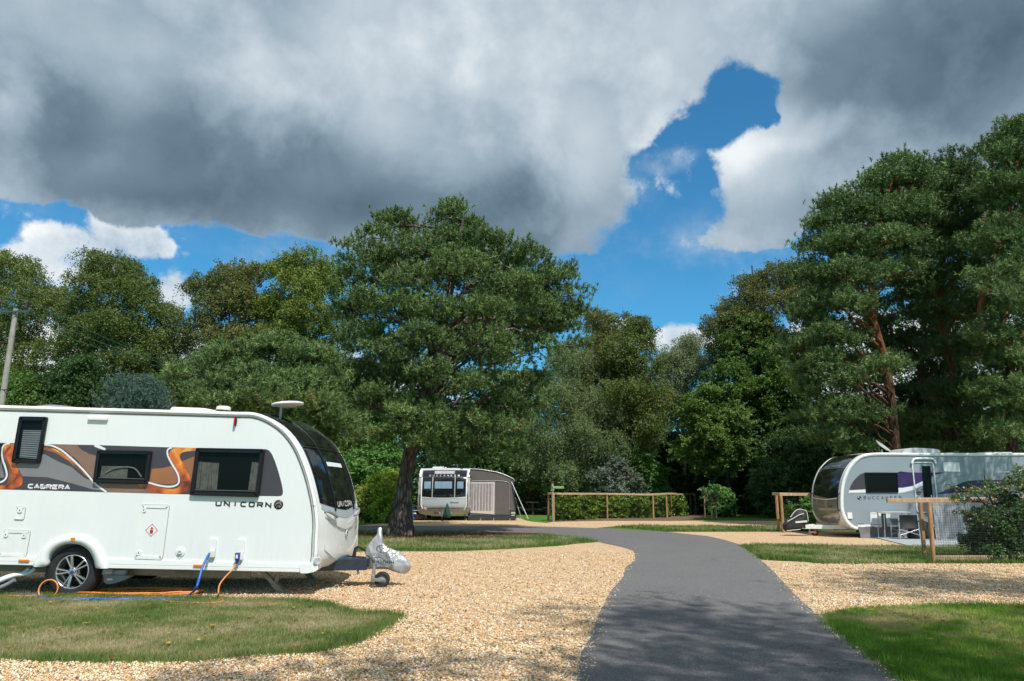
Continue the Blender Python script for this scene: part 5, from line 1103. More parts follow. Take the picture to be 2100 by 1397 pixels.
def tree(name, label, cat, base, lobes, leaf, bark, path=None, r0=.2, r1=.04, group=None, seed=1, trunkkw=None):
    """base (x, y); leaf = function -> mesh; world coordinates are kept by an Empty at the trunk's foot"""
    t = thing(name, label, cat, (base[0], base[1], 0), group=group); inv = Vector((base[0], base[1], 0))
    top = max(l[2]+l[5]*.55 for l in lobes); cx = sum(l[0] for l in lobes)/len(lobes); cy = sum(l[1] for l in lobes)/len(lobes)
    if path is None: path = [(base[0], base[1], -.1), (base[0]+(cx-base[0])*.3, base[1]+(cy-base[1])*.3, top*.4), (cx, cy, top*.8), (cx, cy, top)]
    tk = trunk_and_limbs(t, path, r0, r1, lobes, bark, seed, **(trunkkw or {}))
    me, mat = leaf(lobes); cr = link('crown', me, [M[mat]], t)
    for o in (tk, cr): o.data.transform(Matrix.Translation(-inv)); 
    return t
# ---- the big pine in the middle
YP = 25.9
raw = [(925, 436, 36, 16, 0), (900, 455, 30, 18, .3), (800, 468, 52, 26, .5), (770, 490, 40, 22, .2), (945, 470, 46, 20, 0), (860, 520, 80, 30, -1.3), (930, 505, 75, 26, -.3), (1010, 515, 70, 28, 0), (755, 545, 70, 30, -1), (1085, 545, 62, 28, .5), (940, 560, 90, 32, -2.3), (715, 580, 40, 30, 0),
       (1130, 580, 58, 26, 0), (1050, 595, 70, 30, -2), (1185, 603, 28, 13, .2), (840, 585, 70, 28, -2.3), (800, 635, 75, 28, -2.6), (905, 640, 62, 26, -3), (1005, 650, 78, 30, -2.8), (1100, 640, 50, 28, -1.2), (712, 640, 32, 26, .3), (745, 690, 55, 28, -1.5), (1150, 665, 42, 26, .5), (1180, 712, 28, 14, .4),
       (880, 705, 62, 28, -3), (1000, 720, 80, 32, -3), (800, 735, 50, 24, -2.3), (1085, 725, 55, 28, -1.6), (735, 775, 66, 30, -1.6), (1085, 790, 46, 30, -1), (880, 775, 55, 25, -3), (960, 790, 66, 28, -3.2), (1050, 835, 50, 25, -1.5), (700, 830, 50, 25, -1), (770, 835, 60, 30, -2.2), (850, 850, 62, 28, -3),
       (940, 865, 70, 28, -3.2), (1025, 885, 60, 24, -2.3), (1065, 925, 34, 15, -1.6), (985, 920, 60, 22, -2.5), (900, 905, 58, 24, -3), (820, 895, 50, 22, -2.6), (755, 895, 46, 22, -1.5), (930, 945, 46, 15, -2.4), (1010, 948, 40, 14, -2), (1165, 640, 40, 22, 1.5), (1130, 690, 38, 24, 1)]
lobes = [lobe(a, b, c, d, YP, e*.9) for a, b, c, d, e in raw]
back = [lobe(a+(945-a)*.12, b, c*1.0, d*.9, YP, 1.2+abs(e)*.9) for a, b, c, d, e in raw[::2] if b < 880]
inner = [lobe(a, b, c, d, YP, e) for a, b, c, d, e in [(880, 570, 90, 50, 1.2), (1000, 590, 90, 50, 1.4), (800, 600, 60, 45, 1.2), (1080, 620, 60, 40, 1.5), (850, 680, 80, 50, 1.4), (980, 700, 90, 55, 1.2), (770, 700, 60, 50, 1.5), (1080, 700, 70, 55, 1.6), (1140, 640, 50, 40, 1.4), (900, 800, 90, 60, 1.2), (1010, 810, 80, 60, 1.4), (800, 800, 60, 60, 1.2), (1090, 820, 40, 50, 1.2), (900, 900, 80, 40, 1), (1000, 890, 70, 40, 1)]]
allp = lobes+back+inner
bx, by = G(823, 1098)
tp = [(bx, by, -.1), (bx+.03, by, 1.0), (bx+.18, by, 2.4), (bx+.55, by+.1, 4.2), (bx+1.2, by+.1, 6.5), (bx+1.5, by, 8.8), (bx+1.9, by, 11.0)]
tree('pine_tree', 'big bushy pine with dense blue-green crown and thick bark trunk behind the white caravan', 'tree', (bx, by), allp,
     lambda l: (needle_mesh('crown', l, 27000, 22, .125, .028, 3, shoot=.17, gr=.17, lo=.68), 'needle'), 'pine_bark', tp, .33, .05, seed=4, trunkkw=dict(limb_r=.10, flare=1.45, n=28, twigs=2, zmin=3.4))
# ---- lower pine to its left, behind the caravan roof
raw = [(470, 745, 70, 26, 0), (560, 725, 62, 26, .3), (410, 775, 56, 22, 0), (510, 785, 80, 28, -.8), (620, 750, 60, 26, 0), (600, 800, 74, 30, -1.2), (440, 815, 66, 24, -.6), (680, 795, 44, 24, .4), (370, 800, 36, 18, .3), (540, 835, 76, 26, -1.4), (655, 845, 62, 28, -1.2), (700, 880, 50, 28, -.6), (380, 835, 40, 18, 0), (470, 850, 66, 24, -1), (640, 900, 60, 30, -.6), (590, 870, 60, 30, -1)]
l2 = [lobe(a, b, c, d, 20.5, e) for a, b, c, d, e in raw]+[lobe(a, b+10, c, d, 20.5, 1.6+e) for a, b, c, d, e in raw[::2]]
tree('pine_tree', 'low spreading pine bough mass just behind the white caravan roof', 'tree', (-6.4, 20.8), l2, lambda l: (needle_mesh('crown', l, 10500, 24, .12, .024, 7, shoot=.15, gr=.18), 'needle'), 'pine_bark', r0=.24, seed=9, trunkkw=dict(limb_r=.07))
# ---- blue spruce sapling over the roof
l3 = [lobe(275, 834, 48, 22, 17.5), lobe(243, 822, 16, 18, 17.5), lobe(300, 820, 18, 18, 17.5), lobe(255, 812, 10, 16, 17.5), lobe(275, 870, 62, 50, 17.5)]
tree('spruce_tree', 'small blue-grey conifer showing over the white caravan roof', 'tree', (P(275, 900, 17.5).x, 17.5), l3, lambda l: (needle_mesh('crown', l, 2000, 34, .065, .016, 12, shoot=.34, up=1.5, gr=.12, brown=0), 'needle_blue'), 'dark_bark', r0=.08, seed=5, trunkkw=dict(limb_r=.02))
# ---- tall Scots pines on the right
def scots(label, px0, raw, Y, base_px, seed, tufts, r0=.28, mat='needle_dark', path=None, backf=.6):
    ls = [lobe(a, b, c, d, Y, e) for a, b, c, d, e in raw]; ls += [lobe(a, b, c*1.1, d*1.2, Y, 1.5+abs(e)*backf) for a, b, c, d, e in raw]
    b = P(base_px, 1000, Y); pth = None
    if path: pth = [tuple(P(x, y, Y+q)) for x, y, q in path]; pth = [(pth[0][0], pth[0][1], -.1)]+pth
    return tree('scots_pine', label, 'tree', (pth[0][0] if pth else b.x, pth[0][1] if pth else Y), ls, lambda l: (needle_mesh('crown', l, int(tufts*1.9), 20, .15, .034, seed, shoot=.2, gr=.22), mat), 'scots_bark', pth, r0, .05, group='tall pines behind the grey caravan', seed=seed, trunkkw=dict(limb_r=.085, twigs=2, n=12))
scots('tall pine with russet upper limbs rising just left of the grey caravan roof dish', 1800,
      [(1840, 355, 48, 30, 0), (1800, 385, 44, 24, 0), (1880, 380, 46, 26, .3), (1720, 425, 46, 22, 0), (1770, 450, 60, 26, -.5), (1850, 430, 60, 26, -.6), (1690, 465, 36, 16, 0), (1680, 520, 44, 24, .2), (1740, 505, 60, 24, -1), (1820, 495, 60, 26, -1.4), (1665, 570, 40, 26, 0), (1720, 565, 55, 24, -1.2), (1790, 570, 50, 24, -1.8), (1690, 620, 50, 24, -.6), (1650, 650, 34, 20, 0), (1760, 625, 46, 20, -2), (1700, 690, 56, 22, -1.2), (1640, 720, 38, 22, 0), (1690, 745, 46, 22, -1.2), (1640, 762, 34, 16, -.5), (1735, 780, 40, 18, -1.6), (1810, 760, 46, 26, -2.2), (1720, 840, 44, 22, -1.4), (1680, 860, 36, 20, -.8), (1700, 900, 40, 16, -1), (1790, 850, 40, 20, -1.5), (1755, 925, 34, 14, -.5), (1870, 560, 46, 26, -1), (1660, 800, 26, 16, -.4)],
      31, 1835, 21, 9000, .27, 'needle', [(1835, 900, 0), (1820, 760, 0), (1790, 640, 0), (1790, 520, 0), (1830, 370, 0)])
scots('tall pine with forked russet trunk in the middle of the right-hand group', 1950,
      [(1945, 360, 50, 28, 0), (1985, 375, 46, 26, .3), (1920, 400, 50, 26, -.3), (1965, 430, 64, 28, -.6), (1910, 470, 56, 28, -.8), (1990, 480, 56, 26, -.8), (1935, 530, 60, 26, -1.2), (1895, 590, 50, 24, -.8), (1980, 570, 50, 26, -1), (1920, 650, 46, 22, -.6), (2010, 640, 46, 22, -.4), (1945, 720, 56, 20, -1), (1985, 800, 60, 20, -1.2), (1930, 810, 46, 18, -.6), (1900, 870, 46, 20, -.8), (1985, 870, 60, 20, -1), (1920, 930, 50, 16, -.5), (2010, 930, 50, 16, -.5)],
      33.5, 1945, 22, 7500, .24, 'needle_dark', [(1955, 900, 0), (1955, 760, 0), (1925, 640, 0), (1940, 500, 0), (1955, 380, 0)])
scots('tallest pine at the right edge with bare reddish limbs', 2080,
      [(2090, 285, 44, 30, 0), (2060, 330, 50, 30, 0), (2110, 340, 50, 30, 0), (2050, 390, 46, 26, -.3), (2100, 410, 60, 34, -.6), (2085, 470, 60, 28, -1), (2040, 500, 56, 26, -1), (2100, 540, 60, 28, -1.6), (2050, 570, 50, 24, -1.6), (2110, 620, 60, 26, -1.8), (2160, 500, 60, 60, 0), (2170, 650, 60, 60, 0), (2040, 700, 46, 22, -.6), (2100, 740, 60, 22, -.8), (2060, 800, 60, 20, -.6), (2120, 840, 56, 22, -.6), (2060, 890, 56, 18, -.5), (2160, 400, 50, 50, 0), (2180, 800, 60, 60, 0)],
      29, 2060, 23, 8500, .26, 'needle', [(2075, 900, 0), (2070, 740, 0), (2010, 640, 0), (2060, 480, 0), (2090, 320, 0)])
scots('darker pine standing behind the forked pine', 1880,
      [(1900, 450, 60, 30, 0), (1850, 520, 60, 30, 0), (1890, 620, 70, 36, 0), (1850, 720, 60, 30, 0), (1950, 640, 60, 36, 0), (1860, 820, 60, 30, 0), (1940, 780, 60, 30, 0), (2020, 720, 60, 40, 0), (2040, 830, 60, 30, 0), (1800, 680, 40, 30, 0), (1890, 900, 70, 26, 0), (2000, 910, 70, 26, 0), (1780, 560, 50, 36, 0), (1960, 520, 60, 36, 0), (2060, 600, 60, 40, 0), (1760, 780, 50, 40, 0), (1830, 880, 60, 30, 0), (2080, 880, 60, 36, 0), (2090, 720, 60, 40, 0), (1980, 840, 60, 36, 0), (1900, 720, 60, 36, 0)],
      38, 1890, 24, 10000, .26, 'needle_dark')
# ---- broadleaved trees behind
def broad(label, name, raw, Y, base_px, mat, n_leaf, seed, ll=.13, lw=.085, clump=.36, per=30, droop=0, bark='birch_bark', group=None, r0=.16, lo=.35, hi=1.04, limb_r=.05, vb=0, deep=1.0):
    ls = [lobe(a, b, c, d, Y, e) for a, b, c, d, e in raw]; ls += [lobe(a, b, c*.95, d*.95, Y, (1.3+abs(e))*deep) for a, b, c, d, e in raw[::2]]
    bp = P(base_px, 990, Y)
    return tree(name, label, 'tree', (bp.x, Y), ls, lambda l: (leaf_mesh('crown', l, int(n_leaf*2.0), ll*.84, lw*.9, clump, per, seed, droop=droop, lo=lo, hi=hi, vb=vb), mat), bark, r0=r0, seed=seed, group=group, trunkkw=dict(limb_r=limb_r, twigs=3))
GL = 'birches behind the white caravan'
broad('round-headed birch under the small white cloud, pale forked stem showing', 'birch_tree', [(225, 545, 55, 28, 0), (185, 570, 45, 30, 0), (275, 580, 42, 36, 0), (230, 600, 70, 36, -1.2), (165, 630, 40, 34, 0), (290, 635, 36, 36, 0), (215, 665, 66, 36, -1.2), (275, 695, 50, 34, -.6), (160, 700, 46, 34, -.6), (230, 740, 66, 34, -1), (300, 750, 40, 34, 0)], 44, 240, 'leaf_birch', 52000, 31, droop=.5, group=GL)
broad('yellowish birch at the left edge beside the wooden pole', 'birch_tree', [(20, 550, 55, 28, 0), (70, 580, 46, 34, 0), (-30, 580, 60, 40, 0), (40, 620, 76, 38, -1), (110, 610, 28, 26, .3), (90, 660, 56, 38, -.5), (10, 690, 70, 40, -1), (90, 740, 60, 40, -1), (0, 780, 80, 40, -1)], 46, 50, 'leaf_birch', 46000, 32, droop=.35, group=GL, vb=.05)
broad('slender drooping birch in the dip between two taller birches', 'birch_tree', [(345, 640, 26, 22, 0), (370, 680, 30, 34, 0), (330, 710, 36, 40, -.5), (370, 760, 40, 36, -.5), (320, 790, 40, 36, -.5)], 45, 345, 'leaf_willow', 22000, 33, droop=.9, group=GL)
broad('brown-tinged sparse birch left of the green birch', 'birch_tree', [(420, 590, 34, 26, 0), (465, 570, 44, 28, 0), (505, 565, 34, 26, 0), (430, 630, 44, 32, -.6), (495, 620, 50, 34, -.8), (420, 680, 40, 34, -.5), (480, 690, 54, 34, -1), (540, 650, 36, 40, 0), (440, 740, 50, 30, -.6), (520, 730, 50, 36, -.6)], 43, 470, 'leaf_birch_brown', 40000, 34, droop=.4, group=GL, lo=.3)
broad('yellow-green birch touching the left side of the big pine crown', 'birch_tree', [(590, 548, 40, 22, 0), (640, 540, 40, 24, 0), (665, 580, 36, 34, 0), (610, 590, 56, 32, -.8), (560, 630, 36, 34, 0), (640, 650, 60, 38, -1), (580, 690, 50, 36, -.6), (680, 690, 46, 40, -.5), (630, 740, 60, 34, -1), (700, 760, 40, 40, 0)], 42, 630, 'leaf_yellow', 46000, 35, droop=.3, group=GL)
GR = 'birches between the big pine and the oak'
broad('sparse birch whose thin top shows right of the big pine', 'birch_tree', [(1225, 655, 34, 24, 0), (1265, 670, 30, 24, 0), (1240, 710, 44, 34, -.5), (1200, 740, 44, 36, -.5), (1270, 760, 46, 36, -.8), (1220, 810, 54, 40, -1), (1290, 840, 46, 44, -.5)], 50, 1240, 'leaf_birch_brown', 36000, 41, droop=.5, group=GR, ll=.14, lo=.3)
broad('rounded birch in front of the white cumulus cloud', 'birch_tree', [(1300, 672, 28, 20, 0), (1320, 700, 32, 28, 0), (1280, 720, 40, 30, -.4), (1325, 750, 40, 34, -.6), (1290, 800, 50, 36, -.8), (1340, 820, 46, 40, -.4), (1310, 870, 50, 36, -.6)], 47, 1310, 'leaf_birch', 36000, 42, droop=.5, group=GR)
broad('pale feathery birch in the gap beside the oak', 'birch_tree', [(1400, 720, 28, 26, 0), (1430, 705, 22, 24, 0), (1390, 770, 44, 40, -.4), (1435, 770, 36, 44, -.3), (1370, 830, 46, 40, -.5), (1420, 850, 46, 40, -.5), (1370, 740, 26, 26, 0)], 52, 1405, 'leaf_pale', 34000, 43, droop=.6, group=GR, ll=.13, lw=.07, lo=.3)
broad('drooping willow-leaved tree against the right side of the big pine', 'willow_tree', [(1170, 740, 44, 36, 0), (1150, 810, 60, 44, -.6), (1220, 830, 56, 44, -.6), (1140, 880, 50, 44, -.8), (1210, 900, 60, 44, -1), (1150, 950, 60, 40, -.6), (1220, 970, 50, 36, -.5), (1270, 900, 46, 40, 0), (1110, 940, 40, 40, -.4)], 47, 1180, 'leaf_willow', 62000, 44, ll=.15, lw=.055, droop=.7, bark='dark_bark')
broad('olive birch crown rising above the oak next to the right-hand pines', 'birch_tree', [(1590, 565, 50, 24, 0), (1540, 590, 40, 26, 0), (1640, 600, 40, 36, 0), (1580, 625, 60, 34, -.5), (1500, 640, 36, 26, 0), (1475, 665, 28, 28, 0), (1530, 680, 56, 36, -.4), (1600, 700, 60, 40, -.4), (1480, 720, 32, 34, 0)], 47, 1570, 'leaf_birch_brown', 40000, 45, droop=.35, bark='dark_bark', ll=.12)
broad('dense green oak with sunlit leaf clusters left of the tall pines', 'oak_tree', [(1545, 670, 56, 30, 0), (1510, 720, 46, 34, 0), (1580, 730, 56, 36, -.4), (1500, 780, 50, 32, -.6), (1560, 800, 60, 36, -.4), (1620, 790, 40, 46, 0), (1590, 860, 60, 44, 0), (1540, 880, 50, 40, 0), (1640, 870, 50, 50, .3), (1590, 930, 60, 40, .3)], 46, 1560, 'leaf_oak', 62000, 46, ll=.15, lw=.10, clump=.30, bark='dark_bark', r0=.28, limb_r=.08)
broad('low sunlit oak limb crown in front of the dark undergrowth', 'oak_tree', [(1455, 815, 46, 22, 0), (1430, 850, 44, 26, -.4), (1480, 860, 46, 28, -.5), (1450, 900, 56, 28, -.6), (1500, 910, 40, 30, 0), (1420, 925, 40, 22, 0), (1480, 950, 46, 24, 0)], 44.5, 1500, 'leaf_oak', 40000, 47, ll=.15, lw=.11, clump=.3, bark='dark_bark', vb=.12, r0=.14)
# shrubs and young trees along the wood's edge
def shrub(label, name, raw, Y, mat, n_leaf, seed, ll=.12, lw=.08, clump=.25, per=12, group=None, r0=.05, droop=0, cat='shrub', lo=.5, hi=1.08, base=None, vb=0, bark='dark_bark'):
    ls = [lobe(a, b, c, d, Y, e) for a, b, c, d, e in raw]; bp = P(base if base else raw[0][0], 1000, Y)
    t = tree(name, label, cat, (bp.x, Y), ls, lambda l: (leaf_mesh('foliage', l, n_leaf, ll, lw, clump, per, seed, droop=droop, lo=lo, hi=hi, vb=vb), mat), bark, r0=r0, r1=.012, seed=seed, group=group, trunkkw=dict(limb_r=.03, twigs=1, n=7))
    for c in t.children:
        if c.name.startswith('crown'): c.name = 'foliage'
        if c.name.startswith('trunk'): c.name = 'stem'
    return t
shrub('silver-leaved shrub behind the laurel fence', 'shrub', [(1262, 955, 26, 18, 0), (1240, 978, 30, 18, -.3), (1288, 980, 26, 20, -.3), (1262, 1000, 36, 16, -.4), (1225, 1003, 22, 12, 0), (1250, 940, 14, 12, 0), (1305, 1000, 20, 12, 0)], 45.5, 'leaf_silver', 15000, 51)
shrub('bright green bush growing over the silver-leaved shrub', 'shrub', [(1300, 945, 44, 24, 0), (1330, 970, 36, 26, 0), (1290, 925, 30, 16, 0), (1340, 1005, 36, 30, 0)], 47, 'leaf_green', 16000, 52, ll=.14, lw=.09)
shrub('yellow-green bush left of the big pine trunk', 'shrub', [(790, 990, 26, 22, 0), (800, 1020, 30, 26, -.2), (785, 1045, 28, 22, -.2), (810, 1050, 26, 22, 0)], 35, 'leaf_lime', 16000, 53, ll=.10, lw=.07)
shrub('mixed bracken and leafy undergrowth left of the yellow-green bush', 'shrub', [(748, 1020, 26, 20, 0), (765, 1045, 22, 16, 0), (738, 1050, 26, 16, 0)], 36, 'leaf_fern', 9000, 54)
shrub('ferny clump behind the picnic table', 'fern', [(1085, 1020, 26, 18, 0), (1110, 1035, 30, 16, 0), (1068, 1045, 20, 12, 0)], 52.5, 'leaf_fern', 12000, 55, ll=.2, lw=.06, cat='fern')
raw_dark = [(-40, 850, 90, 60, 0), (60, 840, 70, 55, 0), (140, 800, 60, 50, 0), (190, 850, 70, 50, 0), (330, 850, 60, 46, 0), (400, 900, 90, 60, 0)]
GU = 'dark undergrowth trees at the wood edge'
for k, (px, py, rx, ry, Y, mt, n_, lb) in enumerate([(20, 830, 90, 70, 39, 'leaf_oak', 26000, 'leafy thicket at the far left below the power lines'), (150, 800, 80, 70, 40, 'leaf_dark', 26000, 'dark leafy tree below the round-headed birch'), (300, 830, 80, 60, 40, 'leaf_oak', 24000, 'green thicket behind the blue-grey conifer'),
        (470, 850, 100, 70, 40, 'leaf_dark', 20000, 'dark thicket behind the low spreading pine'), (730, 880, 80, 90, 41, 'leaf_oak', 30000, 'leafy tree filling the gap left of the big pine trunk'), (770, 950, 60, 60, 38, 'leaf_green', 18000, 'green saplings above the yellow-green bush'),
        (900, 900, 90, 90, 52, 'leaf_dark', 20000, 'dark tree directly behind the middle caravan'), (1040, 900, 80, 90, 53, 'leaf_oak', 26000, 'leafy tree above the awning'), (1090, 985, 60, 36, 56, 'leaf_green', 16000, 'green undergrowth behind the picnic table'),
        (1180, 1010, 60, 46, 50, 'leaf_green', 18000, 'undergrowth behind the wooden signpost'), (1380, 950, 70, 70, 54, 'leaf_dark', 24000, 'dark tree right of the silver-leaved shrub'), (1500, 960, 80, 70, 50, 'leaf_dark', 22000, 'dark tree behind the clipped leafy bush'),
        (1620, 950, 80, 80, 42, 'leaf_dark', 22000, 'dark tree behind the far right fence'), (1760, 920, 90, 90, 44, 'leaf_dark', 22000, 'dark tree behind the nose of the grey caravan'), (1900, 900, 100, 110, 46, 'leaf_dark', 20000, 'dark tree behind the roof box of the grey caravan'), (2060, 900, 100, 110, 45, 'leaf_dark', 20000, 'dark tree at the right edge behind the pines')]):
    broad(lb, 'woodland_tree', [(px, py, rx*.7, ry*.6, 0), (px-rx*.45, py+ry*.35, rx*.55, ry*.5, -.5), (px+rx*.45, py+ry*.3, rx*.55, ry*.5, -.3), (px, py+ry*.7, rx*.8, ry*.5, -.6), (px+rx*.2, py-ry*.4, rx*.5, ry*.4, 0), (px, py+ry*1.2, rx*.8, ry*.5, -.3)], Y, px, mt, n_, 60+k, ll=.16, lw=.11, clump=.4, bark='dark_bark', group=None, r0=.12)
# clipped leafy bush and bare-stemmed saplings right of the fence
shrub('dense clipped green bush beside the bare-stemmed saplings', 'shrub', [(1478, 1025, 22, 18, 0), (1482, 1045, 22, 16, -.2), (1470, 1010, 20, 10, 0), (1488, 1033, 14, 22, 0)], 43, 'leaf_green', 13000, 81, ll=.14, lw=.12, clump=.18)
for k, (px, h_, lb) in enumerate([(1443, 1000, 'thin sapling with a few silvery leaves nearest the fence end'), (1457, 1008, 'forked bare-stemmed sapling between the silvery one and the leaning one'), (1466, 1006, 'leaning bare-stemmed sapling against the clipped bush')]):
    shrub(lb, 'sapling', [(px, h_+7, 7, 6, 0), (px+3, h_+18, 5, 7, 0)], 41.5, 'leaf_pale', 260, 90+k, ll=.13, lw=.07, clump=.15, group='bare-stemmed saplings by the fence end', r0=.06, cat='sapling', base=px, bark='rail_wood')
# far wood: one mass
r_ = np.random.RandomState(3)
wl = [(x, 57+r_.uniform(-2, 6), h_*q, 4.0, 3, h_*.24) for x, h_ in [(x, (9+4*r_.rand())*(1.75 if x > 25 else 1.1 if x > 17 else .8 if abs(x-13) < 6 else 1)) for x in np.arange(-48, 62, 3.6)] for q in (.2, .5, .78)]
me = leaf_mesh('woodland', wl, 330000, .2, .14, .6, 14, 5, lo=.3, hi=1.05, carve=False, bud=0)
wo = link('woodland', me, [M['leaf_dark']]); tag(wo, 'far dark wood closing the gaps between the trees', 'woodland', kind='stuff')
# trees beside and behind the viewer that throw the dappled shade on the drive
GS = 'pines beside the drive whose shade falls on the tarmac'
sl = [(0, 0, 9, 2.2, 2.2, .8), (1.5, .8, 10, 1.8, 1.8, .7), (-1.4, -.5, 10.5, 1.7, 1.7, .7), (.3, -1.2, 11.6, 1.8, 1.8, .7), (-.4, 1.3, 12.2, 1.6, 1.6, .6), (1, 0, 13, 1.5, 1.5, .6), (-1, .3, 13.6, 1.3, 1.3, .6), (.2, 0, 14.6, 1.1, 1.1, .6), (-1.8, 1.4, 8.2, 1.5, 1.5, .5), (2.2, -1, 8.0, 1.5, 1.5, .5)]
sm = needle_mesh('crown', sl, 2700, 16, .17, .028, 77, shoot=.25, gr=.3)
SHP = []
for k, (x, y, s, lb) in enumerate([(6.1, -.1, 1.0, 'pine behind the viewer shading the middle of the drive'), (10.8, 4.6, .95, 'pine to the right of the viewer shading the gravel'), (2.5, -2.3, .92, 'pine behind the viewer shading the left edge of the drive'), (16.1, 20.2, .62, 'pine outside the right edge shading the grey caravan wall'), (17.5, 5.0, .9, 'pine far right of the viewer shading the right lawn')]):
    if k == 0:
        t = thing('shade_pine', lb, 'tree', (x, y, 0), group=GS); c = link('crown', sm, [M['needle']], t)
        mb = MB(); mb.tube([(0, 0, -.1), (.1, .1, 4), (-.1, 0, 9), (0, 0, 14.2)], [.26, .2, .13, .05], 'scots_bark', 10)
        for i, l in enumerate(sl): limb(mb, (0, 0, max(3, l[2]-1.4)), l[:3], .07, .02, 'scots_bark', i)
        mb.build('trunk', t); t0_ = t
    else:
        t = copy_tree(t0_); t.location = (x, y, 0); t['label'] = lb; t.rotation_euler.z = k*1.3
    t.scale = (s, s, s)
# ================================================================ 2. the silver caravan on the right, seen from its door side
NY2 = 23.9; HW2 = 1.15; ox2 = P(1900, 1100, NY2).x
van2 = thing('touring_caravan', 'silver-grey caravan with purple side stripes parked nose left on the right-hand pitch', 'caravan', (ox2, NY2+HW2, 0))
VM2 = Matrix.Translation((ox2, NY2+HW2, 0)); L2 = local_of(VM2, NY2)
R7 = lambda x, y: L2(1580+x/4.657, 880+y/4.657)      # crop with the nose
R8 = lambda x, y: L2(1800+x/4.657, 880+y/4.657)      # crop with the door
R9 = lambda x, y: L2(1740+x/13.125, 1020+y/13.125)
R6 = lambda x, y: L2(1660+x/9.979, 920+y/9.979)
rz = R7(1300, 232)[1]
front2 = [(3.6, rz), (1.5, rz), R7(1490, 232), R7(1250, 230), R7(1000, 230), R7(900, 244), R7(850, 262), R7(790, 312), R7(740, 375), R7(705, 450), R7(682, 530), R7(672, 620), R7(670, 700), R7(676, 780), R7(700, 850), R7(735, 905), R7(790, 950), R7(835, 960)]
fl2 = R7(835, 958)[1]
wc2 = (R8(690, 960)[0], .34)
SH2 = Shell(front2, 4.2, fl2, HW2, .05, -1, (wc2[0], .30, .42)); K2 = SH2.k; Y2 = -HW2
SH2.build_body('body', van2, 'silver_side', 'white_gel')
mb = MB(); sweep_edge(mb, SH2, -HW2-.02, -HW2+.07, -.085, .012, 'white_gel', 0, 1); sweep_edge(mb, SH2, HW2-.07, HW2+.02, -.085, .012, 'white_gel', 0, 1); mb.build('edge_rail', van2)
def front_set(sh, van_, uT, uH, uB, tmax, sg, big, small, script, sg_sz=.09, panes=1):
    lf = lambda t: uB+sh.k*.07*(1-t*t); mb = MB(); sh.patch(mb, uT, uB, -tmax, tmax, .008, 'black_gloss', 40, 18, u1f=lf); f = mb.build('front_window', van_)
    mb = MB(); mb.tube([sh.pt(uH, -tmax+2*tmax*i/20, .014) for i in range(21)], .016, 'text_grey', 6); mb.build('hinge_bar', f)
    mb = MB(); mb.strokes(big, sg_sz*.75, sg_sz*1.55, (lambda x, y: sh.pt(uH-(.05+y)*sh.k, sg*x/sh.hw, .016)), 'text_chrome', sg_sz*.17, .8, True); mb.build('lettering', f)
    mb = MB(); sh.patch(mb, 0, 0, -tmax+.01, tmax-.01, .010, small, 20, 18, u0f=lambda t: lf(t)+.03*sh.k, u1f=lambda t: uB+sh.k*(.86-.30*max(0, abs(t)-.45)**2/.2)); mb.build('nose_panel', van_)
    mb = MB(); mb.tube([sh.pt(lf(t)+.015*sh.k, t, .012) for t in [-tmax+2*tmax*i/20 for i in range(21)]], .018, 'white_gel', 6); mb.build('glass_trim', van_)
    if script: mb = MB(); pl_ = lambda x, y: sh.pt(lf(.4)+(.26-y)*sh.k, (.42 if sg > 0 else -.42)+sg*x/sh.hw, .020); mb.text(script, .12, lambda x, y: pl_(x+.35*y, y), 'text_dark', .85, 'CENTER'); mb.build('model_script', van_)
    for s_ in (-1, 1): mb = MB(); mb.tube(catmull([sh.pt(lf(.9)-.12*sh.k, s_*.93, 0), sh.pt(lf(.9)-.05*sh.k, s_*.93, .05), sh.pt(lf(.9)+.34*sh.k, s_*.93, .05), sh.pt(lf(.9)+.42*sh.k, s_*.93, 0)], 4), .018, 'black_trim', 6); mb.build('grab_handle', van_)
    return f, lf
uH2 = SH2.u_at_z(R7(700, 375)[1]); uB2 = SH2.u_at_z(R7(672, 650)[1]); uT2 = SH2.u_at_z(R7(850, 262)[1])-.18*K2
fw2, lf2 = front_set(SH2, van2, uT2, uH2, uB2, .86, -1, 'BUCCANEER', 'taupe_gloss', 'Cruiser')
gm = MB(); YF = Y2
lay2 = lambda pts, m, k=0: gm.prism(pts, Y2-.0015-.0008*k, Y2-.001, m, cap_back=False)
lay2(ZZ(R7, [(905, 413), (905, 574), (752, 584), (765, 545), (790, 500), (820, 465), (855, 435)]), 'charcoal_vinyl')
lay2(ZZ(R7, [(745, 610), (910, 608), (910, 616), (745, 617)]), 'swoosh_grey')
lay2(ZZ(R7, [(752, 586), (910, 578), (910, 607), (746, 609)]), 'swoosh_white', 1)
lay2(catmull(ZZ(R8, [(188, 415), (300, 414), (420, 416), (640, 416), (560, 436), (470, 470), (400, 510), (320, 545), (240, 560), (192, 561)]), 3, True), 'purple')
lay2(ZZ(R8, [(192, 562), (240, 561), (330, 545), (430, 500), (430, 540), (340, 580), (250, 605), (192, 612)]), 'swoosh_white', 1)
lay2(catmull(ZZ(R8, [(215, 615), (300, 605), (420, 570), (520, 535), (640, 480), (760, 450), (950, 430), (800, 450), (680, 482), (560, 538), (430, 585), (310, 612)]), 3, True), 'swoosh_grey', 1)
lay2(catmull(ZZ(R8, [(565, 620), (640, 590), (750, 535), (850, 500), (960, 490), (1300, 487), (1700, 487), (1700, 520), (1300, 530), (1100, 560), (900, 600), (700, 614)]), 3, True), 'purple')
lay2(catmull(ZZ(R8, [(1100, 410), (1250, 405), (1397, 385), (1700, 360), (1700, 375), (1397, 400), (1250, 412)]), 3, True), 'swoosh_white')
gm.build('side_graphic', van2)
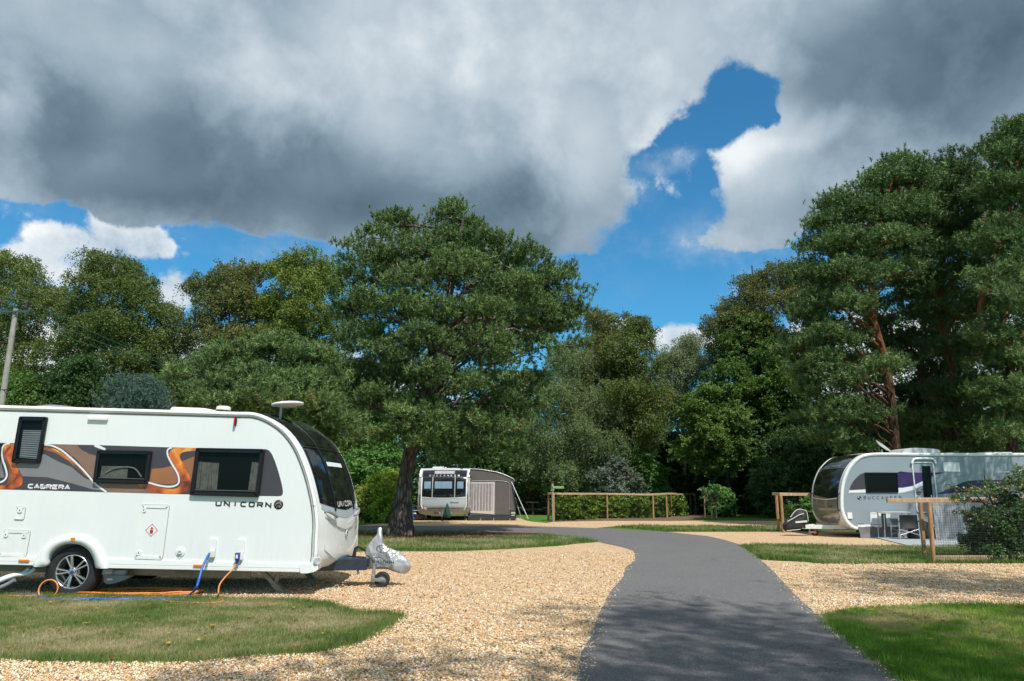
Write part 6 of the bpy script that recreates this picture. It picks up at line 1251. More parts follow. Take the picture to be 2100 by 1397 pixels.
wf = side_window(van2, ZZ(R7, [(898, 415), (1210, 416), (1220, 608), (912, 610)]), Y2-.003, .025, .03, None)
q0 = R7(893, 668); mb = MB(); mb.strokes('BUCCANEER', .085, (R7(1230, 668)[0]-q0[0])/8, side_txt(q0, Y2-.006), 'text_grey', .017, .75); mb.build('lettering', van2)
q0 = R7(849, 658); mb = MB(); mb.lathe([(0, .006), (.06, .006), (.064, 0)], (q0[0], Y2, q0[1]), (0, -1, 0), 'text_dark', 22); mb.lathe([(0, .010), (.022, .010)], (q0[0]-.03, Y2, q0[1]+.02), (0, -1, 0), 'text_chrome', 12); mb.lathe([(0, .010), (.02, .010)], (q0[0]+.025, Y2, q0[1]-.03), (0, -1, 0), 'text_chrome', 12); mb.build('emblem', van2)
# door with canopy, window and handle
dq = rrect(*R8(372, 800), *R8(530, 312), .10, 5); mb = MB(); mb.ring(dq, inset(dq, .035), Y2-.022, Y2, 'white_plastic'); mb.ring(inset(dq, .035), inset(dq, .045), Y2-.008, Y2, 'text_grey'); dr = mb.build('door', van2)
side_window(dr, ZZ(R8, [(422, 353), (498, 353), (524, 652), (440, 652)]), Y2-.003, .025, .02)
mb = MB(); a = R8(400, 602); mb.lathe([(.02, .02), (.07, .024), (.085, .01), (.09, 0)], (a[0]-.03, Y2, a[1]), (0, -1, 0), 'grey_plastic', 20); mb.box((a[0]-.03, Y2-.03, a[1]), (.12, .015, .03), 'black_plastic'); mb.lathe([(0, .012), (.03, .012), (.035, 0)], (a[0]-.11, Y2, a[1]-.12), (0, -1, 0), 'light_grey', 16); mb.build('handle', dr)
mb = MB(); pts = ZZ(R8, [(318, 330), (330, 300), (360, 284), (500, 284), (535, 300), (545, 330)]); mb.tube([(x, Y2-.05, z) for x, z in catmull(pts, 4)], .035, 'white_plastic', 8); mb.build('door_canopy', van2)
hq = lambda q, nm='service_hatch', w_=.03: hatch(nm, van2, q, Y2, w_)
hq(ZZ(R9, [(580, 400), (1120, 400), (1115, 722), (590, 722)]), 'locker_door', .045)
mb = MB(); a = R9(845, 485); mb.box((a[0], Y2-.02, a[1]), (.09, .03, .07), 'white_plastic', bev=.008); mb.build('locker_latch', van2)
mb = MB(); A, B = R9(0, 575), R9(85, 410); mb.prism(rrect(A[0]-.03, A[1], B[0], B[1], .02), Y2-.03, Y2, 'white_plastic'); mb.build('socket_cover', van2)
hq(ZZ(R8, [(622, 318), (778, 320), (785, 408), (628, 405)]), 'fridge_vent')
A = R9(262, 740); B = R9(402, 705); mb = MB(); mb.box(((A[0]+B[0])/2, Y2-.004, (A[1]+B[1])/2), (B[0]-A[0], .006, B[1]-A[1]), 'text_grey'); mb.build('name_plate', van2)
sk0 = R9(240, 745); sk1 = R8(1390, 925); mb = MB(); mb.box(((sk0[0]+4.2)/2, Y2-.012, sk0[1]-.03), (4.2-sk0[0], .03, .075), 'white_gel', bev=.008); mb.build('side_skirt', van2)
wa = [(wc2[0]+.5*math.cos(a), .28+.5*math.sin(a)*1.05) for a in [PI*i/30 for i in range(31)]]; wb = [(wc2[0]+.40*math.cos(a), .28+.40*math.sin(a)*1.02) for a in [PI*i/30 for i in range(31)]]
mb = MB(); rows = [(x, Y2+.03, z) for x, z in wb]+[(x, Y2-.03, z) for x, z in wb]+[(x, Y2-.02, z) for x, z in wa]+[(x, Y2, z) for x, z in wa]; mb.add(rows, [(k*31+i, k*31+i+1, (k+1)*31+i+1, (k+1)*31+i) for k in range(3) for i in range(30)], 'white_gel', True); mb.build('wheel_arch', van2)
for s_ in (-1, 1):
    wh = bpy.data.objects.new('wheel', None); COL.objects.link(wh); wh.parent = van2; wheel('wheel', wh, (wc2[0], s_*(HW2-.06), .335), .335, .205, .2, s_)
# roof: dish, box, light bars
mb = MB(); a = R7(1188, 222); b = R7(1188, 185); mb.tube([(a[0], -.3, a[1]-.1), (b[0], -.3, b[1])], .025, 'light_grey', 8); c = R7(1197, 165); d_ = Vector((math.cos(2.5), -.25, -math.sin(2.5)*-1)); nx = Vector((.62, -.25, .74))
mb.lathe([(0, -.02), (.18, -.005), (.27, .03), (.275, .04), (.18, .015), (0, 0)], (c[0], -.3, c[1]+.03), nx, 'white_plastic', 26); mb.build('satellite_dish', van2)
A = R8(300, 235); B = R8(672, 172); mb = MB(); pr = catmull(ZZ(R8, [(302, 235), (312, 200), (345, 180), (420, 172), (560, 178), (655, 188), (672, 205), (668, 218), (600, 226), (470, 222), (405, 236)]), 3, True); mb.prism(pr, -.7, .2, 'light_grey', True); mb.prism(ZZ(R8, [(405, 236), (470, 216), (665, 216), (640, 238)]), -.66, .16, 'black_plastic'); mb.build('roof_box', van2)
mb = MB(); a, b = R8(680, 236), R8(865, 208); mb.beam((a[0], -.4, a[1]), (b[0], -.4, b[1]), .5, .025, 'dark_panel'); mb.beam((b[0]-.2, -.4, rz-.02), (b[0]-.2, -.4, b[1]-.03), .03, .03, 'light_grey'); mb.build('roof_hatch', van2)
mb = MB(); a, b = R8(1120, 236), R8(1380, 236); mb.box(((a[0]+b[0])/2, -.4, rz+.03), (b[0]-a[0], .6, .07), 'light_grey', bev=.03); mb.build('skylight', van2)
mb = MB(); mb.beam((SH2.c[-1][0]+.1, -.8, fl2-.05), (4.0, -.8, fl2-.05), .05, .13, 'chassis'); mb.beam((SH2.c[-1][0]+.1, .8, fl2-.05), (4.0, .8, fl2-.05), .05, .13, 'chassis'); mb.beam((wc2[0], -1, .33), (wc2[0], 1, .33), .07, .07, 'chassis'); mb.build('chassis', van2)
C2Y = NY2+HW2; H2 = lambda px, py, dy=0: VM2.inverted() @ P(px, py, C2Y+dy)
a = H2(1660, 1074); b = H2(1705, 1080); mb = MB()
for s_ in (-1, 1): mb.beam((a.x-.3, s_*.1, b.z), (b.x+.5, s_*.6, b.z), .06, .13, 'white_plastic', .01)
mb.beam((a.x-.5, 0, b.z), (a.x+.1, 0, b.z), .1, .1, 'light_grey', .01); mb.build('drawbar', van2)
g_ = H2(1668, 1090); jw2 = bpy.data.objects.new('jockey_wheel', None); COL.objects.link(jw2); jw2.parent = van2; jy = -.1; jr = .125; jx = g_.x
mb = MB(); mb.lathe([(jr*.62, -.035), (jr-.006, -.034), (jr, -.02), (jr, .02), (jr-.006, .034), (jr*.62, .035)], (jx, jy, jr), (0, 1, 0), 'rubber', 26); mb.build('tyre', jw2)
mb = MB(); mb.lathe([(0, -.03), (jr*.25, -.036), (jr*.3, -.02), (jr*.66, -.03), (jr*.66, .03), (0, .03)], (jx, jy, jr), (0, 1, 0), 'orange_plastic', 22); mb.build('rim', jw2)
mb = MB(); mb.tube([(jx-.16, jy, .06), (jx-.16, jy, b.z+.05)], .028, 'light_grey', 8); mb.beam((jx-.16, jy-.05, jr), (jx+.02, jy-.05, jr), .012, .05, 'light_grey'); mb.build('jockey_post', jw2)
# black hitch cover with reflective piping
cv2 = thing('hitch_cover', 'black hitch cover with pale reflective piping on the right-hand caravan drawbar', 'cover', tuple(VM2.translation))
q7 = lambda x, y: (lambda p: (p.x, p.z))(H2(1580+x/4.657, 880+y/4.657))
ol = [q7(*p) for p in [(118, 905), (150, 875), (190, 840), (225, 790), (262, 768), (305, 772), (340, 785), (352, 830), (358, 880), (370, 940), (355, 955), (320, 945), (270, 955), (200, 965), (140, 970), (120, 950)]]
mb = MB(); pillow(mb, resample(catmull(ol, 4, True)+[ol[0]], 60)[:-1], .22, 'black_cloth', .035, 8, nk=8); mb.build('cloth', cv2, smooth=True)
mb = MB(); mb.tube([(x, -.02, z) for x, z in catmull([q7(*p) for p in [(190, 842), (228, 790), (262, 768), (305, 771), (340, 785), (352, 830), (358, 880)]], 5)], .014, 'reflective_tape', 6)
mb.tube([(x, -.20, z) for x, z in catmull([q7(*p) for p in [(140, 880), (190, 855), (250, 820), (296, 805)]], 5)], .012, 'reflective_tape', 6); mb.tube([(x, -.2, z) for x, z in catmull([q7(*p) for p in [(135, 968), (200, 962), (265, 955)]], 5)], .010, 'reflective_tape', 6)
a, b = q7(215, 888), q7(325, 878); mb.beam((a[0], -.225, a[1]), (b[0], -.225, b[1]), .006, .06, 'reflective_tape'); mb.build('reflective_piping', cv2)
# draught skirt, ground mat, folding chair with table, bits underneath
def cloth_strip(name, x0, x1, z1, z0, y, mat, wav=.03, seed=1, parent=None, out=.0, n=40):
    mb = MB(); rows = []
    for j in range(9):
        t = j/8
        for i in range(n+1):
            x = x0+(x1-x0)*i/n; rows.append((x, y-out*t*t+wav*t*math.sin(i*.55+seed)*.5+wav*.4*math.sin(i*1.7+j), z1+(z0-z1)*t))
    mb.add(rows, [(j*(n+1)+i, j*(n+1)+i+1, (j+1)*(n+1)+i+1, (j+1)*(n+1)+i) for j in range(8) for i in range(n)], mat, True); return mb.build(name, parent)
a = P(1760, 1080, NY2); b = P(2110, 1080, NY2)
tag(cloth_strip('draught_skirt', a.x, b.x, a.z, .01, NY2-.03, 'skirt_cloth', .05, 2, out=.12), 'grey cloth draught skirt hung along the bottom of the right-hand caravan', 'skirt')
mt_ = MB(); mp_ = [(*G(1762, 1103), .022), (*G(1800, 1105), .022), (*G(1865, 1121), .022), (*G(1960, 1125), .022), (*G(2150, 1125), .022), (*G(2150, 1100), .022)]
mt_.prism([(x, y) for x, y, z in mp_], .014, .026, 'mat_cloth'); mo = mt_.build('ground_mat'); mo.data.transform(Matrix(((1, 0, 0, 0), (0, 0, 1, 0), (0, 1, 0, 0), (0, 0, 0, 1)))); mo.data.flip_normals(); tag(mo, 'pale grey awning mat laid on the gravel beside the right-hand caravan', 'mat')
CY_ = 22.9; c9 = lambda x, y, Y=CY_: P(1740+x/13.125, 1020+y/13.125, Y)
lt = c9(1340, 450); rt = c9(1850, 450); lb = c9(1380, 1140); rb_ = c9(1910, 1150); lz = lambda p: max(.02, p.z)
chair = thing('folding_chair', 'black folding camping chair with silver crossed legs on the grey mat', 'chair', ((lt.x+rt.x)/2, CY_, 0)); co_ = Vector(((lt.x+rt.x)/2, CY_, 0))
W_ = (rt.x-lt.x)/2; topz = lt.z; dpt = .5; seatz = c9(1400, 840).z
for s_ in (-1, 1):
    mb = MB(); mb.tube([(s_*W_, 0, topz), (s_*(W_+.02), 0, .01)], .016, 'tent_pole', 8); mb.build('front_leg', chair); mb = MB(); mb.tube([(s_*W_, dpt, topz*.75), (s_*(W_+.02), dpt, .01)], .016, 'tent_pole', 8); mb.build('rear_leg', chair)
    mb = MB(); mb.tube([(s_*W_, -.02, topz*.72), (s_*W_, dpt, topz*.72)], .02, 'black_plastic', 8); mb.build('armrest', chair)
for yy in (.0, dpt):
    mb = MB(); mb.tube([(-W_-.01, yy, seatz-.02), (W_+.02, yy, .14)], .011, 'tent_pole', 6); mb.tube([(W_+.01, yy, seatz-.02), (-W_-.02, yy, .14)], .011, 'tent_pole', 6); mb.build('cross_brace', chair)
mb = MB(); mb.grid(lambda u, v: (u*W_*.97, .02+.08*(1-u*u)*math.sin(v*PI), seatz+.0+(topz-.03-seatz)*v), [-1+.2*i for i in range(11)], [i/8 for i in range(9)], 'black_cloth'); mb.build('backrest', chair)
mb = MB(); mb.grid(lambda u, v: (u*W_*.97, v*dpt, seatz+.02-.06*(1-u*u)), [-1+.2*i for i in range(11)], [i/6 for i in range(7)], 'black_cloth'); mb.build('seat', chair)
tb = thing('folding_table', 'slim grey folding table standing between the chair and the caravan wall', 'table', (c9(1470, 400).x, CY_+.62, 0)); tw = (c9(1860, 400).x-c9(1080, 400).x)/2; tz = P(1740+1400/13.125, 1020+400/13.125, CY_+.62).z
mb = MB(); mb.box((0, 0, tz), (2*tw, .5, .03), 'light_grey', bev=.008); mb.build('table_top', tb)
for s_ in (-1, 1):
    for y_ in (-.2, .2): mb = MB(); mb.tube([(s_*(tw-.06), y_, tz), (s_*(tw-.02), y_, .02)], .014, 'tent_pole', 7); mb.build('leg', tb)
mb = MB(); mb.grid(lambda u, v: (-.40+u*.07, -.21+.01*math.sin(u*5), tz-.03-.95*tz*.62*v), [-1, -.5, 0, .5, 1], [0, .5, 1], 'black_cloth'); mb.build('storage_pouch', tb)
bg_ = thing('storage_bag', 'dark bag lying on the mat behind the fence net', 'bag', (c9(2080, 1080).x, CY_+.3, 0)); ol = [(-.34, .02), (-.36, .25), (-.22, .50), (.0, .58), (.25, .52), (.42, .35), (.45, .02)]
mb = MB(); pillow(mb, resample(catmull(ol, 4, True)+[ol[0]], 40)[:-1], .2, 'black_cloth', .05, 3, nk=7); mb.build('bag_body', bg_, smooth=True)
ws = thing('windbreak', 'light grey cloth windbreak panel leaning by the wheel of the right-hand caravan', 'windbreak', (P(1985, 1090, CY_+.2).x, CY_+.2, 0))
mb = MB(); mb.grid(lambda u, v: (u, .05*math.sin(u*7)+.02*math.sin(v*9), .03+(1.25-.10*abs(u))*v), [-1.0+.1*i for i in range(21)], [i/10 for i in range(11)], 'cover_grey'); mb.build('cloth', ws)
for x in (-1.0, 0, 1.0): mb = MB(); mb.tube([(x, -.02, 0), (x, -.02, 1.32)], .014, 'tent_pole', 7); mb.build('pole', ws)

# ================================================================ 3. the caravan in the middle, nose towards the viewer
Y3 = 37.4; cx3 = P(910, 1030, Y3).x
van3 = thing('touring_caravan', 'grey-nosed caravan facing the viewer beside the brown awning in the middle distance', 'caravan', (cx3, Y3, 0), (0, 0, -PI/2))
M5 = lambda x, y: P(820+x/6.35, 900+y/6.35, Y3)
zt = M5(500, 378).z; zb = M5(500, 1000).z; hw3 = (M5(905, 600).x-M5(245, 600).x)/2
zz = lambda y: M5(500, y).z
front3 = [(-4.2, zt), (-2.0, zt), (-1.1, zt-.01), (-.62, zt-.10), (-.34, zt-.30), (-.15, zt-.62), (-.04, zt-1.0), (0, zt-1.35), (-.01, zt-1.75), (-.06, .62), (-.20, .45), (-.42, .36)]
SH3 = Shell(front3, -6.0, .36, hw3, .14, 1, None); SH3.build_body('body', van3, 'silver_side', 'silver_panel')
mb = MB(); sweep_edge(mb, SH3, -hw3-.015, -hw3+.10, -.05, .014, 'white_gel', 0, .96); sweep_edge(mb, SH3, hw3-.10, hw3+.015, -.05, .014, 'white_gel', 0, .96); mb.build('edge_rail', van3)
mb = MB(); mb.tube([SH3.pt(SH3.u_at_z(zt-.10), -.94+1.88*i/12, .01) for i in range(13)], .03, 'white_gel', 6); mb.build('roof_lip', van3)
uT3 = SH3.u_at_z(zt-.13); uH3 = SH3.u_at_z(zz(505)); uB3 = SH3.u_at_z(zz(752))
fw3, lf3 = front_set(SH3, van3, uT3, uH3, uB3, .88, 1, 'BUCCANEER', 'silver_panel', 'Barracuda', .115)
mb = MB(); SH3.patch(mb, SH3.u_at_z(zz(424)), SH3.u_at_z(zz(462)), -.40, .40, .016, 'sky_blind' if 0 else 'cover_grey', 6, 8); mb.build('skylight_blind', fw3)
M['sky_blind'] = simple('sky_blind', (.20, .30, .38), .08, spec=.8, coat=.8, vary=.1)
for t0, t1 in ((-.78, -.52), (-.36, .32), (.52, .76)): mb = MB(); SH3.patch(mb, SH3.u_at_z(zz(560)), SH3.u_at_z(zz(650)), t0, t1, .014, 'sky_blind', 6, 8); mb.build('blind', fw3)
for tt in (-.45, .43): mb = MB(); mb.tube([SH3.pt(uH3+(lf3(tt)-uH3)*i/14, tt, .018) for i in range(15)], .022, 'light_grey', 6); mb.build('rib', fw3)
mb = MB(); ua = uH3; ub = SH3.u_at_z(zz(945))
for s_ in (-1, 1): mb.tube(catmull([SH3.pt(ua+(ub-ua)*q_, s_*(.885-.13*max(0, q_-.8)/.2), .02) for q_ in (0, .2, .4, .6, .8, .92, 1)], 4), .035, 'white_gel', 6)
mb.tube(catmull([SH3.pt(ub+.02*K2*(1-t_*t_), .755*t_, .02) for t_ in (-1, -.6, -.2, .2, .6, 1)], 4), .03, 'white_gel', 6); mb.build('nose_trim', van3)
q = SH3.pt(SH3.u_at_z(zz(900)), -.70, .02); mb = MB(); s_ = .10; mb.add([(q.x, q.y, q.z+s_), (q.x, q.y+s_, q.z), (q.x, q.y, q.z-s_), (q.x, q.y-s_, q.z)], [(0, 1, 2, 3)], 'red_plastic'); s_ = .085; mb.add([(q.x+.002, q.y, q.z+s_), (q.x+.002, q.y+s_, q.z), (q.x+.002, q.y, q.z-s_), (q.x+.002, q.y-s_, q.z)], [(0, 1, 2, 3)], 'text_white'); mb.box((q.x+.004, q.y, q.z), (.002, .035, .07), 'red_plastic'); mb.build('gas_warning_sticker', van3)
mb = MB()
for s_ in (-1, 1): mb.beam((-.5, s_*.6, .38), (.9, s_*.1, .38), .06, .12, 'galv')
mb.tube([(.75, 0, 0.12), (.75, 0, .5)], .03, 'galv', 8); mb.build('drawbar', van3)
jw3 = bpy.data.objects.new('jockey_wheel', None); COL.objects.link(jw3); jw3.parent = van3; mb = MB(); mb.lathe([(0, -.03), (.07, -.03), (.12, -.03), (.12, .03), (0, .03)], (.75, 0, .12), (0, 1, 0), 'rubber', 20); mb.build('tyre', jw3)
for s_ in (-1, 1):
    wh = bpy.data.objects.new('wheel', None); COL.objects.link(wh); wh.parent = van3; wheel('wheel', wh, (-3.6, s_*(hw3-.06), .335), .335, .205, .2, s_)
    mb = MB(); mb.beam((-.9, s_*(hw3-.25), .36), (-.9, s_*(hw3-.25), .02), .06, .05, 'galv'); mb.build('corner_steady', van3)
mb = MB(); a = P(874, 956, Y3+2).z; mb.box((-2.2, -.45, zt+.05), (.6, .7, .12), 'white_plastic', bev=.04); mb.build('skylight', van3)
mb = MB(); mb.tube([(-1.4, .55, zt-.05), (-1.4, .55, zt+.18)], .02, 'light_grey', 6); mb.lathe([(0, 0), (.22, .02), (.24, .04), (0, .06)], (-1.4, .55, zt+.16), (0, 0, 1), 'white_plastic', 20); mb.build('aerial', van3)
# quilted side covers strapped round the nose
tc_ = thing('towing_cover', 'grey fabric cover wrapped round the sides and chin of the middle caravan', 'cover', tuple(van3.location), (0, 0, -PI/2))
for s_ in (-1, 1):
    mb = MB(); mb.grid(lambda u, v: ((lambda p: (p.x, p.y+s_*(.035+.015*math.sin(v*30+u*4)), p.z))(SH3.pt(uH3+(1-uH3)*v*.97, s_*(.90+.10*min(1, u*1.4)), .03) if u < .7 else Vector((SH3.pt(uH3+(1-uH3)*v*.97, s_*1.0, .0).x-(u-.7)*1.6, s_*hw3, SH3.pt(uH3+(1-uH3)*v*.97, s_*1.0, .0).z)))), [i/12 for i in range(13)], [i/24 for i in range(25)], 'cover_grey'); mb.build('side_panel', tc_)
mb = MB(); mb.grid(lambda t, v: (lambda p: (p.x+.02, p.y, p.z+.012*math.sin(t*26)-.10*v-.06*(1-abs(t))*v+.05*v*abs(t)))(SH3.pt(SH3.u_at_z(.60)+(1-SH3.u_at_z(.60))*v*.8, t, .03)), [-1+i/20 for i in range(41)], [i/6 for i in range(7)], 'cover_grey'); mb.build('chin_panel', tc_)
for s_ in (-1, 1): mb = MB(); a = SH3.pt(uH3, s_*.98, .05); mb.tube([(a.x, s_*(hw3-.1), a.z), (a.x-.02, s_*(hw3+.12), a.z+.02)], .02, 'black_plastic', 6); mb.build('strap', tc_)
gc_ = thing('hitch_cover', 'dark green pointed hitch cover in front of the middle caravan', 'cover', (cx3, Y3-.9, 0)); w5 = lambda x, y: (lambda p: (p.x-cx3, p.z))(P(820+x/6.35, 900+y/6.35, Y3-.9))
ol = [w5(*p) for p in [(612, 838), (625, 845), (640, 900), (650, 940), (665, 985), (662, 1015), (645, 1030), (600, 1030), (560, 1020), (558, 990), (580, 945), (595, 890)]]
mb = MB(); pillow(mb, resample(catmull(ol, 4, True)+[ol[0]], 44)[:-1], .28, 'green_cloth', .02, 2, nk=7); mb.build('cloth', gc_, smooth=True)
# blue hose and drum at the left of the middle caravan
mb = MB(); mb.tube(catmull([P(844, 1020, Y3+.3), P(845, 1040, Y3+.2), P(845, 1054, Y3), P(849, 1064, Y3-.2), (cx3-1.6, Y3-.2, .03)], 6), .022, 'blue_hose', 8); tag(mb.build('water_hose'), 'blue hose hanging at the left side of the middle caravan', 'hose')
dr_ = MB(); p_ = P(853, 1056, Y3+.4); dr_.lathe([(0, -.4), (.2, -.4), (.23, -.36), (.23, .36), (.2, .4), (0, .4)], (p_.x, p_.y, .24), (1, .3, 0), 'black_plastic', 24); dr_.tube([(p_.x-.4, p_.y-.1, .24), (p_.x-.3, p_.y-.5, .5), (p_.x+.3, p_.y-.3, .5), (p_.x+.4, p_.y+.1, .24)], .012, 'tent_pole', 6); tag(dr_.build('water_barrel'), 'black rolling water barrel beside the middle caravan', 'barrel')
# awning
AY = Y3+.2; w6 = lambda x, y, Y=AY: P(820+x/6.35, 900+y/6.35, Y)
aw = thing('caravan_awning', 'brown-grey porch awning with pale window blind attached to the middle caravan', 'awning', (w6(1200, 900).x, AY, 0)); AO = Vector((w6(1200, 900).x, AY, 0))
la = lambda x, y: (lambda p: (p.x-AO.x, p.z))(w6(x, y))
fo = [la(915, 398), (la(915, 1040)[0], .03), (la(1515, 1045)[0], .03), la(1512, 1000), la(1490, 700), la(1480, 560), la(1470, 522), la(1300, 450), la(1180, 425), la(1050, 405)]
mb = MB(); mb.prism(fo, 0, .02, 'awning_cloth'); mb.build('front_panel', aw)
mb = MB(); top = [la(915, 398), la(1050, 405), la(1180, 425), la(1300, 450), la(1470, 522), la(1490, 560), la(1500, 700), la(1520, 1045)]; n_ = len(top)
rows = [(x, -.03, z+.02) for x, z in top]+[(x*1.0, 1.25, z+.05) for x, z in top]+[(x*.98, 2.6, z) for x, z in top]; mb.add(rows, [(k*n_+i, k*n_+i+1, (k+1)*n_+i+1, (k+1)*n_+i) for k in range(2) for i in range(n_-1)], 'awning_cloth', True); mb.build('roof', aw)
mb = MB(); mb.tube([(x, -.02, z+.02) for x, z in catmull(top[:6], 4)], .022, 'tent_pole', 6); mb.build('roof_pole', aw)
pb = [la(930, 562), la(1238, 560), la(1232, 985), la(1100, 975), la(920, 962)]; mb = MB(); mb.prism(pb, -.012, -.002, 'awning_light'); pn = mb.build('window', aw)
mb = MB(); a0, a1, b0, b1 = la(938, 583), la(1210, 583), la(930, 928), la(1205, 925); rows = []
for i in range(41):
    t = i/40; rows += [(a0[0]+(a1[0]-a0[0])*t, -.025-.02*math.sin(i*1.1), a0[1]), (b0[0]+(b1[0]-b0[0])*t, -.025-.02*math.sin(i*1.1+.3), b0[1])]
mb.add(rows, [(2*i, 2*i+1, 2*i+3, 2*i+2) for i in range(40)], 'awning_net'); mb.build('blind', pn)
mb = MB(); sk = [(la(890, 985)[0], la(900, 990)[1]), (la(1512, 1000)[0], la(1500, 985)[1]), (la(1522, 1040)[0], .02), (la(890, 1040)[0], .02)]; mb.prism(sk, -.03, -.004, 'awning_skirt'); mb.prism([la(1425, 930), la(1512, 935), la(1520, 1000), la(1425, 1000)], -.026, -.003, 'awning_skirt'); mb.build('mud_skirt', aw)
mb = MB(); a, b = la(1450, 975), la(1502, 960); mb.prism(rrect(a[0], a[1], b[0], b[1], .01), -.036, -.031, 'text_white'); mb.prism(rrect(a[0], b[1]+.01, b[0], b[1]+.03, .005), -.036, -.031, 'sign_text'); mb.box(((a[0]+b[0])/2+.03, -.038, (a[1]+b[1])/2), (.02, .003, .06), 'text_dark'); mb.box(((a[0]+b[0])/2-.05, -.038, (a[1]+b[1])/2), (.02, .003, .06), 'text_dark'); mb.prism(rrect(a[0]+.01, a[1]-.09, b[0]-.02, a[1]-.06, .004), -.036, -.031, 'text_white'); mb.build('maker_label', aw)
mb = MB(); mb.tube([(x, -.02, z) for x, z in catmull([la(940, 548), la(1150, 545), la(1350, 552), la(1400, 565), la(1424, 600), la(1430, 800), la(1420, 1020)], 5)], .010, 'tent_pole', 5); mb.build('zip_line', aw)
gl = MB(); gl.tube([w6(1452, 560), w6(1670, 1040, AY-.6)], .020, 'tent_pole', 6); gl.build('storm_pole', None)
sp = bpy.data.objects['storm_pole']; sp.parent = aw; sp.data.transform(Matrix.Translation(-AO))
gl = MB(); gl.tube([w6(1500, 760), w6(1580, 1030, AY-.3)], .012, 'tent_pole', 5); gl.tube([w6(1452, 530), w6(1518, 1000, AY-.1)], .012, 'black_plastic', 5); o_ = gl.build('guy_line', aw); o_.data.transform(Matrix.Translation(-AO))
for x in (870, 1055, 1225, 1438, 1515): a = la(x, 1040); mb = MB(); mb.tube([(a[0], -.05, .10), (a[0]-.04, -.16, .0)], .014, 'tent_pole', 5); mb.build('peg', aw)

# ================================================================ fences
def post(mb, a, b, r, m, seed=0): mb.tube([a, ((a[0]+b[0])/2, (a[1]+b[1])/2, (a[2]+b[2])/2), b], r, m, 8, rfun=lambda t, k: 1+.08*math.sin(t*9+k*2+seed))
def fence(name, label, posts, rails, post_r=.045, mat='post_wood', h=1.3, group=None, rail_d=(.10, .045), net=None, kick=None, group_o=None):
    o = Vector((posts[0][0], posts[0][1], 0)); f = thing(name, label, 'fence', tuple(o), group=group)
    for i, p in enumerate(posts):
        hh = p[2] if len(p) > 2 else h; ln = p[3] if len(p) > 3 else 0; m_ = p[4] if len(p) > 4 else mat
        mb = MB(); post(mb, (p[0]-o.x, p[1]-o.y, 0), (p[0]-o.x+ln, p[1]-o.y, hh), post_r, m_, i); mb.build('post', f)
    for a, b, m_ in rails: mb = MB(); mb.beam(Vector(a)-o, Vector(b)-o, rail_d[0], rail_d[1], m_, .008); mb.build('rail', f)
    if net:
        for (a, b, z0, z1, stp, rr) in net:
            mb = MB(); a = Vector((a[0], a[1], 0))-o; b = Vector((b[0], b[1], 0))-o; Ln = (b-a).length; n = int(Ln/stp)
            for i in range(n+1): p = a.lerp(b, i/n); mb.tube([(p.x, p.y, z0), (p.x, p.y, z1)], rr, 'net_black', 4, caps=False)
            z = z0
            while z <= z1+1e-6: mb.tube([(a.x, a.y, z), (b.x, b.y, z)], rr, 'net_black', 4, caps=False); z += stp
            mb.build('wire_net', f)
    if kick:
        for a, b, m_ in kick: mb = MB(); mb.beam(Vector(a)-o, Vector(b)-o, .03, .14, m_); mb.build('gravel_board', f)
    return f
# middle fence round the laurels
F6 = lambda x, y: G(1100+x/4.2, 940+y/4.2)
fp_ = [F6(150, 548), F6(612, 520), F6(1010, 520), F6(1126, 512), F6(1268, 498)]
hz = lambda px, py, p: P(px, py, p[1]).z
ph_ = [hz(1136, 1013, fp_[0]), hz(1245, 1013.5, fp_[1]), hz(1340, 1015, fp_[2]), hz(1368, 1013, fp_[3]), hz(1402, 1014, fp_[4])]
bk = [(F6(108, 545)[0], fp_[0][1]+.9), (F6(565, 520)[0]+.2, fp_[1][1]+1.6), (F6(960, 520)[0]+.3, fp_[2][1]+1.6), (F6(1075, 500)[0]+.6, fp_[3][1]+2.2), (F6(1190, 495)[0]+.9, fp_[4][1]+2.0), (F6(1310, 483)[0], fp_[4][1]+2.6), (F6(1365, 483)[0], fp_[4][1]+3)]
posts = [(p[0], p[1], h) for p, h in zip(fp_, ph_)]+[(p[0], p[1], ph_[min(i, 4)]+.02, 0, 'shade_wood') for i, p in enumerate(bk)]
rails = [((fp_[i][0]-.05*(i == 0), fp_[i][1]-.03, ph_[i]), (fp_[i+1][0], fp_[i+1][1]-.03, ph_[i+1]), 'rail_wood') for i in range(4)]+[((bk[0][0], bk[0][1], ph_[0]), (fp_[0][0], fp_[0][1], ph_[0]), 'rail_wood')]
rails += [((bk[i][0], bk[i][1], ph_[min(i, 4)]+.02), (bk[i+1][0], bk[i+1][1], ph_[min(i+1, 4)]+.02), 'rail_wood') for i in range(6)]
fence('rail_fence', 'long post and rail fence enclosing the young laurel hedge in the middle distance', posts, rails, .048, rail_d=(.07, .075), net=[(fp_[i], fp_[i+1], .05, min(ph_[i], ph_[i+1])-.05, .12, .0035) for i in range(3)])
sg = G(1134, 1070); sy = sg[1]-.25; sgn_ = thing('signpost', 'grey wooden post with a green arrow board pointing right, left end of the laurel fence', 'signpost', (sg[0], sy, 0))
stz = P(1132, 992, sy).z; mb = MB(); post(mb, (0, 0, 0), (-.02, 0, stz), .055, 'pole_wood'); mb.build('post', sgn_)
sq = lambda x, y: (lambda p: (p.x-sg[0], p.z))(P(1115+x/23.29, 980+y/23.29, sy))
mb = MB(); mb.prism([sq(395, 400), sq(815, 400), sq(848, 462), sq(800, 522), sq(395, 522)], -.085, -.06, 'sign_green'); ar = mb.build('arrow_board', sgn_)
a = sq(432, 505); mb = MB(); mb.text('WOODS', .142, lambda x, y: (a[0]+x, -.088, a[1]+y), 'sign_text', 1.06, bold=.006, xs=.92); mb.build('lettering', ar)
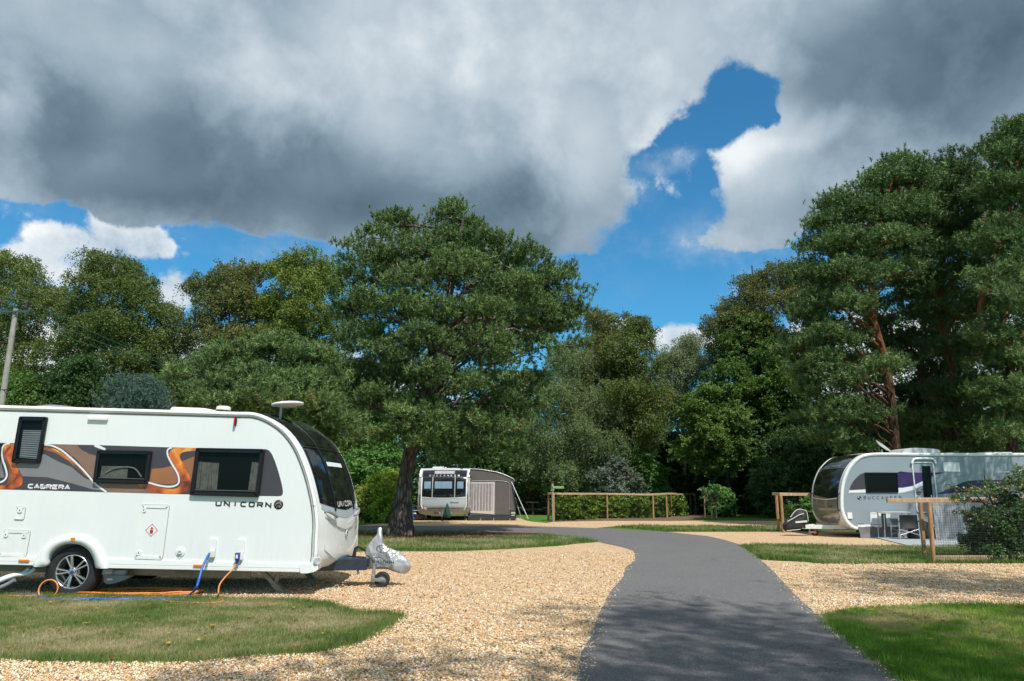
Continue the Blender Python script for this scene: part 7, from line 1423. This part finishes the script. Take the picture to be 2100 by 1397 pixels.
mb = MB(); mb.prism([sq(330, 525), sq(500, 530), sq(505, 622), sq(335, 628)], -.08, -.06, 'sign_green'); ar = mb.build('small_board', sgn_); a = sq(345, 605); mb = MB(); mb.text('3 4 5', .10, lambda x, y: (a[0]+x, -.083, a[1]+y), 'leaf_text' if 'leaf_text' in M else 'sign_text', 1.0, bold=.002, xs=.75); mb.build('lettering', ar)
# laurels inside the fence
for k, (px, w_, lb) in enumerate([(1158, 24, 'laurel bush next to the signpost, tallest at the left end of the fence'), (1198, 26, 'second laurel bush from the signpost, behind the first long rail'), (1232, 12, 'thin laurel squeezed against the second fence post'), (1264, 22, 'laurel bush just right of the second fence post'), (1310, 20, 'laurel bush just left of the middle fence post'), (1354, 14, 'laurel bush between the two closest fence posts'), (1387, 18, 'last laurel bush beside the final sunlit post')]):
    Yk = np.interp(px, [1136, 1245, 1340, 1402], [fp_[0][1], fp_[1][1], fp_[2][1], fp_[4][1]])+.9
    shrub(lb, 'laurel_bush', [(px, 1036, w_, 14, 0), (px-w_*.5, 1050, w_*.6, 10, 0), (px+w_*.5, 1046, w_*.6, 14, 0), (px, 1056, w_*.9, 9, 0), (px+w_*.2, 1026, w_*.6, 8, 0)], Yk, 'leaf_laurel', int(240*w_), 100+k, ll=.15, lw=.075, clump=.14, per=9, group='laurels inside the middle fence', r0=.02, lo=.3, base=px)
# right fences (near with net, far behind the hitch cover)
n1 = G(1896, 1143); n2 = G(1915, 1154); t1 = P(1887, 1025, n1[1]); t2 = P(1905, 1030, n2[1]); e2 = (n2[0]+5.0, n2[1]+.15)
rl = [((n2[0]-.32, n1[1]-.2, t2.z+.02), (e2[0], e2[1], t2.z+.03), 'rail_wood'), ((t1.x-.08, n1[1], t1.z), (e2[0], n1[1]+.4, t1.z+.02), 'rail_wood')]
fence('rail_fence', 'near wire-net fence with two round posts in front of the grey caravan', [(n1[0], n1[1], t1.z, t1.x-n1[0]), (n2[0], n2[1], t2.z, t2.x-n2[0]), (e2[0]-2.2, e2[1]-.05, t2.z, -.05), (e2[0], e2[1], t2.z, -.05)], rl, .045, rail_d=(.10, .09), net=[(n2, e2, .05, t2.z-.03, .05, .0022)], kick=[((n2[0]+.05, n2[1]+.05, .07), (e2[0], e2[1]+.05, .07), 'rail_wood')])
m1_ = G(1597, 1090); m2_ = G(1607, 1093); s1_ = P(1592, 1013, m1_[1]); s2_ = P(1601, 1014, m2_[1]); e3 = (m2_[0]+3.2, m2_[1]+.1)
fence('rail_fence', 'small net fence with two posts behind the black hitch cover', [(m1_[0], m1_[1], s1_.z, s1_.x-m1_[0]), (m2_[0], m2_[1], s2_.z, s2_.x-m2_[0]), (e3[0], e3[1], s2_.z, 0)], [((s1_.x-.12, m1_[1], s1_.z), (s1_.x+.3, m2_[1], s2_.z), 'rail_wood'), ((s2_.x-.05, m2_[1], s2_.z), (e3[0], e3[1], s2_.z), 'rail_wood')], .055, rail_d=(.10, .10), net=[(m2_, e3, .05, s2_.z-.05, .10, .003)])
shrub('sparse young hawthorn whip behind the net of the small far fence', 'sapling', [(1622, 1045, 8, 14, 0), (1615, 1060, 8, 14, 0), (1632, 1065, 8, 10, 0)], m2_[1]+.5, 'leaf_green', 500, 120, ll=.09, lw=.06, clump=.15, per=5, cat='sapling', base=1620)
shrub('bushy hawthorn plant between the small far fence and the caravan nose', 'shrub', [(1655, 1040, 12, 22, 0), (1662, 1060, 10, 20, 0), (1650, 1065, 12, 16, 0)], m2_[1]+1.0, 'leaf_green', 2600, 121, ll=.10, lw=.07, clump=.16, per=8, base=1657)
# cotoneaster hedge swallowing the right end of the near fence
shrub('dense dark green cotoneaster hedge growing through the right end of the near fence', 'hedge',
      [(2050, 1075, 50, 32, 0), (2095, 1060, 40, 40, 0), (2020, 1090, 26, 34, 0), (2045, 1120, 50, 30, -.1), (2100, 1115, 40, 40, 0), (2140, 1080, 50, 50, 0), (2150, 1130, 50, 30, 0), (2020, 1130, 22, 18, 0), (2060, 1146, 50, 14, -.1), (2010, 1062, 20, 14, 0)], n2[1]+.62, 'leaf_hedge', 64000, 130, ll=.050, lw=.034, clump=.09, per=10, lo=.6, r0=.03, cat='hedge', base=2060)
for k, (px, py, dx, dy) in enumerate([(1990, 1010, -40, -10), (1975, 1000, -14, -22), (2000, 995, 10, -20), (2030, 1000, -8, -26), (2050, 1005, 20, -18), (1955, 1030, -30, -4), (1975, 1060, -40, 0), (2075, 1000, 8, -40), (2090, 985, 2, -35)]):
    pass
shrub('loose arching hedge sprays with yellowing leaves above the near fence rail', 'shrub',
      [(2000, 1008, 30, 9, 0), (1965, 1020, 18, 6, 0), (2040, 1000, 26, 12, 0), (2080, 992, 24, 18, 0), (2100, 975, 14, 22, 0), (1985, 998, 6, 10, 0), (2020, 992, 8, 12, 0), (1950, 1000, 8, 4, 0), (1975, 1052, 18, 4, 0), (2120, 1000, 30, 20, 0)], n2[1]+.45, 'leaf_hedge', 3600, 131, ll=.048, lw=.032, clump=.07, per=6, lo=.1, r0=.02, vb=.28, base=2050)

# ================================================================ picnic bench, chair, pole
PY = 47.0; pc = P(1092, 1040, PY); pt_ = thing('picnic_table', 'dark brown recycled-plastic picnic table seen end-on beside the awning', 'table', (pc.x, PY, 0))
tz_ = P(1092, 1030, PY).z; bz = P(1070, 1041, PY).z
for k, dx in enumerate((-.30, -.1, .1, .30)): mb = MB(); mb.box((dx+.02*0, .0, tz_), (.18, 2.2, .05), 'brown_board', bev=.01); mb.build('top_board', pt_)
mb = MB(); mb.box((0, -.7, tz_/2), (.15, .12, tz_), 'brown_board', bev=.01); mb.build('post', pt_); mb = MB(); mb.box((0, .7, tz_/2), (.15, .12, tz_), 'brown_board', bev=.01); mb.build('post', pt_)
for yy in (-.7, .7): mb = MB(); mb.box((0, yy, bz-.10), (1.7, .10, .11), 'brown_board', bev=.01); mb.build('cross_beam', pt_)
for s_ in (-1, 1):
    mb = MB(); mb.box((s_*.80, 0, bz), (.36, 2.2, .06), 'brown_board', bev=.01); mb.build('seat', pt_)
    for yy in (-.7, .7): mb = MB(); mb.box((s_*.80, yy, bz/2), (.15, .14, bz-.04), 'brown_board', bev=.01); mb.build('leg', pt_)
cp_ = P(1119, 1040, 49); wc_ = thing('garden_chair', 'dark slatted wooden garden chair between the picnic table and the signpost', 'chair', (cp_.x, 49, 0), (0, 0, .5))
mb = MB(); mb.box((0, 0, .42), (.55, .5, .04), 'brown_board', bev=.01); mb.build('seat', wc_)
for dx in (-.2, 0, .2): mb = MB(); mb.beam((dx, .22, .42), (dx*1.4, .5, 1.15), .15, .03, 'brown_board'); mb.build('back_slat', wc_)
for dx in (-.24, .24):
    for yy in (-.2, .2): mb = MB(); mb.box((dx, yy, .2), (.07, .07, .4), 'brown_board'); mb.build('leg', wc_)
UY = 30.0; u0 = P(5, 830, UY); u1 = P(33, 634, UY)
up = thing('utility_pole', 'weathered grey wooden power pole with steel crossarm and brown insulators', 'power pole', (u0.x-.1, UY, 0)); UO = Vector((u0.x-.1, UY, 0))
mb = MB(); tx = u1.x-UO.x; mb.tube([(-.12, 0, -.1), (tx*.5, 0, u1.z*.5), (tx, 0, u1.z)], [.14, .12, .10], 'pole_wood', 12); mb.build('pole', up)
a = P(-60, 640, UY); b = P(63, 641, UY); mb = MB(); mb.beam(Vector(a)-UO+Vector((0, -.13, 0)), Vector(b)-UO+Vector((0, -.13, 0)), .05, .08, 'dark_panel'); mb.build('crossarm', up)
ins = []
for px in (58, 1, -55):
    p = P(px, 637, UY)-UO; mb = MB(); prof = []
    for i in range(9): prof += [(.045, .03+i*.036), (.075, .045+i*.036)]
    mb.lathe([(0, 0)]+prof+[(.03, .36), (0, .37)], (p.x, -.13, p.z+.02), (0, 0, 1), 'insulator', 14); mb.build('insulator', up); ins.append(UO+Vector((p.x, -.13, p.z+.38)))
for py in (703, 800): q = P(20, py, UY)-UO; mb = MB(); mb.tube([(q.x-1.2, -.1, q.z-.0), (q.x, -.1, q.z)], .02, 'insulator', 6); mb.build('stay_iron', up)
far_ = [P(435, 772, 46), P(440, 775, 46.5), P(430, 778, 47)]
mb = MB()
for i, p in enumerate(ins):
    e = Vector(far_[i]); pts = [p.lerp(e, t/12)+Vector((0, 0, -1.0*4*(t/12)*(1-t/12)*.28)) for t in range(13)]; mb.tube(pts, .014, 'wire_green', 5, caps=False)
    e2_ = p+Vector((-7, -9, .4)); mb.tube([p, p.lerp(e2_, .5)-Vector((0, 0, .15)), e2_], .014, 'wire_green', 5, caps=False)
wo_ = mb.build('power_line', up); wo_.data.transform(Matrix.Translation(-UO))
bpy.context.view_layer.update()
